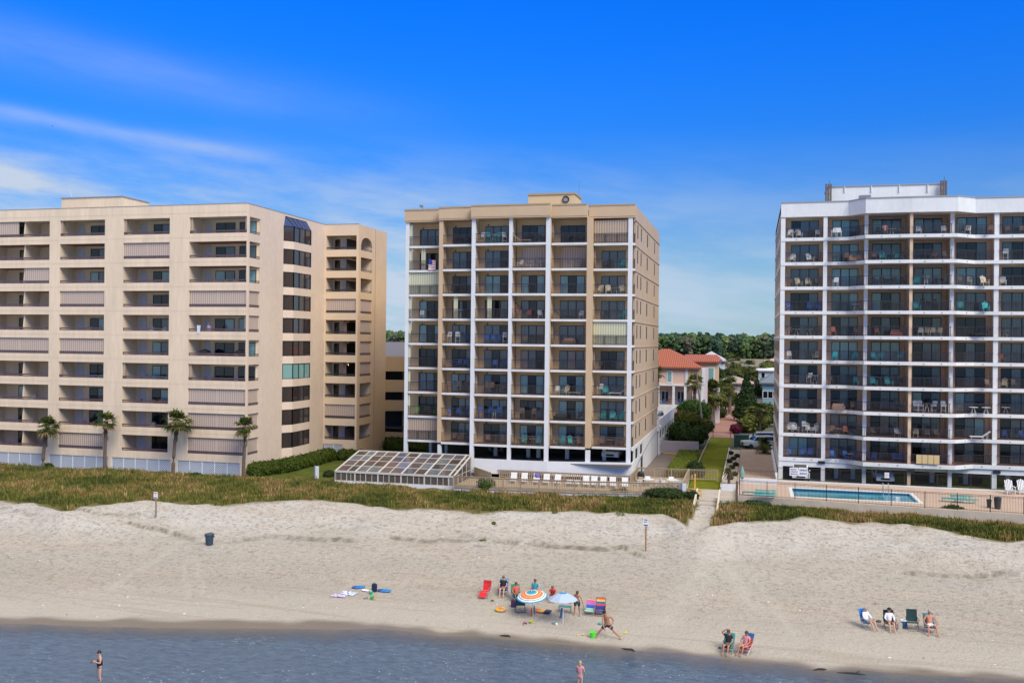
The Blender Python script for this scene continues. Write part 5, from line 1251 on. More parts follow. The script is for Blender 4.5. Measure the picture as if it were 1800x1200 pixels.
# sunken yard wall
y_=onz(1190,797,2.3).y
mb=MB(); mb.box(-13.4,-7.0,129.6,129.9,2.3,4.0); o=mb.build('yard_wall',mat('yard_wall_mauve',(.42,.36,.38),.8,var=.06,vs=1)); tag(o,'low mauve wall closing the yard behind the middle tower','wall')
o=MB().box(-11.6,-8.6,128.6,129.0,2.32,2.46).build('parking_stop',mat('stop_yellow',(.62,.42,.03),.7)); tag(o,'yellow painted parking stop in front of the mauve wall','parking stop')
o=leafy('shrub',[((-9.9,136.5,4.3),(2.0,2.3,1.9)),((-8.7,134,4.1),(1.7,2.0,1.5)),((-7.7,138,4.1),(1.6,1.8,1.4))],5200,.17,[(.035,.065,.015),(.05,.085,.02),(.025,.045,.012)]); tag(o,'big dark green rounded shrub behind the mauve wall','shrub')
o=leafy('shrub',[((-9.2,141,6.0),(2.0,2.,1.5)),((-6.9,142,5.1),(1.5,1.6,1.3))],2200,.17,[(.09,.105,.02),(.14,.12,.02),(.06,.08,.02)]); tag(o,'yellow flecked green shrub behind the dark rounded shrub','shrub')
o=leafy('shrub',[((-9.7,155,6.2),(2.4,2.2,2.0)),((-8.1,156,6.1),(1.7,2.2,1.8))],3600,.18,[(.045,.09,.018),(.06,.11,.02)]); tag(o,'bright green dome shaped shrub under the pink house balcony','shrub')
o=leafy('shrub',[((-11.2,152,5.4),(1.1,1.2,1.2))],900,.12,[(.12,.035,.035),(.09,.05,.03)]); tag(o,'small reddish brown shrub beside the ramp wall','shrub')
for n_,(px,py,rr,cc,lb) in enumerate(((1293,762,1.0,[(.16,.02,.055),(.11,.02,.04)],'round magenta flowering shrub at the end of the lawn strip'),(1257,741,1.0,[(.08,.03,.05),(.05,.04,.04)],'dark purple leaved shrub by the parked blue car'),(1268,734,1.2,[(.04,.06,.02),(.05,.075,.02)],'small round green shrub on the brick drive'))):
    p=onz(px,py,2.3); o=leafy('shrub',[((p.x,p.y,2.3+rr*.8),(rr,rr,rr*.9))],700,.13,cc,seed=n_); tag(o,lb,'shrub')
# hedges on the left lawn
boxes=[]
def hedge_line(name,label,pts,w_,h_,n,seed,z=1.8):
    el=[]; 
    for (xa,ya),(xb_,yb_) in zip(pts,pts[1:]):
        k=max(2,int(math.hypot(xb_-xa,yb_-ya)/1.0))
        for i in range(k): t=i/k; el.append(((xa+(xb_-xa)*t,ya+(yb_-ya)*t,z+h_*.42),(w_,w_,h_*.62)))
    o=leafy(name,el,n,.12,HG,seed=seed); return tag(o,label,'hedge')
hedge_line('hedge','long rounded clipped hedge beside the beige left block',[(-54.1,95.2),(-52.6,98.5),(-52.3,104),(-52.2,111)],1.15,1.75,9000,3)
hedge_line('hedge','short rounded hedge nearer the glasshouse',[(-50.6,111),(-47.2,111)],1.0,1.6,2400,4)
hedge_line('hedge','low hedge at the rear beside the parking garage',[(-48.5,122),(-42,121)],1.3,2.2,2600,5)
p=onz(556,845,2.1); s_=MB(); s_.box(p.x-.28,p.x-.18,p.y,p.y+.1,1.8,3.75); s_.cur=1; s_.box(p.x-.12,p.x+.26,p.y-.02,p.y+.08,1.9,3.7)
tag(s_.build('notice_board',[mat('post_blue_grey',(.16,.20,.27)),WHT]),'narrow upright white board on a post in the grass left of the glasshouse','sign')
p=onz(578,838,2.0); o=leafy('shrub',[((p.x,p.y,2.2),(.7,.7,.6))],500,.1,[(.035,.045,.015)]); tag(o,'small dark bush left of the glasshouse','shrub')
p=onz(852,862,2.3); o=leafy('shrub',[((p.x,p.y+.5,2.8),(1.0,.8,.85))],1300,.10,[(.06,.10,.02),(.08,.12,.025)]); tag(o,'bright green bush against the white base of the deck','shrub')
for n_,(px,py,rx_,h_,lb) in enumerate(((1170,873,2.2,.9,'dark green spreading bush below the deck end'),(1222,838,1.1,1.9,'tall round green bush behind the yellow shower post'),(1216,880,.7,1.0,'low dark bush left of the beach steps'),(1330,893,1.6,.7,'low dark bush at the foot of the pool fence'),(1090,868,1.2,.5,'small dark bush under the deck rail'),(84,822,.7,.6,'spiky little shrub at the foot of the leftmost palm'),(345,838,.8,.5,'small dark plant in front of the lattice skirt'))):
    z0=2.0 if px<500 else 2.3; p=onz(px,py,z0); o=leafy('shrub',[((p.x,p.y,z0+h_*.4),(rx_,rx_*.7,h_*.6))],int(900*rx_*max(h_,.6)),.10,[(.03,.05,.016),(.045,.07,.02)],seed=n_+20); tag(o,lb,'shrub')
p=onz(1716,905,2.3); o=leafy('shrub',[((p.x-2,p.y-.6,2.5),(1.2,.6,.8))],700,.10,[(.05,.08,.02),(.07,.09,.02)]); tag(o,'rounded bush in the grass below the right end of the pool fence','shrub')
# ---- palms
PG_='cabbage palms in front of the beige left block'
for i,(px,by,ty,cr,lab) in enumerate(((75,824,750,1.65,'cabbage palm nearest the left edge of the photo, short trunk'),(184,830,740,1.5,'cabbage palm second from the left with shaggy split crown'),(304,837,742,1.95,'tallest and widest cabbage palm, with a leaning trunk'),(428,838,750,1.55,'cabbage palm at the corner of the beige block'))):
    b_=onz(px,by,1.95); b_.y=min(b_.y,92.6) ; b_=Vector((XatY(px,92.3,by),92.3,1.95)); tp=onY(px+(9,2,8,4)[i],ty,92.3)
    palm('cabbage_palm',lab,b_.x,b_.y,1.95,tp.z-1.95,cr,46,seed=30+i,trunk_r=.17,lean=(tp.x-b_.x,0),group=PG_,gold=.3)
p=onz(1251,742,2.3); q=onY(1252,690,p.y-3); palm('date_palm','broad bushy palm with drooping yellowish fronds beside the pink house',p.x,p.y-3,2.3,q.z-2.3,3.3,60,seed=41,trunk_r=.62,droop=.5,gold=.45)
p=onz(1283,722,2.3); q=onY(1283,676,205); palm('cabbage_palm','dark slender palm standing at the end of the brick drive',XatY(1283,205,700),205,2.3,q.z-2.3,2.4,44,seed=42,trunk_r=.28)
q=onY(1220,670,163); palm('cabbage_palm','tall palm in front of the pink house balcony',XatY(1221,163,700),163,2.3,q.z-2.3,2.0,44,seed=43,trunk_r=.27,droop=.2,gold=.4)
q=onY(1155,655,160); palm('cabbage_palm','palm half hidden behind the corner of the middle tower',XatY(1155,160,700),160,2.3,q.z-2.3,1.7,34,seed=44,trunk_r=.22,gold=.5)
q=onY(1335,770,135); palm('sago_palm','low dark sago palm by the white vehicles',XatY(1344,134,770),134,2.3,1.5,1.7,60,seed=45,trunk_r=.25,feather=True)
q=onY(1336,735,150); palm('cabbage_palm','thin dark palm in front of the white cars',XatY(1336,150,750),150,2.3,5.0,1.6,30,seed=49,trunk_r=.16,droop=.6)
q=onY(1322,725,172); palm('yellow_palm','pale yellow green feathery palm beside the conifer',XatY(1322,172,735),172,2.3,q.z-2.3,2.6,50,seed=46,trunk_r=.3,feather=True,droop=.5,gold=.75)
p=onz(1292,845,2.4); palm('cycad','dark little cycad with stout stem in the gravel bed',-2.35,103.2,2.33,1.5,.75,50,seed=47,trunk_r=.13,feather=True)
for i,(px,Y,ty,cr) in enumerate(((1288,255,628,3.4),(1325,250,655,2.6),(1240,262,668,2.4),(1318,262,635,2.6),(1336,300,655,3.5))):
    q=onY(px,ty+8,Y); palm('distant_palm',['dark palm cluster by the far grey roof','green palm behind the tan roofed house','palm behind the red roofed house','slim distant palm beside the utility pole','palm above the blue house roof'][i],XatY(px,Y,660),Y,2.3,q.z-2.3,cr,30,seed=60+i,trunk_r=.3)
tree('conifer_tree','dark green cone shaped tree at the right of the brick drive',XatY(1312,188,700),188,2.3,8.6,2.7,71,[(.028,.05,.018),(.035,.06,.022),(.02,.036,.014)],cone=True,n=4500,size=.3)
for i,(px,Y,h_,rd,lab) in enumerate(((1270,225,6.5,4.0,'olive tree behind the brick drive'),(1300,275,9,5.0,'light green tree below the marsh'),(1335,270,8.,5.5,'broad yellow green tree near the utility pole'),(1350,230,6.5,4.,'dark tree left of the blue house'),(1275,215,4.,3.,'low green tree beside the white stair'),(1345,178,3.4,3.2,'low rounded olive tree by the far white car'),(1330,165,2.6,3.2,'flat green shrubby tree above the parking area'),(1262,290,7,4.5,'dark tree under the far grey roof'),(1310,300,6.5,5.5,'spreading tree at the marsh edge'),(1352,330,8,6,'golden green tree by the pink marsh house'))):
    cc=[[(.07,.085,.02),(.05,.065,.018)],[(.09,.11,.03),(.06,.08,.02)],[(.12,.13,.03),(.08,.10,.025)],[(.03,.05,.02),(.045,.07,.02)]][i%4]
    tree('broadleaf_tree',lab,XatY(px,Y,680),Y,2.3,h_,rd,80+i,cc,n=2200,size=.38)
# low garden bushes on lawn side: gravel bed plants
for i in range(9):
    yy=107+i*3.0; xx=-2.3+.5*math.sin(i*2.1); o=leafy('bedding_plant',[((xx,yy,2.55),(.38,.45,.25))],160,.1,[(.04,.055,.02),(.07,.06,.03)],seed=100+i); tag(o,f'small dark bedding plant in the gravel bed, {ORD[i]} from the near end','plant','bedding plants in the gravel bed')
# ================================================================== pool terrace in front of the right tower
PZ=2.9
PT=mat('pool_tile_peach',(.52,.385,.30),.8,var=.06,vs=.8,var2=.05,vs2=6)
# terrace with a hole for the pool: strips round the basin
bx0,bx1=3.95,15.0; yA,yB=93.4,98.9
def strip(n,x0,x1,y0,y1): o=MB().box(x0,x1,y0,y1,1.5,PZ).build('pool_terrace',PT); struct(o)
tx0,tx1=-1.3,40
tr=MB()
tr.prism([(tx0,92.3),(bx0,91.6),(bx0,103.3),(tx0,103.3)],1.5,PZ); tr.prism([(bx0,91.6),(bx1,90.2),(bx1,yA),(bx0,yA)],1.5,PZ); tr.box(bx0,bx1,yB,103.3,1.5,PZ); tr.prism([(bx1,90.2),(tx1,88.2),(tx1,103.3),(bx1,103.3)],1.5,PZ)
struct(tr.build('pool_terrace',PT))
pl=thing('swimming_pool','long narrow swimming pool with turquoise water behind the black fence','pool',(9.5,96,PZ))
cp=MB(); w_=.35
for a in ((bx0-w_,bx0,yA-w_,yB+w_),(bx1,bx1+w_,yA-w_,yB+w_),(bx0,bx1,yA-w_,yA),(bx0,bx1,yB,yB+w_)): cp.box(*a,PZ,PZ+.03)
cp.build('coping',mat('coping_white',(.72,.72,.70),.7),pl)
wl=MB()
for a in ((bx0,bx0+.02,yA,yB),(bx1-.02,bx1,yA,yB),(bx0,bx1,yA,yA+.02),(bx0,bx1,yB-.02,yB)): wl.box(*a,1.4,PZ-.001)
wl.box(bx0,bx1,yA,yB,1.3,1.4)
wl.build('basin',mat('pool_plaster',(.36,.68,.80),.6),pl)
MB().box(bx0+.03,bx1-.03,yB-.06,yB-.03,PZ-.28,PZ-.05).build('tile_band',mat('pool_tile_navy',(.02,.05,.12),.4),pl)
wt=sheet('pool_water',[(bx0+.02,yA+.02),(bx1-.02,yA+.02),(bx1-.02,yB-.02),(bx0+.02,yB-.02)],PZ-.2,mat('pool_water',(.03,.33,.46),.06,spec=.7,alpha=.6,bump=.25,bs=1.5,var=.35,vs=.35,stretch=(.4,1,1)))
o=MB().box(bx1-2.6,bx1-.1,yA+.1,yB-.1,PZ-.24,PZ-.22).build('pool_shelf',mat('pool_shelf',(.45,.55,.68),.6),pl)
hr=MB()
for dx in (-.25,.25):
    pts=[(12.8+dx,99.2,PZ)]+[(12.8+dx,98.9-.5*math.sin(a),PZ+.7+.25*math.cos(a)*1.0) for a in (0,.6,1.2,1.57)]+[(12.8+dx,98.35,PZ-.2)]
    hr.tube(pts,.03,6)
hr.build('hand_rail',mat('steel_rail',(.6,.6,.58),.3,metal=.8),pl)
MB().box(13.1,13.45,94.3,94.5,PZ-.1,PZ+.3).build('ladder_step',WHD,pl)
# white wall between terrace and parking, terrace base wall
o=MB().prism([(-1.2,100.6),(2.6,100.2),(2.6,100.4),(-1.2,100.8)],2.5,3.5).build('terrace_wall',WHR); tag(o,'low white wall across the end of the concrete ramp','wall')
o=MB().prism([(2.6,103.4),(tx1,103.4),(tx1,103.65),(2.6,103.65)],2.2,3.0).build('terrace_wall',WHR); tag(o,'long low white wall between the pool terrace and the parking level','wall')
o=MB().box(2.55,2.8,104,137,2.2,3.0).build('ramp_kerb_wall',WHR); tag(o,'long low white kerb wall between the concrete ramp and right tower','wall')
o=MB().box(-3.0,-1.3,99.0,99.25,2.1,2.95).build('planter_wall',WHT); tag(o,'short white wall in front of the gravel bed','wall')
bw_=MB(); prof=[(tx0,92.2),(bx0,91.5),(bx1,90.1),(tx1,88.1)]
for a,b_ in zip(prof,prof[1:]): bw_.prism([a,b_,(b_[0],b_[1]+.12),(a[0],a[1]+.12)],1.5,PZ+.05)
tag(bw_.build('terrace_base',mat('base_tan',(.52,.44,.34),.85,var=.15,vs=1)),'tan retaining edge under the pool terrace fence','wall')
def ironfence(name,label,pts,z0,h,posts=2.35,gap=.12,m=None):
    root=thing(name,label,'fence',(pts[0][0],pts[0][1],z0)); bm_=MB(); rm=MB(); m=m or mat('iron_black',(.02,.016,.015),.5)
    for (xa,ya),(xb_,yb_) in zip(pts,pts[1:]):
        d=Vector((xb_-xa,yb_-ya,0)); n=int(d.length/gap); a=Vector((xa,ya,0))
        for i in range(1,n):
            q=a+d*(i/n); bm_.box(q.x-.009,q.x+.009,q.y-.009,q.y+.009,z0+.05,z0+h)
        for z in (.08,h-.12,h): rm.bar((xa,ya,z0+z),(xb_,yb_,z0+z),.022)
        k=max(1,int(d.length/posts))
        for i in range(0 if (xa,ya)==tuple(pts[0]) else 1,k+1): q=a+d*(i/k); MB().box(q.x-.035,q.x+.035,q.y-.035,q.y+.035,z0-.2,z0+h+.04).build('post',m,root)
    bm_.build('bars',m,root); rm.build('rail',m,root); return root
ironfence('iron_fence','black iron fence along the seaward edge of the pool terrace',[(-1.1,92.35),(bx0,91.7),(bx1,90.3),(tx1-4,88.8)],PZ+.05,1.45)
ironfence('iron_fence','black iron fence on the low white wall behind the pool',[(2.7,103.5),(tx1-6,103.5)],3.0,1.35,posts=3.1)
ironfence('iron_fence','thin iron fence across the end of the concrete ramp',[(-3.0,99.15),(-1.2,99.15),(-1.2,100.7),(2.6,100.3)],3.0,1.35,posts=2.2,m=mat('iron_brown',(.07,.04,.03),.6))
# green garden umbrella (furled) and pole by the terrace corner
p=onz(1300,874,PZ); c=MB(); c.box(p.x-.35,p.x-.15,p.y-.6,p.y-.4,2.0,4.5); tag(c.build('fence_post',mat('brown_post',(.13,.08,.06),.8)),'stout brown corner post of the pool fence','post')
p=onz(1304,862,PZ); c=MB(); c.lathe((p.x,p.y+1,PZ+1.0),[(.05,0),(.26,.2),(.24,.7),(.1,1.15),(.02,1.3)],10); c.tube([(p.x,p.y+1,PZ),(p.x,p.y+1,PZ+2.4)],.03,6)
tag(c.build('furled_umbrella',mat('umbrella_green_grey',(.18,.30,.26),.8)),'furled grey green umbrella beside the terrace corner','umbrella')
# teal sun loungers on the terrace
tlm=k_lounger(.02).mesh('sun_lounger',[mat('teal_vinyl',(.05,.34,.34),.6)])
for i,(px,py,rz) in enumerate(((1322,865,.1),(1345,862,0),(1345,866,0),(1345,870,0),(1690,872,0.05),(1697,878,0.02),(1675,876,.1))):
    p=onz(px,py,PZ+.3); o=bpy.data.objects.new('sun_lounger',tlm); COL.objects.link(o); o.location=(p.x,p.y,PZ); o.rotation_euler=(0,0,rz)
    tag(o,['teal lounger set apart at the left end of the terrace','far teal lounger of the stacked trio left of the pool','middle teal lounger of the stacked trio left of the pool','near teal lounger of the stacked trio left of the pool','far teal lounger right of the pool','near teal lounger right of the pool','left teal lounger right of the pool'][i],'sun lounger','teal loungers on the pool terrace')
am=KND['A'][3]().mesh('adirondack_chair',WHT)
for i,px in enumerate((1775,1797)):
    p=onz(px,868,PZ); o=bpy.data.objects.new('adirondack_chair',am); COL.objects.link(o); o.location=(p.x,p.y,PZ); o.scale=(1.25,)*3; tag(o,['white fan back chair on the terrace near the right edge','white fan back chair cut by the right edge of the photo'][i],'chair','white fan back chairs by the pool')
for i,(px,py,h_,r_) in enumerate(((1740,893,.75,.2),(1755,895,1.05,.3))):
    p=onz(px,py,PZ); b_=MB(); b_.lathe((p.x,p.y+.3,PZ),[(r_*.85,0),(r_,h_*.8),(r_*1.08,h_*.8),(r_*1.05,h_),(r_*.3,h_+.05)],12)
    tag(b_.build('waste_bin',mat('bin_dark',(.03,.04,.045),.5)),['small dark waste bin behind the pool fence','large dark waste bin with lid behind the pool fence'][i],'bin','dark bins behind the pool fence')
# signs on the pool wall fence
for i,(xa,xb_,ya,yb_,lines) in enumerate(((1388,1403,821,836,3),(1404,1419,821,837,2))):
    a=onY(xa,ya,103.4); b_=onY(xb_,yb_,103.4); c=thing('notice_sign',['left white notice board with fine blue print on the parking fence','right white notice board with bold blue print on the parking fence'][i],'sign',(a.x,103.4,b_.z))
    MB().box(a.x,b_.x,103.36,103.4,b_.z,a.z).build('board',WHT,c); s=MB()
    for q in range(lines): 
        z=a.z-(a.z-b_.z)*(q+.8)/(lines+.6); hh=(a.z-b_.z)/(lines+1)*.28; r=random.Random(q+i)
        x=a.x+.1
        while x<b_.x-.15: wd=r.uniform(.06,.16); s.box(x,min(x+wd,b_.x-.06),103.35,103.36,z-hh,z+hh); x+=wd+.04
    s.build('print',mat('print_blue',(.10,.16,.32)),c)
a=onY(1559,856,91); c=thing('rules_sign','small white rules sign hanging on the pool fence','sign',(a.x,103.3,3.5)); a=onY(1555,830,103.3); b_=onY(1563,840,103.3)
MB().box(a.x,b_.x,103.3,103.34,b_.z,a.z).build('board',WHT,c); s=MB()
for q in range(3): s.box(a.x+.06,b_.x-.06,103.29,103.3,a.z-.12-.14*q-.03,a.z-.12-.14*q)
s.build('print',mat('print_grey',(.25,.25,.27)),c)
# ================================================================== vehicles
def car(name,label,x,y,z,rz,col,kind='sedan',group=None,rough=.25):
    cf=thing(name,label,'car',(0,0,0)); L_=4.6 if kind!='suv' else 4.9; W_=.92; Hh=1.45 if kind=='sedan' else 1.8
    if kind=='suv': prof=[(-2.4,.45),(-2.4,.95),(-2.2,1.05),(-1.15,1.12),(-.55,1.72),(1.9,1.76),(2.3,1.15),(2.42,.95),(2.42,.45)]
    else: prof=[(-2.25,.4),(-2.28,.72),(-2.0,.85),(-1.0,.93),(-.35,1.38),(.9,1.42),(1.65,1.0),(2.2,.95),(2.28,.7),(2.25,.4)]
    n=len(prof); vs=[];fs=[]
    secs=[(-W_,1.0),(-W_*.97,1.0),(-W_*.80,1.0),(0,1.),(W_*.80,1.),(W_*.97,1.),(W_,1.)]
    body=MB(); vs=[]
    for si,(yy,_) in enumerate(secs):
        for (px_,pz) in prof:
            k_=abs(yy)/W_; inset=0
            yv=yy
            if pz>1.1: yv=yy*.86 if abs(yy)>.7 else yy
            zz=pz-(.04 if k_>.99 else 0)*(pz>.6); vs.append((px_,yv,zz+(.03*(1-k_**2) if pz>.6 else 0)))
    for s_ in range(len(secs)-1):
        for i in range(n): fs.append((s_*n+i,s_*n+(i+1)%n,(s_+1)*n+(i+1)%n,(s_+1)*n+i))
    fs.append(tuple(range(n))); fs.append(tuple(range((len(secs)-1)*n,len(secs)*n))[::-1]); body.add(vs,fs)
    pm_=mat('car_paint_'+col[0],col[1],rough,spec=.6,var=.03,vs=2)
    body.build('body',pm_,cf,local=True)
    gl_=mat('car_glass',(.015,.018,.022),.05,spec=1.)
    if kind=='suv': ws_=[(-1.12,1.17),(-.60,1.68)]; rw_=[(1.93,1.70),(2.28,1.20)]; sd_=[(-.95,1.16),(-.52,1.62),(1.8,1.66),(2.1,1.18)]
    else: ws_=[(-.97,.97),(-.40,1.36)]; rw_=[(.95,1.40),(1.58,1.04)]; sd_=[(-.85,.97),(-.33,1.31),(.82,1.35),(1.35,1.02)]
    for nm,(a,b_) in (('windscreen',ws_),('rear_window',rw_)):
        s=1 if nm!='windscreen' else -1
        MB().add([(a[0]+s*.04,-.70,a[1]+.06),(a[0]+s*.04,.70,a[1]+.06),(b_[0]+s*.04,.66,b_[1]+.05),(b_[0]+s*.04,-.66,b_[1]+.05)],[(0,1,2,3)]).build(nm,gl_,cf,local=True)
    for s in (-1,1):
        MB().add([(a,s*(W_*.86+.01)+ s*(0.10 if zz<1.2 and kind!='x' else 0)*(1 if zz<1.2 else 0),zz) for a,zz in sd_],[(0,1,2,3)]).build('side_window',gl_,cf,local=True)
        for wx in (-1.45,1.45):
            wh=MB(); wh.X=Matrix.Translation((wx,s*(W_-.08),.34))@Matrix.Rotation(R(90),4,'X'); wh.lathe((0,0,-.11),[(.2,0),(.33,0),(.34,.04),(.34,.18),(.33,.22),(.2,.22)],16); wo_=wh.build('wheel',mat('tyre',(.02,.02,.02),.8),cf,local=True)
            rm_=MB(); rm_.X=Matrix.Translation((wx,s*(W_-.08),.34))@Matrix.Rotation(R(90),4,'X'); rm_.lathe((0,0,-.1),[(.01,0),(.21,.01),(.21,.19),(.01,.2)],12); rm_.build('rim',mat('rim_alloy',(.45,.45,.46),.35,metal=.6),wo_,local=True)
        MB().ell((-2.2 if kind!='suv' else -2.34,s*.66,.72 if kind=='sedan' else .86),(.1,.18,.09),8,5).build('headlight',mat('headlight_glass',(.6,.62,.65),.1,spec=1.),cf,local=True)
        MB().box(2.2 if kind!='suv' else 2.38,2.3 if kind!='suv' else 2.45,s*.62-.14,s*.62+.14,.75,.95).build('tail_light',mat('tail_red',(.35,.01,.01),.3),cf,local=True)
        MB().ell((-.75 if kind=='suv' else -.7,s*1.0,1.12 if kind=='suv' else .98),(.1,.1,.07),6,5).build('mirror',pm_,cf,local=True)
    bx=-2.42 if kind=='suv' else -2.29
    MB().box(bx-.03,bx+.02,-.45,.45,.55,.75).build('grille',mat('grille_black',(.02,.02,.02)),cf,local=True)
    if kind=='suv':
        for s in (-.7,.7): MB().box(-.3,1.7,s-.02,s+.02,1.79,1.82).build('roof_rail',GREYM,cf,local=True)
    cf.location=(x,y,z); cf.rotation_euler=(0,0,rz); return cf
WC=('white',(.72,.72,.73)); 
p=onY(1078,812,104); car('parked_car','white car parked behind the podium parapet of the middle tower',p.x,105.2,4.34,R(85),WC,'suv')
p=onY(872,806,104); car('parked_car','dark grey car in the shade of the third parking bay, middle tower',p.x-.4,106,4.34,R(100),('grey',(.08,.085,.09)),'sedan')
p=onY(1405,845,111); car('parked_car','white car parked nose out behind the two notice boards',p.x,109.8,2.3,R(90),WC,'suv')
p=onY(1549,848,112); car('parked_car','white car in the open parking level behind the rules sign',p.x,110.8,2.3,R(90),WC,'sedan')
p=onz(1340,774,2.35); car('parked_car','white sport utility car behind the sago palm',XatY(1346,146,780)-.8,146.5,2.35,R(5),WC,'suv')
car('parked_car','white car with lime green stripe nearest the right tower',XatY(1356,140,790)-1.8,140.2,2.35,R(20),('lime_white',(.62,.70,.60)),'suv')
car('parked_car','far white pickup beyond the low olive tree',XatY(1352,200,745)-.6,185,2.35,R(5),WC,'sedan')
car('parked_car','dark blue car parked at the left of the brick drive',XatY(1238,168,750),168,2.33,R(-65),('blue',(.03,.05,.11)),'suv')
p=onY(1157,733,132); car('parked_car','white car on the upper ramp deck beside the middle tower',p.x-.8,134,5.9,R(80),WC,'suv')
# vehicle wrap stripe
p=onz(1305,786,2.3); c=MB(); c.box(p.x-1.2,p.x+.9,p.y,p.y+1.4,2.3,4.0); c.box(p.x-1.3,p.x+1.0,p.y-.05,p.y+1.45,4.0,4.1); c.box(p.x-.7,p.x-.3,p.y-.04,p.y,3.0,3.4)
tag(c.build('utility_cabinet',mat('cabinet_green',(.045,.10,.07),.6,var=.1,vs=2)),'dark green utility cabinet at the top of the concrete ramp','cabinet')
# ================================================================== houses behind
PKW=mat('pink_stucco',(.66,.46,.38),.85,var=.05,vs=.4); TILE=wavemat('clay_tile',(.40,.115,.06),(.22,.065,.042),axis='X',scale=.8,rough=.8,lo=.2,hi=.8,dist=.4,bump=.6)
PH=thing('pink_house','pink two storey house with red clay tile roof and white columned balcony','house',(-14,176,2.3))
yp=176.
def px_(x,y,Y=yp): return onY(x,y,Y)
a=px_(1148,650); b_=px_(1243,650); c=px_(1243,740)
zE=px_(1200,645).z; zF1=px_(1180,675).z; zFl=px_(1180,711).z
MB().box(a.x-6,b_.x-2.6,yp,yp+14,zF1,zE).build('wall',PKW,PH)
MB().box(a.x-6,b_.x-2.6,yp+2.5,yp+14,zFl,zF1).build('wall',PKW,PH)
MB().box(a.x-6,b_.x-.2,yp+.05,yp+14,2.3,zFl-.5).build('wall',PKW,PH)
MB().box(a.x-6,b_.x-.1,yp-.1,yp+2.5,zFl-.5,zFl).build('balcony_floor',WHT,PH)
MB().box(a.x-6,b_.x-2.4,yp-.15,yp+.0,zF1-.3,zF1+.05).build('band',WHT,PH)
for q in (1157,1184,1204.5,1234): x=px_(q,690).x; MB().box(x-.22,x+.22,yp-.1,yp+.25,zFl,zF1-.3).build('column',WHT,PH)
for q in (1207,1236): x=px_(q,660).x; MB().box(x-.25,x+.25,yp-.1,yp+.2,zF1+.1,zE).build('column',WHT,PH)
MB().box(px_(1207,660).x,px_(1236,660).x,yp-.02,yp+.0,zF1+.2,zE-.5).build('recess',mat('tan_recess',(.45,.33,.2)),PH)
for q in (1167,1195,1222): 
    x=px_(q,690).x; f=MB().box(x-.75,x+.75,yp+2.4,yp+2.5,zFl+.1,zFl+2.5).build('door',WHT,PH); MB().box(x-.6,x-.08,yp+2.37,yp+2.4,zFl+.4,zFl+2.3).build('pane',GLD,f); MB().box(x+.08,x+.6,yp+2.37,yp+2.4,zFl+.4,zFl+2.3).build('pane',GLD,f)
x=px_(1177,662).x; z=px_(1177,662).z; f=MB().box(x-.55,x+.55,yp-.08,yp,z-1.2,z+1.2).build('window',WHT,PH); MB().box(x-.35,x+.35,yp-.1,yp-.08,z-.9,z+.95).build('pane',GLL,f)
rb=MB(); railing(rb,(a.x-5,yp-.02),(b_.x-.3,yp-.02),zFl,1.1,.15,.012); rb.build('balcony_railing',DKR,PH)
for q,cc in ((1167,'b'),(1175,'r'),(1194,'b')): x=px_(q,705).x; furn('A',cc,(x,yp+1.1,zFl),0,f"{'blue' if cc=='b' else 'rust red'} chair on the pink house balcony, {'first' if q==1167 else 'second' if q==1175 else 'third'} from left",'chairs on the pink house balcony')
def hip(x0,x1,y0,y1,z0,z1,name,parent,rx0=None,rx1=None,ov=.7,m=TILE):
    x0-=ov;x1+=ov;y0-=ov;y1+=ov; ym=(y0+y1)/2; hw=(y1-y0)/2; ra=rx0 if rx0 is not None else x0+hw; rb_=rx1 if rx1 is not None else x1-hw
    if ra>rb_: ra=rb_=(x0+x1)/2
    mb=MB(); mb.add([(x0,y0,z0),(x1,y0,z0),(x1,y1,z0),(x0,y1,z0),(ra,ym,z1),(rb_,ym,z1),(x0,y0,z0-.25),(x1,y0,z0-.25),(x1,y1,z0-.25),(x0,y1,z0-.25)],[(0,1,5,4),(1,2,5),(2,3,4,5),(3,0,4),(0,6,7,1),(1,7,8,2),(2,8,9,3),(3,9,6,0),(6,9,8,7)])
    return mb.build(name,m,parent)
zt=onY(1175,613,yp+7).z
hip(a.x-6,b_.x-1.8,yp,yp+14,zE,zt,'roof',PH,rx1=onY(1178,613,yp+7).x)
# right tower bay of the pink house
b2=px_(1245,650,182); c2=px_(1262,650,182)
MB().box(b_.x-2.6,onY(1262,650,190).x,182,196,2.3,onY(1255,636,182).z).build('wall',mat('peach_stucco',(.60,.42,.24),.85,var=.05,vs=.4),PH)
hip(onY(1205,630,182).x,onY(1261,630,182).x-.2,182,196,onY(1255,635,181.3).z,onY(1240,623,189).z,'roof',PH,rx0=onY(1205,624,189).x,rx1=onY(1263,624,189).x-.3)
x=onY(1250,657,182).x; z=onY(1250,657,182).z; f=MB().box(x-.7,x+.7,181.9,182,z-1.6,z+1.3).build('window',WHT,PH); MB().box(x-.45,x+.45,181.87,181.9,z-1.3,z+1.1).build('pane',GLL,f)
MB().box(b_.x-2.6,b_.x+.1,yp-.0,yp+.3,2.3,zE).build('corner_pier',mat('lilac_white',(.62,.56,.58),.8),PH)
MB().box(onY(1257,720,183).x-.3,onY(1262,720,183).x+.3,181,184,2.3,9).build('corner_pier',mat('lilac_white',(.62,.56,.58)),PH)
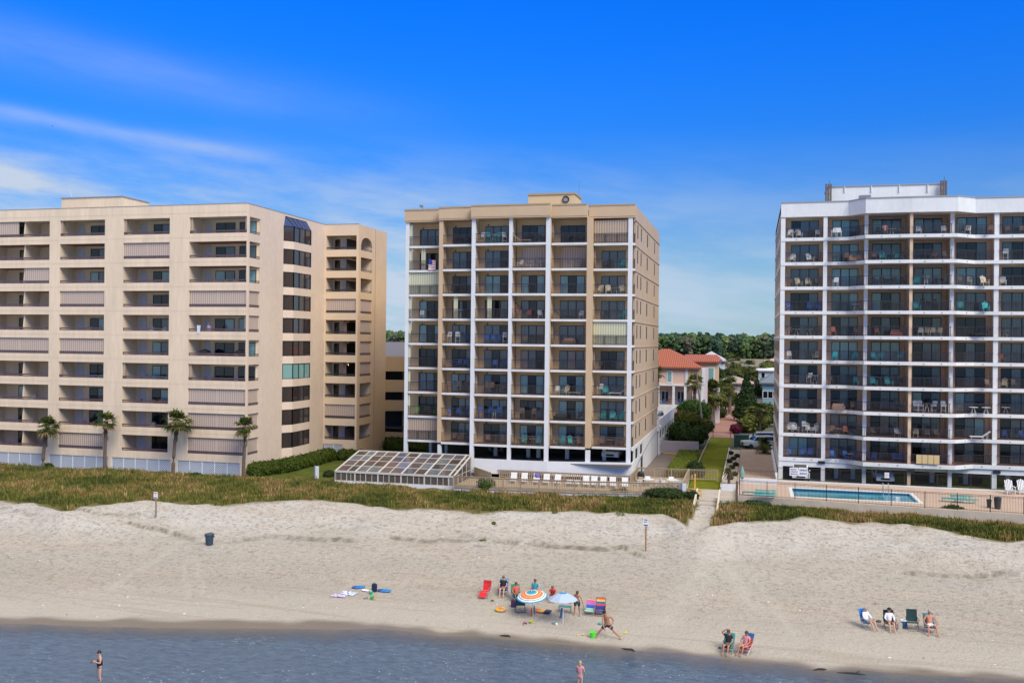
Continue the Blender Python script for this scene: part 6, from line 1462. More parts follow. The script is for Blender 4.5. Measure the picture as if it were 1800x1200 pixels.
# far grey metal roofed house
def house(name,label,pxl,pxr,ybase,yeave,ytop,Y,dep_,wm_,rm_,wins=3,posts=False):
    h=thing(name,label,'house',(XatY(pxl,Y,650),Y,2)); a=onY(pxl,yeave,Y); b_=onY(pxr,yeave,Y); zb=onY(pxl,ybase,Y).z; zt=onY((pxl+pxr)/2,ytop,Y+dep_/2).z
    MB().box(a.x,b_.x,Y,Y+dep_,max(1.5,zb),a.z).build('wall',wm_,h); hip(a.x,b_.x,Y,Y+dep_,a.z,zt,'roof',h,m=rm_)
    for i in range(wins):
        x=a.x+(b_.x-a.x)*(i+.5)/wins; hh=(a.z-max(zb,1.5)); f=MB().box(x-.55,x+.55,Y-.06,Y,a.z-hh*.55-.7,a.z-hh*.55+.9).build('window',WHT,h); MB().box(x-.42,x+.42,Y-.08,Y-.06,a.z-hh*.55-.58,a.z-hh*.55+.78).build('pane',GLD,f)
    return h
GRM=wavemat('metal_roof',(.50,.46,.48),(.40,.37,.40),scale=.6,rough=.5)
house('grey_roof_house','pale grey metal roofed house behind the red tile roof',1225,1272,665,633,617,300,16,mat('white_siding',(.6,.6,.62),.8),GRM,3)
house('tan_roof_house','long low house with tan roof beyond the brick drive',1258,1320,712,672,660,232,8,mat('pinkish_siding',(.58,.46,.46),.8),mat('roof_tan',(.36,.29,.25),.9,var=.1,vs=1),4)
house('blue_house','blue gabled house with white double windows beside the right tower',1341,1395,712,672,651,205,12,mat('blue_siding',(.20,.33,.40),.8),mat('roof_slate',(.14,.17,.20),.9),6)
house('white_roof_house','white flat roofed building above the blue house',1333,1385,668,650,646,262,14,mat('white_siding',(.6,.6,.62)),WHD,3)
house('pink_marsh_house','small pink house at the marsh edge beside the right tower',1346,1390,640,634,628,400,14,mat('pink_siding',(.62,.42,.38),.8),mat('roof_pink',(.5,.32,.28),.9),3)
ls=thing('outdoor_stair','white outdoor wooden stair at the end of the brick drive','stair',(-5,222,2.3)); a=onY(1287,712,222); b_=onY(1300,697,222)
s=MB(); s.add([(a.x,222,a.z),(b_.x,222,b_.z),(b_.x,222,b_.z+.5),(a.x,222,a.z+.5),(a.x,223.2,a.z),(b_.x,223.2,b_.z),(b_.x,223.2,b_.z+.5),(a.x,223.2,a.z+.5)],[(0,1,2,3),(7,6,5,4),(3,2,6,7),(0,4,5,1)]); s.build('stringer',WHT,ls)
s=MB(); s.bar((a.x,222,a.z+1.3),(b_.x,222,b_.z+1.3),.12)
for t in (0,.33,.66,1): x=a.x+(b_.x-a.x)*t; z=a.z+(b_.z-a.z)*t; s.box(x-.06,x+.06,221.95,222.05,2.3 if t in (0,1) else z,z+1.3)
s.build('handrail',WHT,ls)
# picket fence below it
slat=thing('picket_fence','cream picket fence at the end of the brick drive','fence',(-6,225,2.3)); slatfence([(XatY(1258,226,720),226),(XatY(1298,226,720),226)],2.3,1.7,'pickets',slat,mat('cream_paint',(.62,.55,.42)),gap=.5,sw=.3,posts=3)
# dock and marsh rail, utility pole
dk=thing('boardwalk','long pale boardwalk rail crossing in front of the marsh','boardwalk',(0,300,2)); a=onY(1262,655,300); 
s=MB(); s.box(a.x-8,a.x+22,300,300.2,a.z-.2,a.z+.25); s.box(a.x-8,a.x+22,300,302,a.z-2.2,a.z-1.9)
for i in range(12): s.box(a.x-8+i*2.7,a.x-7.8+i*2.7,300,300.2,1,a.z)
s.build('rail',mat('cream_paint',(.62,.55,.42)),dk)
x=XatY(1317,280,650); pm_=MB().tube([(x,280,1),(x,280,onY(1317,640,280).z)],.45,8); tag(pm_.build('utility_pole',mat('pole_pale',(.50,.46,.36),.9)),'pale thick utility pole standing before the marsh','pole')
p0=onz(1237,780,2.3); x=XatY(1234,152,740); ub=MB(); zt_=onY(1227,655,152).z; ub.tube([(x+.3,152,2.3),(x-.9,152,zt_)],[.17,.12],8); ub.build('utility_pole',mat('pole_grey',(.22,.19,.17),.9)); ob=bpy.data.objects['utility_pole.001']; tag(ob,'leaning grey wooden pole in front of the pink house','pole')
for i,px in enumerate((1253.5,1284)):
    x=XatY(px,153.3,760); lp_=MB().tube([(x,153.3,2.3),(x,153.3,onY(px,752,153.3).z)],.05,6); tag(lp_.build('gate_post',mat('iron_brown',(.07,.04,.03))),['left thin gate post at the end of the lawn strip','right thin gate post at the end of the lawn strip'][i],'post')
ch=MB().bar((XatY(1253.5,153.3,760),153.3,3.2),(XatY(1284,153.3,760),153.3,3.2),.04); tag(ch.build('gate_bar',mat('iron_brown',(.07,.04,.03))),'thin bar closing the far end of the lawn strip','gate')
# ================================================================== people
def skinmesh(verts,edges,rad,root=0,sub=1):
    me=bpy.data.meshes.new('tmp'); me.from_pydata([tuple(v) for v in verts],edges,[])
    o=bpy.data.objects.new('tmp',me); COL.objects.link(o)
    md=o.modifiers.new('s','SKIN'); md.use_smooth_shade=True
    sv=me.skin_vertices[0].data if me.skin_vertices else None
    if sv is None:
        me.skin_vertices; 
    for i,r in enumerate(rad):
        q=me.skin_vertices[0].data[i]; q.radius=r if isinstance(r,tuple) else (r,r); q.use_root=(i==root)
    if sub: o.modifiers.new('u','SUBSURF').levels=sub
    dg=bpy.context.evaluated_depsgraph_get(); nm=bpy.data.meshes.new_from_object(o.evaluated_get(dg)); bpy.data.objects.remove(o); return nm
STAND=dict(pel=(0,0,.95),spi=(0,0,1.15),che=(0,-.01,1.36),nec=(0,0,1.50),hd0=(0,-.01,1.57),hd1=(0,-.02,1.70),sh=[(-.17,0,1.42),(.17,0,1.42)],el=[(-.24,.02,1.14),(.24,.02,1.14)],wr=[(-.25,-.06,.90),(.25,-.06,.90)],hp=[(-.09,0,.90),(.09,0,.90)],kn=[(-.10,-.02,.50),(.10,-.02,.50)],an=[(-.10,.02,.09),(.10,.02,.09)],to=[(-.12,-.14,.04),(.12,-.14,.04)])
SIT=dict(pel=(0,.06,.40),spi=(0,.14,.60),che=(0,.20,.80),nec=(0,.22,.94),hd0=(0,.19,1.01),hd1=(0,.16,1.14),sh=[(-.17,.2,.86),(.17,.2,.86)],el=[(-.27,.05,.62),(.27,.05,.62)],wr=[(-.2,-.18,.56),(.2,-.18,.56)],hp=[(-.10,.02,.37),(.10,.02,.37)],kn=[(-.13,-.42,.46),(.13,-.42,.46)],an=[(-.12,-.58,.08),(.13,-.60,.08)],to=[(-.13,-.76,.04),(.15,-.78,.04)])
def pose(base,**k):
    d={a:(list(b) if isinstance(b,list) else b) for a,b in base.items()}; d.update(k); return d
def person(label,ps,loc,rz,skin,hair,cloth=(),scale=1.,longhair=False,female=False,hat=None,arms_cloth=0):
    """cloth: list of (name, colour, kind) kinds: shorts, shirt, suit, bikini"""
    root=thing('person',label,'person',loc,rz); root.scale=(scale,)*3
    V=[];Ed=[];Ra=[];idx={}
    def add(n,p,r,par=None): V.append(Vector(p)); Ra.append(r); idx[n]=len(V)-1; 
    def link(a,b): Ed.append((idx[a],idx[b]))
    w_=.93 if female else 1.
    add('pel',ps['pel'],(.145,.115)); add('spi',ps['spi'],(.125*w_,.10)); link('pel','spi'); add('che',ps['che'],(.155*w_,.115)); link('spi','che'); add('nec',ps['nec'],.055); link('che','nec')
    add('hd0',ps['hd0'],(.075,.085)); link('nec','hd0'); add('hd1',ps['hd1'],(.080,.095)); link('hd0','hd1')
    for s in (0,1):
        S='LR'[s]
        add('sh'+S,ps['sh'][s],.062*w_); link('che','sh'+S); add('el'+S,ps['el'][s],.043*w_); link('sh'+S,'el'+S); add('wr'+S,ps['wr'][s],.027); link('el'+S,'wr'+S)
        d=(Vector(ps['wr'][s])-Vector(ps['el'][s])).normalized(); side=d.cross(Vector((0,1,.3))).normalized()*(1 if s else -1)
        pm=Vector(ps['wr'][s])+d*.07; add('pa'+S,pm,(.036,.018)); link('wr'+S,'pa'+S)
        for f in range(4):
            off=side*(.028-.018*f); l=(.065,.078,.072,.055)[f]; bend=Vector((0,-.012,-.012)); 
            add(f'f{f}'+S,pm+off+d*.04,.009); link('pa'+S,f'f{f}'+S); add(f'g{f}'+S,pm+off*1.1+d*(.04+l)+bend,.008); link(f'f{f}'+S,f'g{f}'+S)
        add('t'+S,pm+side*.045+d*.005,.010); link('pa'+S,'t'+S); add('u'+S,pm+side*.06+d*.045,.009); link('t'+S,'u'+S)
        add('hp'+S,ps['hp'][s],.10); link('pel','hp'+S); add('kn'+S,ps['kn'][s],.057); link('hp'+S,'kn'+S); 
        mid=Vector(ps['kn'][s]).lerp(Vector(ps['an'][s]),.35); add('ca'+S,mid+Vector((0,.01,0)),.054); link('kn'+S,'ca'+S)
        add('an'+S,ps['an'][s],.036); link('ca'+S,'an'+S); add('to'+S,ps['to'][s],(.042,.026)); link('an'+S,'to'+S)
    # nose
    hc=(Vector(ps['hd0'])+Vector(ps['hd1']))/2; hv=(Vector(ps['hd1'])-Vector(ps['hd0'])).normalized(); fwd=Vector((0,-1,0)); fwd=(fwd-hv*fwd.dot(hv)).normalized(); fwd=ps.get('face') and Vector(ps['face']).normalized() or fwd
    me=skinmesh(V,Ed,Ra); me.name='body'; me.materials.clear(); me.materials.append(mat('skin_'+skin[0],skin[1],.55,spec=.35))
    body=bpy.data.objects.new('body',me); COL.objects.link(body); body.parent=root
    sd=fwd.cross(hv).normalized(); sk_=mat('skin_'+skin[0],skin[1])
    MB().ell(hc+fwd*.105-hv*.01,(.016,.022,.022),6,5).build('nose',sk_,body,local=True,smooth=True)
    for s in (-1,1):
        MB().ell(hc+sd*s*.088-hv*.005,(.016,.025,.035),6,5).build('ear',sk_,body,local=True,smooth=True)
        MB().ell(hc+fwd*.088+sd*s*.034+hv*.02,(.012,.012,.010),6,5).build('eye',mat('eye_dark',(.03,.02,.02),.3),body,local=True)
    MB().ell(hc+fwd*.092-hv*.05,(.026,.01,.008),6,5).build('mouth',mat('lip',(.35,.12,.10),.5),body,local=True)
    h=MB(); h.ell(hc+hv*.045-fwd*.028,(.098,.105,.098),12,9,.12)
    if longhair: h.ell(hc-fwd*.075-hv*.06,(.085,.05,.13),10,8,.15)
    h.build('hair',mat('hair_'+hair[0],hair[1],.6,var=.3,vs=20),root,local=True,smooth=True)
    if hat: 
        q=MB(); q.lathe(hc+hv*.10,[(.155,-.02),(.16,-.005),(.10,.0),(.095,.06),(.02,.09)],14); q.build('hat',mat('cloth_'+hat[0],hat[1],.8),root,local=True)
    def sub(names,radf,extra=()):
        vv=[];ee=[];rr=[];m_={}
        for n,p,r in names: m_[n]=len(vv); vv.append(Vector(p)); rr.append(r)
        return vv,m_,rr
    for nm,cc,kd in cloth:
        P=lambda n,s=None:Vector(ps[n] if s is None else ps[n][s]); vv=[];rr=[];ee=[]
        def a(p,r): vv.append(Vector(p)); rr.append(r); return len(vv)-1
        if kd in('shorts','longshorts','brief'):
            t=a(P('pel').lerp(P('spi'),.35),(.155,.125)); b0=a(P('pel'),(.165,.135)); ee.append((t,b0)); f=.12 if kd=='brief' else .5 if kd=='shorts' else .72
            for s in (0,1): q=a(P('hp',s),.122); ee.append((b0,q)); q2=a(P('hp',s).lerp(P('kn',s),f),.098 if kd!='brief' else .112); ee.append((q,q2))
        elif kd in('shirt','jacket'):
            b0=a(P('pel'),(.165,.135)); t=a(P('spi'),(.148,.122)); ee.append((b0,t)); c_=a(P('che'),(.178,.135)); ee.append((t,c_)); n_=a(P('che').lerp(P('nec'),.75),.075); ee.append((c_,n_))
            for s in (0,1):
                q=a(P('sh',s),.082); ee.append((c_,q)); e1=a(P('sh',s).lerp(P('el',s),.6 if kd=='shirt' else .98),.068); ee.append((q,e1))
                if kd=='jacket': e2=a(P('el',s).lerp(P('wr',s),.8),.05); ee.append((e1,e2))
        elif kd=='suit':
            b0=a(P('pel')-Vector((0,0,.05)),(.175,.145)); t=a(P('spi'),(.152,.135)); ee.append((b0,t)); c_=a(P('che')-Vector((0,0,.04)),(.18,.145)); ee.append((t,c_))
            for s in (0,1): q=a(P('hp',s),.128); ee.append((b0,q)); q=a(P('sh',s).lerp(P('che'),.35)+Vector((0,0,.05)),.06); ee.append((c_,q))
        elif kd=='torso':
            b0=a(P('pel')-Vector((0,0,.06)),(.20,.175)); t=a(P('spi'),(.172,.155)); ee.append((b0,t)); c_=a(P('che')-Vector((0,0,.0)),(.205,.17)); ee.append((t,c_))
        elif kd=='top':
            t=a(P('spi').lerp(P('che'),.55),(.145,.12)); c_=a(P('che'),(.166,.13)); ee.append((t,c_))
        m2=skinmesh(vv,ee,rr); m2.name=nm; m2.materials.clear(); m2.materials.append(mat('cloth_'+cc[0],cc[1],.85)); o=bpy.data.objects.new(nm,m2); COL.objects.link(o); o.parent=root
    return root
FAIR=('fair',(.58,.32,.23)); TAN=('tan',(.42,.20,.12)); RED=('ruddy',(.50,.21,.13))
BRN=('brown',(.09,.045,.02)); BLK=('black',(.015,.013,.012)); BLD=('blonde',(.45,.30,.14)); GRY=('grey',(.32,.30,.28)); AUB=('auburn',(.22,.08,.03))
NAVY=('navy',(.012,.02,.06)); CW_=('white',(.72,.72,.74)); BK=('black',(.015,.015,.018)); PK=('pink',(.60,.25,.27)); GRN_=('dark_green',(.01,.05,.07))
FACE=math.atan2(-.25,1)*0
def bchair(name,label,loc,rz,cseat,cback,recl=.35,h=.28,bh=.62,frame=(.35,.36,.38),stripes=None,quad=False):
    r=thing(name,label,'chair',loc,rz); fm=mat('chair_frame_%.2f'%frame[0],frame,.4,metal=.4); f=MB(); w_=.29
    for s in (-1,1):
        f.bar((s*w_,-.25,h),(s*w_,.25,h-.04),.022); f.bar((s*w_,.22,h-.05),(s*w_,.22+recl*1.05,h+bh),.022); f.bar((s*(w_+.03),-.25,h+.22),(s*(w_+.03),.32,h+.25),.03)
        f.bar((s*(w_+.02),-.28,0),(s*(w_+.02),.30,h+.22),.02); f.bar((s*(w_+.02),.34,0),(s*(w_+.02),-.25,h+.21),.02)
    f.bar((-w_,.34,0),(w_,.34,0),.02); f.bar((-w_,-.28,0),(w_,-.28,0),.02); f.bar((-w_,.22+recl*1.05,h+bh),(w_,.22+recl*1.05,h+bh),.024); f.build('frame',fm,r,local=True)
    def panel(nm,a,b_,cols_):
        m=MB(); n=len(cols_); a=Vector(a);b_=Vector(b_); nrm=Vector((0,-.012,.006))
        for i in range(n):
            m.cur=i; p=a.lerp(b_,i/n); q=a.lerp(b_,(i+1)/n); k=.04*math.sin(math.pi*i/n); k2=.04*math.sin(math.pi*(i+1)/n)
            p2=p+Vector((0,k,-k*.3)); q2=q+Vector((0,k2,-k2*.3))
            m.add([(-w_,p.y,p.z),(0,p2.y,p2.z),(w_,p.y,p.z),(w_,q.y,q.z),(0,q2.y,q2.z),(-w_,q.y,q.z)],[(0,1,4,5),(1,2,3,4)])
        mm=[mat('canvas_%d_%d_%d'%tuple(int(x*99) for x in c),c,.8) for c in cols_]; m.build(nm,mm,r,local=True)
    panel('seat',(0,-.26,h+.01),(0,.22,h-.03),cseat if isinstance(cseat,list) else [cseat]*2); panel('backrest',(0,.23,h-.01),(0,.22+recl*1.05,h+bh),cback if isinstance(cback,list) else [cback]*3)
    return r
def at(px,py): p=hit(px,py); return p
def faceto(deg): return R(deg)
# --- red chair
p=at(853,1048); bchair('folding_chair','empty bright red folding chair with footrest, left of the seated woman',p,R(-8),(.62,.015,.02),[(.62,.015,.02),(.68,.02,.025),(.60,.015,.02)],.16,.38,.62)
lg=MB(); lg.add([(p.x-.28,p.y-.27,p.z+.37),(p.x+.24,p.y-.30,p.z+.37),(p.x+.2,p.y-.62,p.z+.12),(p.x-.32,p.y-.60,p.z+.12)],[(0,1,2,3)]); o=lg.build('footrest',mat('canvas_62_1_2',(.62,.015,.02),.8)); 
for ob in bpy.data.objects:
    if ob.type=='EMPTY' and ob.get('label','').startswith('empty bright red'): o.parent=ob; o.matrix_parent_inverse=Matrix.LocRotScale(ob.location,ob.rotation_euler,ob.scale).inverted()
def sitp(label,px,py,rz,skin,hair,cloth,chair=None,ps=SIT,dz=.0,**k):
    p=at(px,py); person(label,ps,(p.x,p.y,p.z+dz),rz,skin,hair,cloth,**k)
    return p
p=sitp('auburn haired woman in black sitting on the blue chair by the red one',884,1044,R(5),FAIR,AUB,[('top',BK,'shirt'),('shorts',BK,'shorts')],longhair=True,female=True)
bchair('folding_chair','blue folding chair under the auburn haired woman',p,R(5),(.02,.06,.22),[(.03,.10,.30),(.02,.06,.22),(.15,.35,.50)],.34,.30,.66)
# --- group left of orange umbrella
p=sitp('person in a floral top sitting low behind the orange umbrella',908,1056,R(25),TAN,BRN,[('shirt',('coral',(.55,.10,.08)),'shirt'),('shorts',NAVY,'shorts')])
bchair('folding_chair','green backed folding chair behind the orange umbrella',p,R(25),(.02,.22,.14),[(.02,.22,.14),(.03,.34,.2),(.02,.25,.15)],.34,.30,.70)
p=at(914,1073); bchair('folding_chair','tall dark green folding chair left of the orange umbrella',p,R(-160),(.01,.07,.07),[(.01,.09,.10)]*3,.12,.42,.72,frame=(.02,.06,.06))
p=at(903,1066); b_=MB(); b_.box(p.x-.16,p.x+.16,p.y-.12,p.y+.12,p.z,p.z+.42); b_.ell((p.x,p.y,p.z+.42),(.15,.12,.07),8,5); b_.tube([(p.x-.1,p.y-.1,p.z+.45),(p.x,p.y-.1,p.z+.6),(p.x+.1,p.y-.1,p.z+.45)],.012,5); tag(b_.build('beach_bag',mat('cloth_purple',(.08,.03,.09),.8)),'dark purple beach bag beside the dark green chair','bag')
p=at(942,1052); person('person in a teal shirt almost hidden behind the orange umbrella',SIT,(p.x-.15,p.y+.2,p.z),R(0),TAN,BRN,[('shirt',('teal',(.02,.25,.3)),'shirt'),('shorts',NAVY,'shorts')])
bchair('folding_chair','low chair hidden behind the orange umbrella',(p.x-.15,p.y+.2,p.z),0,(.5,.5,.5),(.5,.5,.5),.3)
p=at(972,1056); person('person in a red top bending low between the two umbrellas',pose(SIT,che=(0,.0,.74),nec=(0,-.06,.86),hd0=(0,-.1,.92),hd1=(0,-.14,1.03),sh=[(-.16,0,.80),(.16,0,.80)],el=[(-.22,-.2,.6),(.22,-.2,.6)]),(p.x-.05,p.y+.1,p.z-.1),R(10),TAN,AUB,[('shirt',('red',(.55,.03,.05)),'shirt'),('shorts',NAVY,'shorts')])
# --- umbrellas
def umbrella(label,px,py,top_px,top_py,rad,cols_,pole,tiltx=.0,nseg=10,rise=.42):
    b_=at(px,py); d=(b_-EYE).dot(FW); tp=EYE+ray(top_px,top_py)*(d/1.0)
    r=thing('beach_umbrella',label,'umbrella',b_); ax=(tp-b_); ax=Vector((ax.x,ax.y*0+tiltx,ax.z)); T=b_+ax
    MB().tube([b_-Vector((0,0,.2)),T],.022,6).build('pole',mat('pole_white',(.7,.7,.7),.4),r)
    q=ax.to_track_quat('Z','Y').to_matrix().to_4x4(); X=Matrix.Translation(T)@q
    c=MB(); c.X=X; n=len(cols_)
    fr=[0]+[x[0] for x in cols_]
    for i,(f1,cc) in enumerate(cols_):
        c.cur=i; f0=fr[i]; seg=2
        for s_ in range(seg):
            g0=f0+(f1-f0)*s_/seg; g1=f0+(f1-f0)*(s_+1)/seg
            for k in range(nseg):
                a0,a1=2*math.pi*k/nseg,2*math.pi*(k+1)/nseg; am_=(a0+a1)/2
                def pt(f,a,sag=0): rr=rad*f*(1-sag*.04*f); return (rr*math.cos(a),rr*math.sin(a),-rise*(f**1.7)-sag*.03*f)
                c.add([pt(g0,a0),pt(g1,a0),pt(g1,am_,1),pt(g0,am_,1)],[(0,1,2,3)]); c.add([pt(g0,am_,1),pt(g1,am_,1),pt(g1,a1),pt(g0,a1)],[(0,1,2,3)])
    c.build('canopy',[mat('canopy_%d_%d_%d'%tuple(int(x*99) for x in cc),cc,.75) for _,cc in cols_],r)
    rb_=MB(); rb_.X=X
    for k in range(nseg):
        a=2*math.pi*k/nseg; rb_.tube([(0,0,-.03),(rad*.5*math.cos(a),rad*.5*math.sin(a),-rise*.31-.03),(rad*.98*math.cos(a),rad*.98*math.sin(a),-rise-.02)],.006,4)
    rb_.build('rib',mat('rib_grey',(.3,.3,.3),.4),r); t_=MB(); t_.X=X; t_.ell((0,0,.04),(.03,.03,.05),6,5); t_.build('finial',mat('pole_white',(.7,.7,.7)),r); return r
O_=(.75,.17,.05);OL=(.80,.30,.12);TL=(.03,.36,.38);BL=(.03,.22,.42);WH_=(.75,.72,.68)
umbrella('orange umbrella ringed with teal, white and blue, pitched at the rear',938,1081,936,1037,1.0,[(.22,BL),(.34,TL),(.40,WH_),(.52,O_),(.60,OL),(.72,O_),(.78,WH_),(.84,TL),(.92,WH_),(1.,BL)],1,tiltx=-.28,nseg=10,rise=.32)
umbrella('pale blue umbrella with a darker blue centre on a white pole',990,1095,989,1041,.93,[(.28,(.05,.22,.50)),(.35,(.40,.52,.65)),(1.,(.38,.47,.60))],1,tiltx=.06,nseg=8,rise=.42)
# --- standing man bending, boy, etc.
p=at(1014,1082)
person('shirtless young man in dark green shorts bending beside the pale blue umbrella',pose(STAND,pel=(0,.08,.93),spi=(-.04,.0,1.12),che=(.0,-.10,1.28),nec=(.03,-.16,1.40),hd0=(.05,-.21,1.45),hd1=(.06,-.27,1.56),sh=[(-.18,-.10,1.33),(.20,-.10,1.33)],el=[(-.30,-.26,1.14),(.34,-.12,1.06)],wr=[(-.32,-.45,1.0),(.40,-.14,.80)],hp=[(-.10,.06,.88),(.10,.06,.88)],kn=[(-.14,.02,.48),(.14,.02,.48)],an=[(-.17,.06,.09),(.16,.06,.09)],to=[(-.2,-.10,.04),(.19,-.10,.04)]),p,R(0),TAN,BRN,[('shorts',GRN_,'longshorts')])
p=at(1067,1121)
person('shirtless black haired boy in navy shorts with legs planted wide apart',pose(STAND,pel=(.02,.05,.72),spi=(0,.0,.92),che=(-.03,-.06,1.10),nec=(-.08,-.10,1.24),hd0=(-.12,-.14,1.30),hd1=(-.14,-.18,1.42),sh=[(-.19,-.06,1.14),(.16,-.04,1.18)],el=[(-.22,-.2,.86),(.34,.02,.95)],wr=[(-.10,-.36,.64),(.24,-.14,.74)],hp=[(-.10,.04,.68),(.12,.04,.68)],kn=[(-.34,-.08,.40),(.36,-.04,.40)],an=[(-.56,-.05,.09),(.66,.04,.09)],to=[(-.66,-.18,.04),(.76,-.08,.04)]),p,R(0),TAN,BLK,[('shorts',NAVY,'longshorts')],scale=1.12)
# --- two striped chairs
p=at(1036,1079); bchair('beach_chair','low beach chair striped pink, purple, blue and green',p,R(-5),[(.35,.60,.45),(.5,.55,.5)],[(.25,.60,.42),(.03,.08,.35),(.03,.10,.42),(.35,.16,.55),(.70,.12,.38),(.72,.10,.30),(.75,.45,.15)],.28,.24,.62)
p=at(1055,1080); bchair('beach_chair','low beach chair in a dark printed cloth, right of the striped one',p,R(4),(.04,.05,.20),[(.03,.03,.18),(.02,.04,.22),(.55,.06,.12),(.02,.16,.14),(.70,.45,.20),(.65,.14,.05)],.26,.26,.70,frame=(.28,.06,.05))
# folded table under the blue umbrella
p=at(992,1078); t_=thing('folding_table','small blue folding table beneath the pale blue umbrella','table',p); MB().box(p.x-.4,p.x+.4,p.y+.0,p.y+.4,p.z+.40,p.z+.43).build('table_top',mat('cloth_teal_blue',(.05,.22,.27),.6),t_)
for sx in (-.36,.36):
    for sy in (.04,.36): MB().box(p.x+sx-.015,p.x+sx+.015,p.y+sy-.015,p.y+sy+.015,p.z,p.z+.40).build('leg',GREYM,t_)
p=at(986,1086); b_=MB(); b_.add([(p.x-.10,p.y,p.z),(p.x+.06,p.y,p.z),(p.x+.12,p.y+.1,p.z+.62),(p.x-.02,p.y+.1,p.z+.62)],[(0,1,2,3)]); b_.box(p.x-.1,p.x+.06,p.y,p.y+.05,p.z,p.z+.05); tag(b_.build('towel',mat('cloth_denim',(.06,.15,.25),.8)),'denim blue towel hanging by the white umbrella pole','towel')
# inflatables and boards
def lump(name,label,cat,px,py,size,cols_,rz=0,kind='board'):
    p=at(px,py); m=MB(); m.X=Matrix.Translation((p.x,p.y,p.z))@Matrix.Rotation(rz,4,'Z'); a,b_,h=size
    if kind=='board':
        n=12; prof=[]
        for i in range(n+1):
            t=i/n; w_=b_*(math.sin(math.pi*(.12+.88*t)) if t<.5 else 1*math.sin(math.pi*(.5+.42*(t-.5)*2)))**.6; prof.append((-a+2*a*t,w_))
        for i in range(n):
            m.cur=int(i*len(cols_)/n); (x0,w0),(x1,w1)=prof[i],prof[i+1]; zz0=h*(.4+.6*i/n);zz1=h*(.4+.6*(i+1)/n)
            m.add([(x0,-w0,zz0),(x1,-w1,zz1),(x1,w1,zz1+.05),(x0,w0,zz0+.05),(x0,-w0,zz0-.05),(x1,-w1,zz1-.05),(x1,w1,zz1),(x0,w0,zz0)],[(0,1,2,3),(7,6,5,4),(0,4,5,1),(3,2,6,7)])
    elif kind=='ring':
        N_=20
        for i in range(N_):
            m.cur=(i*len(cols_)//N_); a0,a1=2*math.pi*i/N_,2*math.pi*(i+1)/N_
            for k in range(8):
                t0,t1=2*math.pi*k/8,2*math.pi*(k+1)/8
                f=lambda A,T:((a+h*math.cos(T))*math.cos(A),(a+h*math.cos(T))*math.sin(A),h+h*math.sin(T))
                m.add([f(a0,t0),f(a1,t0),f(a1,t1),f(a0,t1)],[(0,1,2,3)])
    elif kind=='blob':
        for i,c_ in enumerate(cols_): m.cur=i; r=random.Random(px+i); m.ell((r.uniform(-a,a)*.5,r.uniform(-b_,b_)*.5,h*.4),(a*.6,b_*.6,h*.6),9,6,.5)
    elif kind=='cloth':
        n=10
        for i in range(n):
            for j in range(5):
                m.cur=(i+j)%len(cols_)
                def q(u,v): x=-a+2*a*u/n; y=-b_+2*b_*v/5; return (x+.08*noise.noise(Vector((x*3,y*3,px)))*2,y+.12*noise.noise(Vector((x*2,y*2,px+5))),.03+h*abs(noise.noise(Vector((x*3.1,y*4.,px)))))
                m.add([q(i,j),q(i+1,j),q(i+1,j+1),q(i,j+1)],[(0,1,2,3)])
    elif kind=='bucket':
        m.lathe((0,0,0),[(a*.7,0),(a,h),(a*1.08,h),(a*1.08,h*.95),(a*.92,h*.94)],14); m.tube([(a*math.cos(t),0,h+a*.9*math.sin(t)) for t in (0,.5,1.1,1.57,2.1,2.6,3.14)],.012,4)
    elif kind=='shovel':
        m.tube([(-a,0,.03),(a*.3,0,.03)],.02,5); m.add([(a*.3,-b_,.03),(a,-b_*.8,.05),(a,b_*.8,.05),(a*.3,b_,.03),(a*.3,-b_,.06),(a,-b_*.8,.07),(a,b_*.8,.07),(a*.3,b_,.06)],[(0,3,2,1),(4,5,6,7),(0,1,5,4),(1,2,6,5),(2,3,7,6),(3,0,4,7)]); m.tube([(-a,-b_*.6,.03),(-a,b_*.6,.03)],.02,5)
    o=m.build(name,[mat('plastic_%d_%d_%d'%tuple(int(x*99) for x in c),c,.45) for c in cols_],smooth=kind in('ring','blob')); return tag(o,label,cat)
lump('swim_ring','yellow and orange swim ring with a brown rim on the sand','swim ring',880,1073,(.26,.26,.09),[(.75,.45,.02),(.70,.16,.03),(.75,.45,.02),(.55,.30,.12)],0,'ring')
lump('sandal','pair of black sandals below the seated auburn haired woman','sandals',865,1056,(.14,.06,.08),[(.02,.02,.02),(.03,.03,.03)],R(15),'blob')
lump('bodyboard','orange and pink bodyboard with a dark blue tail, right of the dark green chair','bodyboard',952,1075,(.66,.24,.12),[(.70,.10,.06),(.75,.25,.05),(.75,.40,.08),(.02,.03,.09),(.02,.03,.08)],R(-12),'board')
lump('bodyboard','blue bodyboard lying left of the navy bag','bodyboard',630,1033,(.45,.24,.10),[(.015,.07,.25),(.02,.16,.45),(.02,.20,.50)],R(10),'board')
lump('bodyboard','blue bodyboard lying right of the navy bag','bodyboard',675,1039,(.50,.24,.10),[(.015,.06,.22),(.02,.18,.48),(.03,.22,.55)],R(-6),'board')
p=at(658,1039); b_=MB(); b_.box(p.x-.16,p.x+.16,p.y-.1,p.y+.1,p.z,p.z+.5); b_.ell((p.x,p.y,p.z+.5),(.15,.1,.07),8,5); b_.box(p.x-.1,p.x+.1,p.y-.15,p.y-.1,p.z+.05,p.z+.25); tag(b_.build('backpack',mat('cloth_navy',(.012,.03,.10),.8)),'navy blue backpack standing between two blue bodyboards','bag')
lump('towel','white towel crumpled beside the navy backpack','towel',645,1038,(.35,.2,.12),[(.72,.70,.70)],0,'cloth')
lump('towel','pale blue and white patterned towel spread on the sand','towel',613,1043,(.55,.35,.12),[(.45,.55,.72),(.70,.72,.75),(.15,.25,.5),(.7,.7,.72)],R(-10),'cloth')
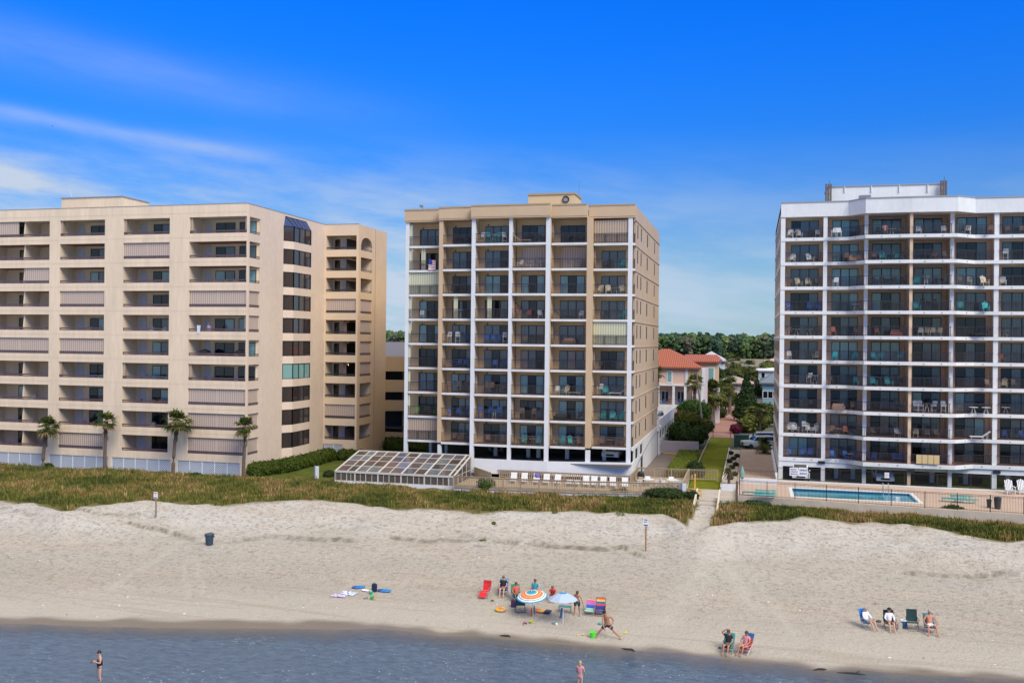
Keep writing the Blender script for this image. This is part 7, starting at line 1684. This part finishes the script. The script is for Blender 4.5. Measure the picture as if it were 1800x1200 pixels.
lump('towel','lilac towel spread at the left end of the towels','towel',596,1047,(.52,.36,.10),[(.50,.42,.66),(.62,.55,.70),(.45,.36,.6)],R(-8),'cloth')
for i,(px,py,c,kd,lb) in enumerate(((652,1044,(.02,.40,.15),'bucket','green toy bucket by the navy backpack'),(654,1053,(.03,.33,.12),'bucket','small green toy mould left of the yellow one'),(658,1054,(.55,.48,.03),'shovel','yellow toy spade near the blue bodyboard'),(641,1052,(.55,.08,.10),'shovel','red toy spade in front of the towels'),(647,1052,(.05,.3,.35),'blob','teal toy fish beside the red spade'))):
    lump('sand_toy',lb,'toy',px,py,(.13,.07,.17),[c],R(40*i),kd)
for i,(px,py,c,kd,sz,lb) in enumerate(((1042,1120,(.08,.75,.03),'bucket',(.19,.1,.32),'bright lime green bucket left of the wide legged boy'),(1053,1097,(.03,.30,.27),'blob',(.25,.14,.14),'teal toy behind the boy in navy shorts'),(1021,1116,(.60,.50,.15),'shovel',(.26,.09,.1),'pale yellow spade lying left of the lime green bucket'),(1096,1114,(.62,.52,.12),'shovel',(.38,.10,.1),'pale yellow spade lying right of the boy'),(921,1096,(.55,.05,.05),'shovel',(.2,.08,.1),'red toy spade below the orange umbrella'),(926,1096,(.04,.08,.2),'blob',(.14,.1,.1),'dark blue toy beside the red spade below the umbrella'),(934,1095,(.45,.48,.05),'bucket',(.13,.1,.15),'yellow green toy cup below the orange umbrella'),(976,1096,(.06,.28,.33),'shovel',(.2,.09,.1),'teal toy scoop left of the white umbrella pole'),(981,1098,(.72,.74,.74),'blob',(.18,.12,.12),'white plastic toy left of the white umbrella pole'))):
    lump('sand_toy',lb,'toy',px,py,sz,[c],R(-25+30*i),kd)
for i,(px,py,c,lb) in enumerate(((934,1082,(.60,.07,.05),'red drink bottle left of the orange bodyboard'),(939,1078,(.04,.25,.30),'blue green drink bottle left of the orange bodyboard'),(1198,1,(0,0,0),''))):
    if not lb: continue
    p=at(px,py); b_=MB(); b_.lathe(p,[(.05,0),(.055,.35),(.03,.42),(.03,.5),(.01,.52)],8); tag(b_.build('bottle',mat('bottle_%d'%i,c,.3)),lb,'bottle')
# --- two seated at the water edge
p=sitp('person in black sitting at the water edge with one hand raised to the head',1279,1145,R(-12),TAN,BRN,[('shirt',BK,'shirt'),('shorts',BK,'shorts')],ps=pose(SIT,el=[(-.36,.1,1.02),(.27,.05,.62)],wr=[(-.16,.06,1.18),(.2,-.18,.56)]))
bchair('beach_chair','teal backed beach chair under the person in black at the water edge',p,R(-12),(.02,.2,.2),[(.02,.30,.28)]*3,.34,.26,.66)
p=sitp('woman in a pink top sitting at the water edge looking left',1309,1147,R(-28),TAN,BRN,[('top',PK,'shirt'),('shorts',PK,'shorts')],longhair=True,female=True)
bchair('beach_chair','beach chair with blue headrest and red back under the woman in pink',p,R(-28),(.5,.05,.03),[(.55,.05,.03),(.60,.08,.04),(.02,.15,.40)],.36,.26,.74)
lump('sandal','dark sandals with red straps left of the person in black','sandals',1267,1139,(.15,.07,.1),[(.25,.03,.05),(.03,.03,.04)],0,'blob')
# --- four chairs on the right
p=sitp('woman in a white jacket sitting sideways on the bright blue chair',1525,1103,R(40),FAIR,GRY,[('jacket',CW_,'jacket'),('shorts',('aqua',(.05,.35,.42)),'shorts')],female=True)
bchair('beach_chair','bright blue folding chair, leftmost of the four in a row',p,R(40),(.02,.12,.40),[(.02,.16,.48)]*3,.25,.34,.72)
p=sitp('woman in a white shirt and dark visor sitting second in the row of four chairs',1564,1105,R(8),FAIR,GRY,[('shirt',CW_,'jacket'),('shorts',BK,'shorts')],female=True,hat=('visor_black',(.02,.02,.02)))
bchair('camp_chair','dark camping chair under the woman with the black visor',p,R(8),(.015,.02,.03),(.015,.02,.03),.15,.38,.66,frame=(.03,.04,.05))
p=at(1604,1106); bchair('camp_chair','empty dark green camping chair, third in the row',p,R(4),(.01,.045,.045),[(.01,.05,.05)]*3,.10,.44,.70,frame=(.02,.03,.03))
p=at(1589,1104); b_=MB(); b_.box(p.x-.17,p.x+.17,p.y,p.y+.28,p.z,p.z+.42); b_.cur=1; b_.box(p.x-.18,p.x+.18,p.y-.01,p.y+.29,p.z+.42,p.z+.5); b_.tube([(p.x-.15,p.y+.14,p.z+.5),(p.x,p.y+.14,p.z+.62),(p.x+.15,p.y+.14,p.z+.5)],.012,5); tag(b_.build('cooler',[mat('cooler_blue',(.02,.09,.22),.4),WHT]),'blue cool box with white lid between the second and third chairs','cool box')
p=at(1583,1106); b_=MB(); b_.box(p.x-.12,p.x+.1,p.y,p.y+.15,p.z,p.z+.35); b_.ell((p.x,p.y+.07,p.z+.35),(.11,.07,.05),8,5); b_.tube([(p.x-.08,p.y,p.z+.36),(p.x,p.y,p.z+.5),(p.x+.08,p.y,p.z+.36)],.01,4); tag(b_.build('beach_bag',mat('cloth_cream',(.5,.42,.33),.8)),'cream tote bag leaning beside the blue cool box','bag')
lump('straw_hat','brown straw hat lying left of the woman in the black visor','hat',1548,1093,(.3,.2,.14),[(.10,.07,.05)],0,'blob')
p=sitp('heavy shirtless man in white shorts sitting rightmost of the row',1635,1111,R(5),RED,GRY,[('shorts',CW_,'shorts')],ps=pose(SIT,el=[(-.34,.06,.62),(.34,.06,.62)],wr=[(-.34,-.2,.58),(.34,-.2,.58)],kn=[(-.2,-.42,.46),(.2,-.42,.46)],an=[(-.22,-.58,.08),(.22,-.60,.08)],to=[(-.25,-.76,.04),(.25,-.78,.04)]),scale=1.08)
bchair('beach_chair','folding chair with teal back under the shirtless man',p,R(5),(.05,.08,.1),[(.04,.25,.28)]*3,.34,.32,.70)
# --- waders
p=onz(175,1203,-.22); d0=Vector((p.x,p.y,-.22))
person('woman in a black swimsuit standing in the water and looking at a phone',pose(STAND,hd0=(0,-.03,1.56),hd1=(0,-.06,1.69),el=[(-.24,-.04,1.16),(.24,-.04,1.16)],wr=[(-.06,-.22,1.24),(.05,-.22,1.22)],an=[(-.08,.02,.09),(.10,.04,.09)]),d0,R(-38),FAIR,BLK,[('swimsuit',BK,'torso'),('swimsuit_bottom',BK,'brief')],female=True)
th=R(-38); hp_=d0+Vector((math.cos(th)*0-math.sin(th)*-.40,math.sin(th)*0+math.cos(th)*-.40,1.24)); ph_=MB(); ph_.X=Matrix.Translation(hp_)@Matrix.Rotation(th,4,'Z')@Matrix.Rotation(R(-30),4,'X'); ph_.box(-.04,.04,-.006,.006,-.08,.09); tag(ph_.build('phone',mat('phone_black',(.02,.02,.02),.2)),'black phone held up by the woman in the swimsuit','phone')
p=onz(1021,1206,-.15); person('blonde child in a pink top wading and seen from behind',pose(STAND,el=[(-.26,-.02,1.16),(.26,-.02,1.16)],wr=[(-.22,-.18,.98),(.22,-.18,.98)]),(p.x,p.y-.25,-.30),R(170),FAIR,BLD,[('top',PK,'shirt'),('shorts',PK,'shorts')],longhair=True,female=True,scale=.88)
# --- bin, beach signs, driftwood
p=at(368,957); b_=thing('rubbish_bin','dark blue round rubbish bin with lid standing on the sand','bin',p)
bn=MB(); bn.lathe(p,[(.27,-.03),(.29,.1),(.33,.72),(.36,.74),(.36,.80),(.31,.80),(.30,.75)],18,False); bn.build('drum',mat('bin_navy',(.028,.05,.075),.5),b_)
ld=MB(); ld.lathe(p,[(.37,.80),(.385,.83),(.37,.88),(.2,.93),(.02,.94)],18); ld.build('lid',mat('bin_navy_lid',(.035,.06,.09),.45),b_)
hd_=MB(); 
for s in (-1,1): hd_.box(p.x+s*.38-.05,p.x+s*.38+.05,p.y-.08,p.y+.08,p.z+.66,p.z+.72)
hd_.box(p.x-.03,p.x+.12,p.y-.39,p.y-.385,p.z+.72,p.z+.80) if False else None
hd_.build('handle',mat('bin_navy',(.028,.05,.075)),b_)
for i,(px,py,ty,lb,pc) in enumerate(((274,909,864,'small white warning sign on a grey post at the dune edge, left',(.25,.19,.14)),(1135,968,911,'small white sign with dark print on a tall brown post in the sand',(.30,.13,.06)))):
    p=at(px,py); top=EYE+ray(px,ty)*((p-EYE).dot(FW)); h_=top.z-p.z; s=thing('beach_sign',lb,'sign',p)
    MB().box(p.x-.05,p.x+.05,p.y-.05,p.y+.05,p.z-.3,p.z+h_-.1).build('post',mat('sign_post_%d'%i,pc,.8),s)
    bd=MB().box(p.x-.19,p.x+.19,p.y-.08,p.y-.055,p.z+h_-.58,p.z+h_); bd.build('board',mat('sign_white',(.75,.74,.76),.5),s)
    pr=MB(); cz=p.z+h_
    if i==0: pr.box(p.x-.13,p.x+.13,p.y-.085,p.y-.081,cz-.14,cz-.06); pr.cur=1; pr.box(p.x-.14,p.x+.14,p.y-.085,p.y-.081,cz-.54,cz-.44); pr.cur=0; pr.box(p.x-.10,p.x+.10,p.y-.085,p.y-.081,cz-.26,cz-.22)
    else: pr.cur=1; pr.box(p.x-.14,p.x+.14,p.y-.085,p.y-.081,cz-.12,cz-.04); pr.box(p.x-.12,p.x-.02,p.y-.085,p.y-.081,cz-.30,cz-.2); pr.box(p.x+.03,p.x+.1,p.y-.085,p.y-.081,cz-.28,cz-.18); pr.box(p.x-.16,p.x+.16,p.y-.085,p.y-.081,cz-.55,cz-.45)
    pr.build('print',[mat('print_red',(.5,.06,.06)),mat('print_navy',(.05,.07,.18))],s)
for i,(px,py,ln,rz_,lb) in enumerate(((1496,1184,.75,.05,'dark driftwood branch stranded at the water edge'),(888,1118,.35,-.1,'thin dark stick on the wet sand below the swim ring'),(1104,1142,.45,-.35,'slanting dark stick on the wet sand below the boy'),(1441,1177,.4,.4,'small dark twig left of the driftwood branch'))):
    p=at(px,py); b_=MB(); c_,s_=math.cos(rz_),math.sin(rz_); b_.tube([(p.x-ln*c_,p.y-ln*s_,p.z+.02),(p.x-.2*ln*c_,p.y,p.z+.06),(p.x+.5*ln*c_,p.y+.05,p.z+.05),(p.x+ln*c_,p.y+ln*s_,p.z+.03)],[.015,.05,.06,.01],6)
    if i==0: b_.tube([(p.x+.2,p.y,p.z+.05),(p.x+.45,p.y+.1,p.z+.22)],[.04,.01],5)
    tag(b_.build('driftwood',mat('driftwood_dark',(.04,.035,.03),.9)),lb,'driftwood')
for i,(px,py,r_,lb) in enumerate(((848,964,.32,'small lone green tuft on the open sand'),(1090,905,.4,'sprawling pale green weed at the dune edge below the deck'),(975,902,.25,'small weed clump hanging over the dune edge'),(1325,950,.001,''),(868,921,.18,'thin dry weed on the dune slope'))):
    if not lb: continue
    p=at(px,py); o=leafy('beach_weed',[(tuple(p+Vector((0,0,.1))),(r_,r_*.7,.16))],220,.05,[(.10,.13,.03),(.14,.16,.05)],seed=200+i,core=False); tag(o,lb,'plant')
# sea shell flecks, seaweed and footprints read as scattered litter: one mass
V=[];Fc=[];Cc=[]; r=random.Random(3)
for i in range(5200):
    px=r.uniform(-60,1860); py=r.uniform(885,1180) if r.random()<.6 else r.uniform(900,990); p=hit(px,py)
    if p.z<.12 or p.z>2.5: continue
    s=r.uniform(.012,.035) if r.random()<.93 else r.uniform(.04,.07); a=r.uniform(0,6.28); u=Vector((math.cos(a),math.sin(a),.1))*s; v=Vector((-math.sin(a),math.cos(a),.2))*s*.6; q=p+Vector((0,0,.012))
    k=len(V); V+=[q-u-v,q+u-v,q+u+v,q-u+v]; Fc.append((k,k+1,k+2,k+3)); c0=(.75,.72,.68) if r.random()<.7 else r.choice([(.16,.12,.09),(.10,.08,.06),(.28,.22,.16)]); Cc+=[(*c0,1)]*4
me=bpy.data.meshes.new('shell_litter'); me.from_pydata([tuple(v) for v in V],[],Fc); me.materials.append(vcolmat('shell_flecks',.6)); me.color_attributes.new('Col','FLOAT_COLOR','CORNER').data.foreach_set('color',np.array(Cc,dtype=np.float32).ravel())
o=bpy.data.objects.new('shell_litter',me); COL.objects.link(o); tag(o,'broken shells and bits of weed scattered over the sand','shells',kind='stuff')
# people on balconies
def balc(label,px,py,Y,z,skin,hair,cl,**k):
    x=XatY(px,Y,py); person(label,SIT if k.pop('sit',False) else STAND,(x,Y,z),0,skin,hair,cl,**k)
balc('person in a lilac shirt standing on the fifth row balcony, left block',367,577,YL+.9,ZF[4]+.05,FAIR,BLD,[('shirt',('lilac',(.45,.38,.6)),'shirt'),('shorts',NAVY,'shorts')])
balc('person in white and red on top row, right tower',1556,403,108.0,RZ[0]+.15,RED,BRN,[('shirt',('pinkwhite',(.6,.3,.3)),'shirt'),('shorts',CW_,'shorts')],sit=True)
balc('person in dark clothes on lowest row, fourth bay, middle tower',922,760,cy[3]+1.1,ZT[8],TAN,BLK,[('shirt',BK,'shirt'),('shorts',BK,'shorts')],sit=True)
balc('person in red on the fourth row, fourth bay, middle tower',907,535,cy[3]+.9,ZT[3],TAN,BLK,[('shirt',('maroon',(.25,.05,.05)),'shirt'),('shorts',BK,'shorts')])
# a tiny far bird
p=EYE+ray(91,222)*160; b_=MB(); b_.add([p+Vector((-.5,0,.12)),p+Vector((-.1,0,0)),p+Vector((0,-.1,-.03)),p+Vector((-.1,.25,0)),p+Vector((.5,.05,.10)),p+Vector((.1,0,0)),p+Vector((0,.35,-.02)),p+Vector((0,.1,.06))],[(0,1,3),(5,4,3),(2,5,3,1),(1,7,5),(3,6,7)]); tag(b_.build('gull',mat('gull_dark',(.05,.05,.06),.8)),'tiny dark bird gliding in the upper left sky','bird')
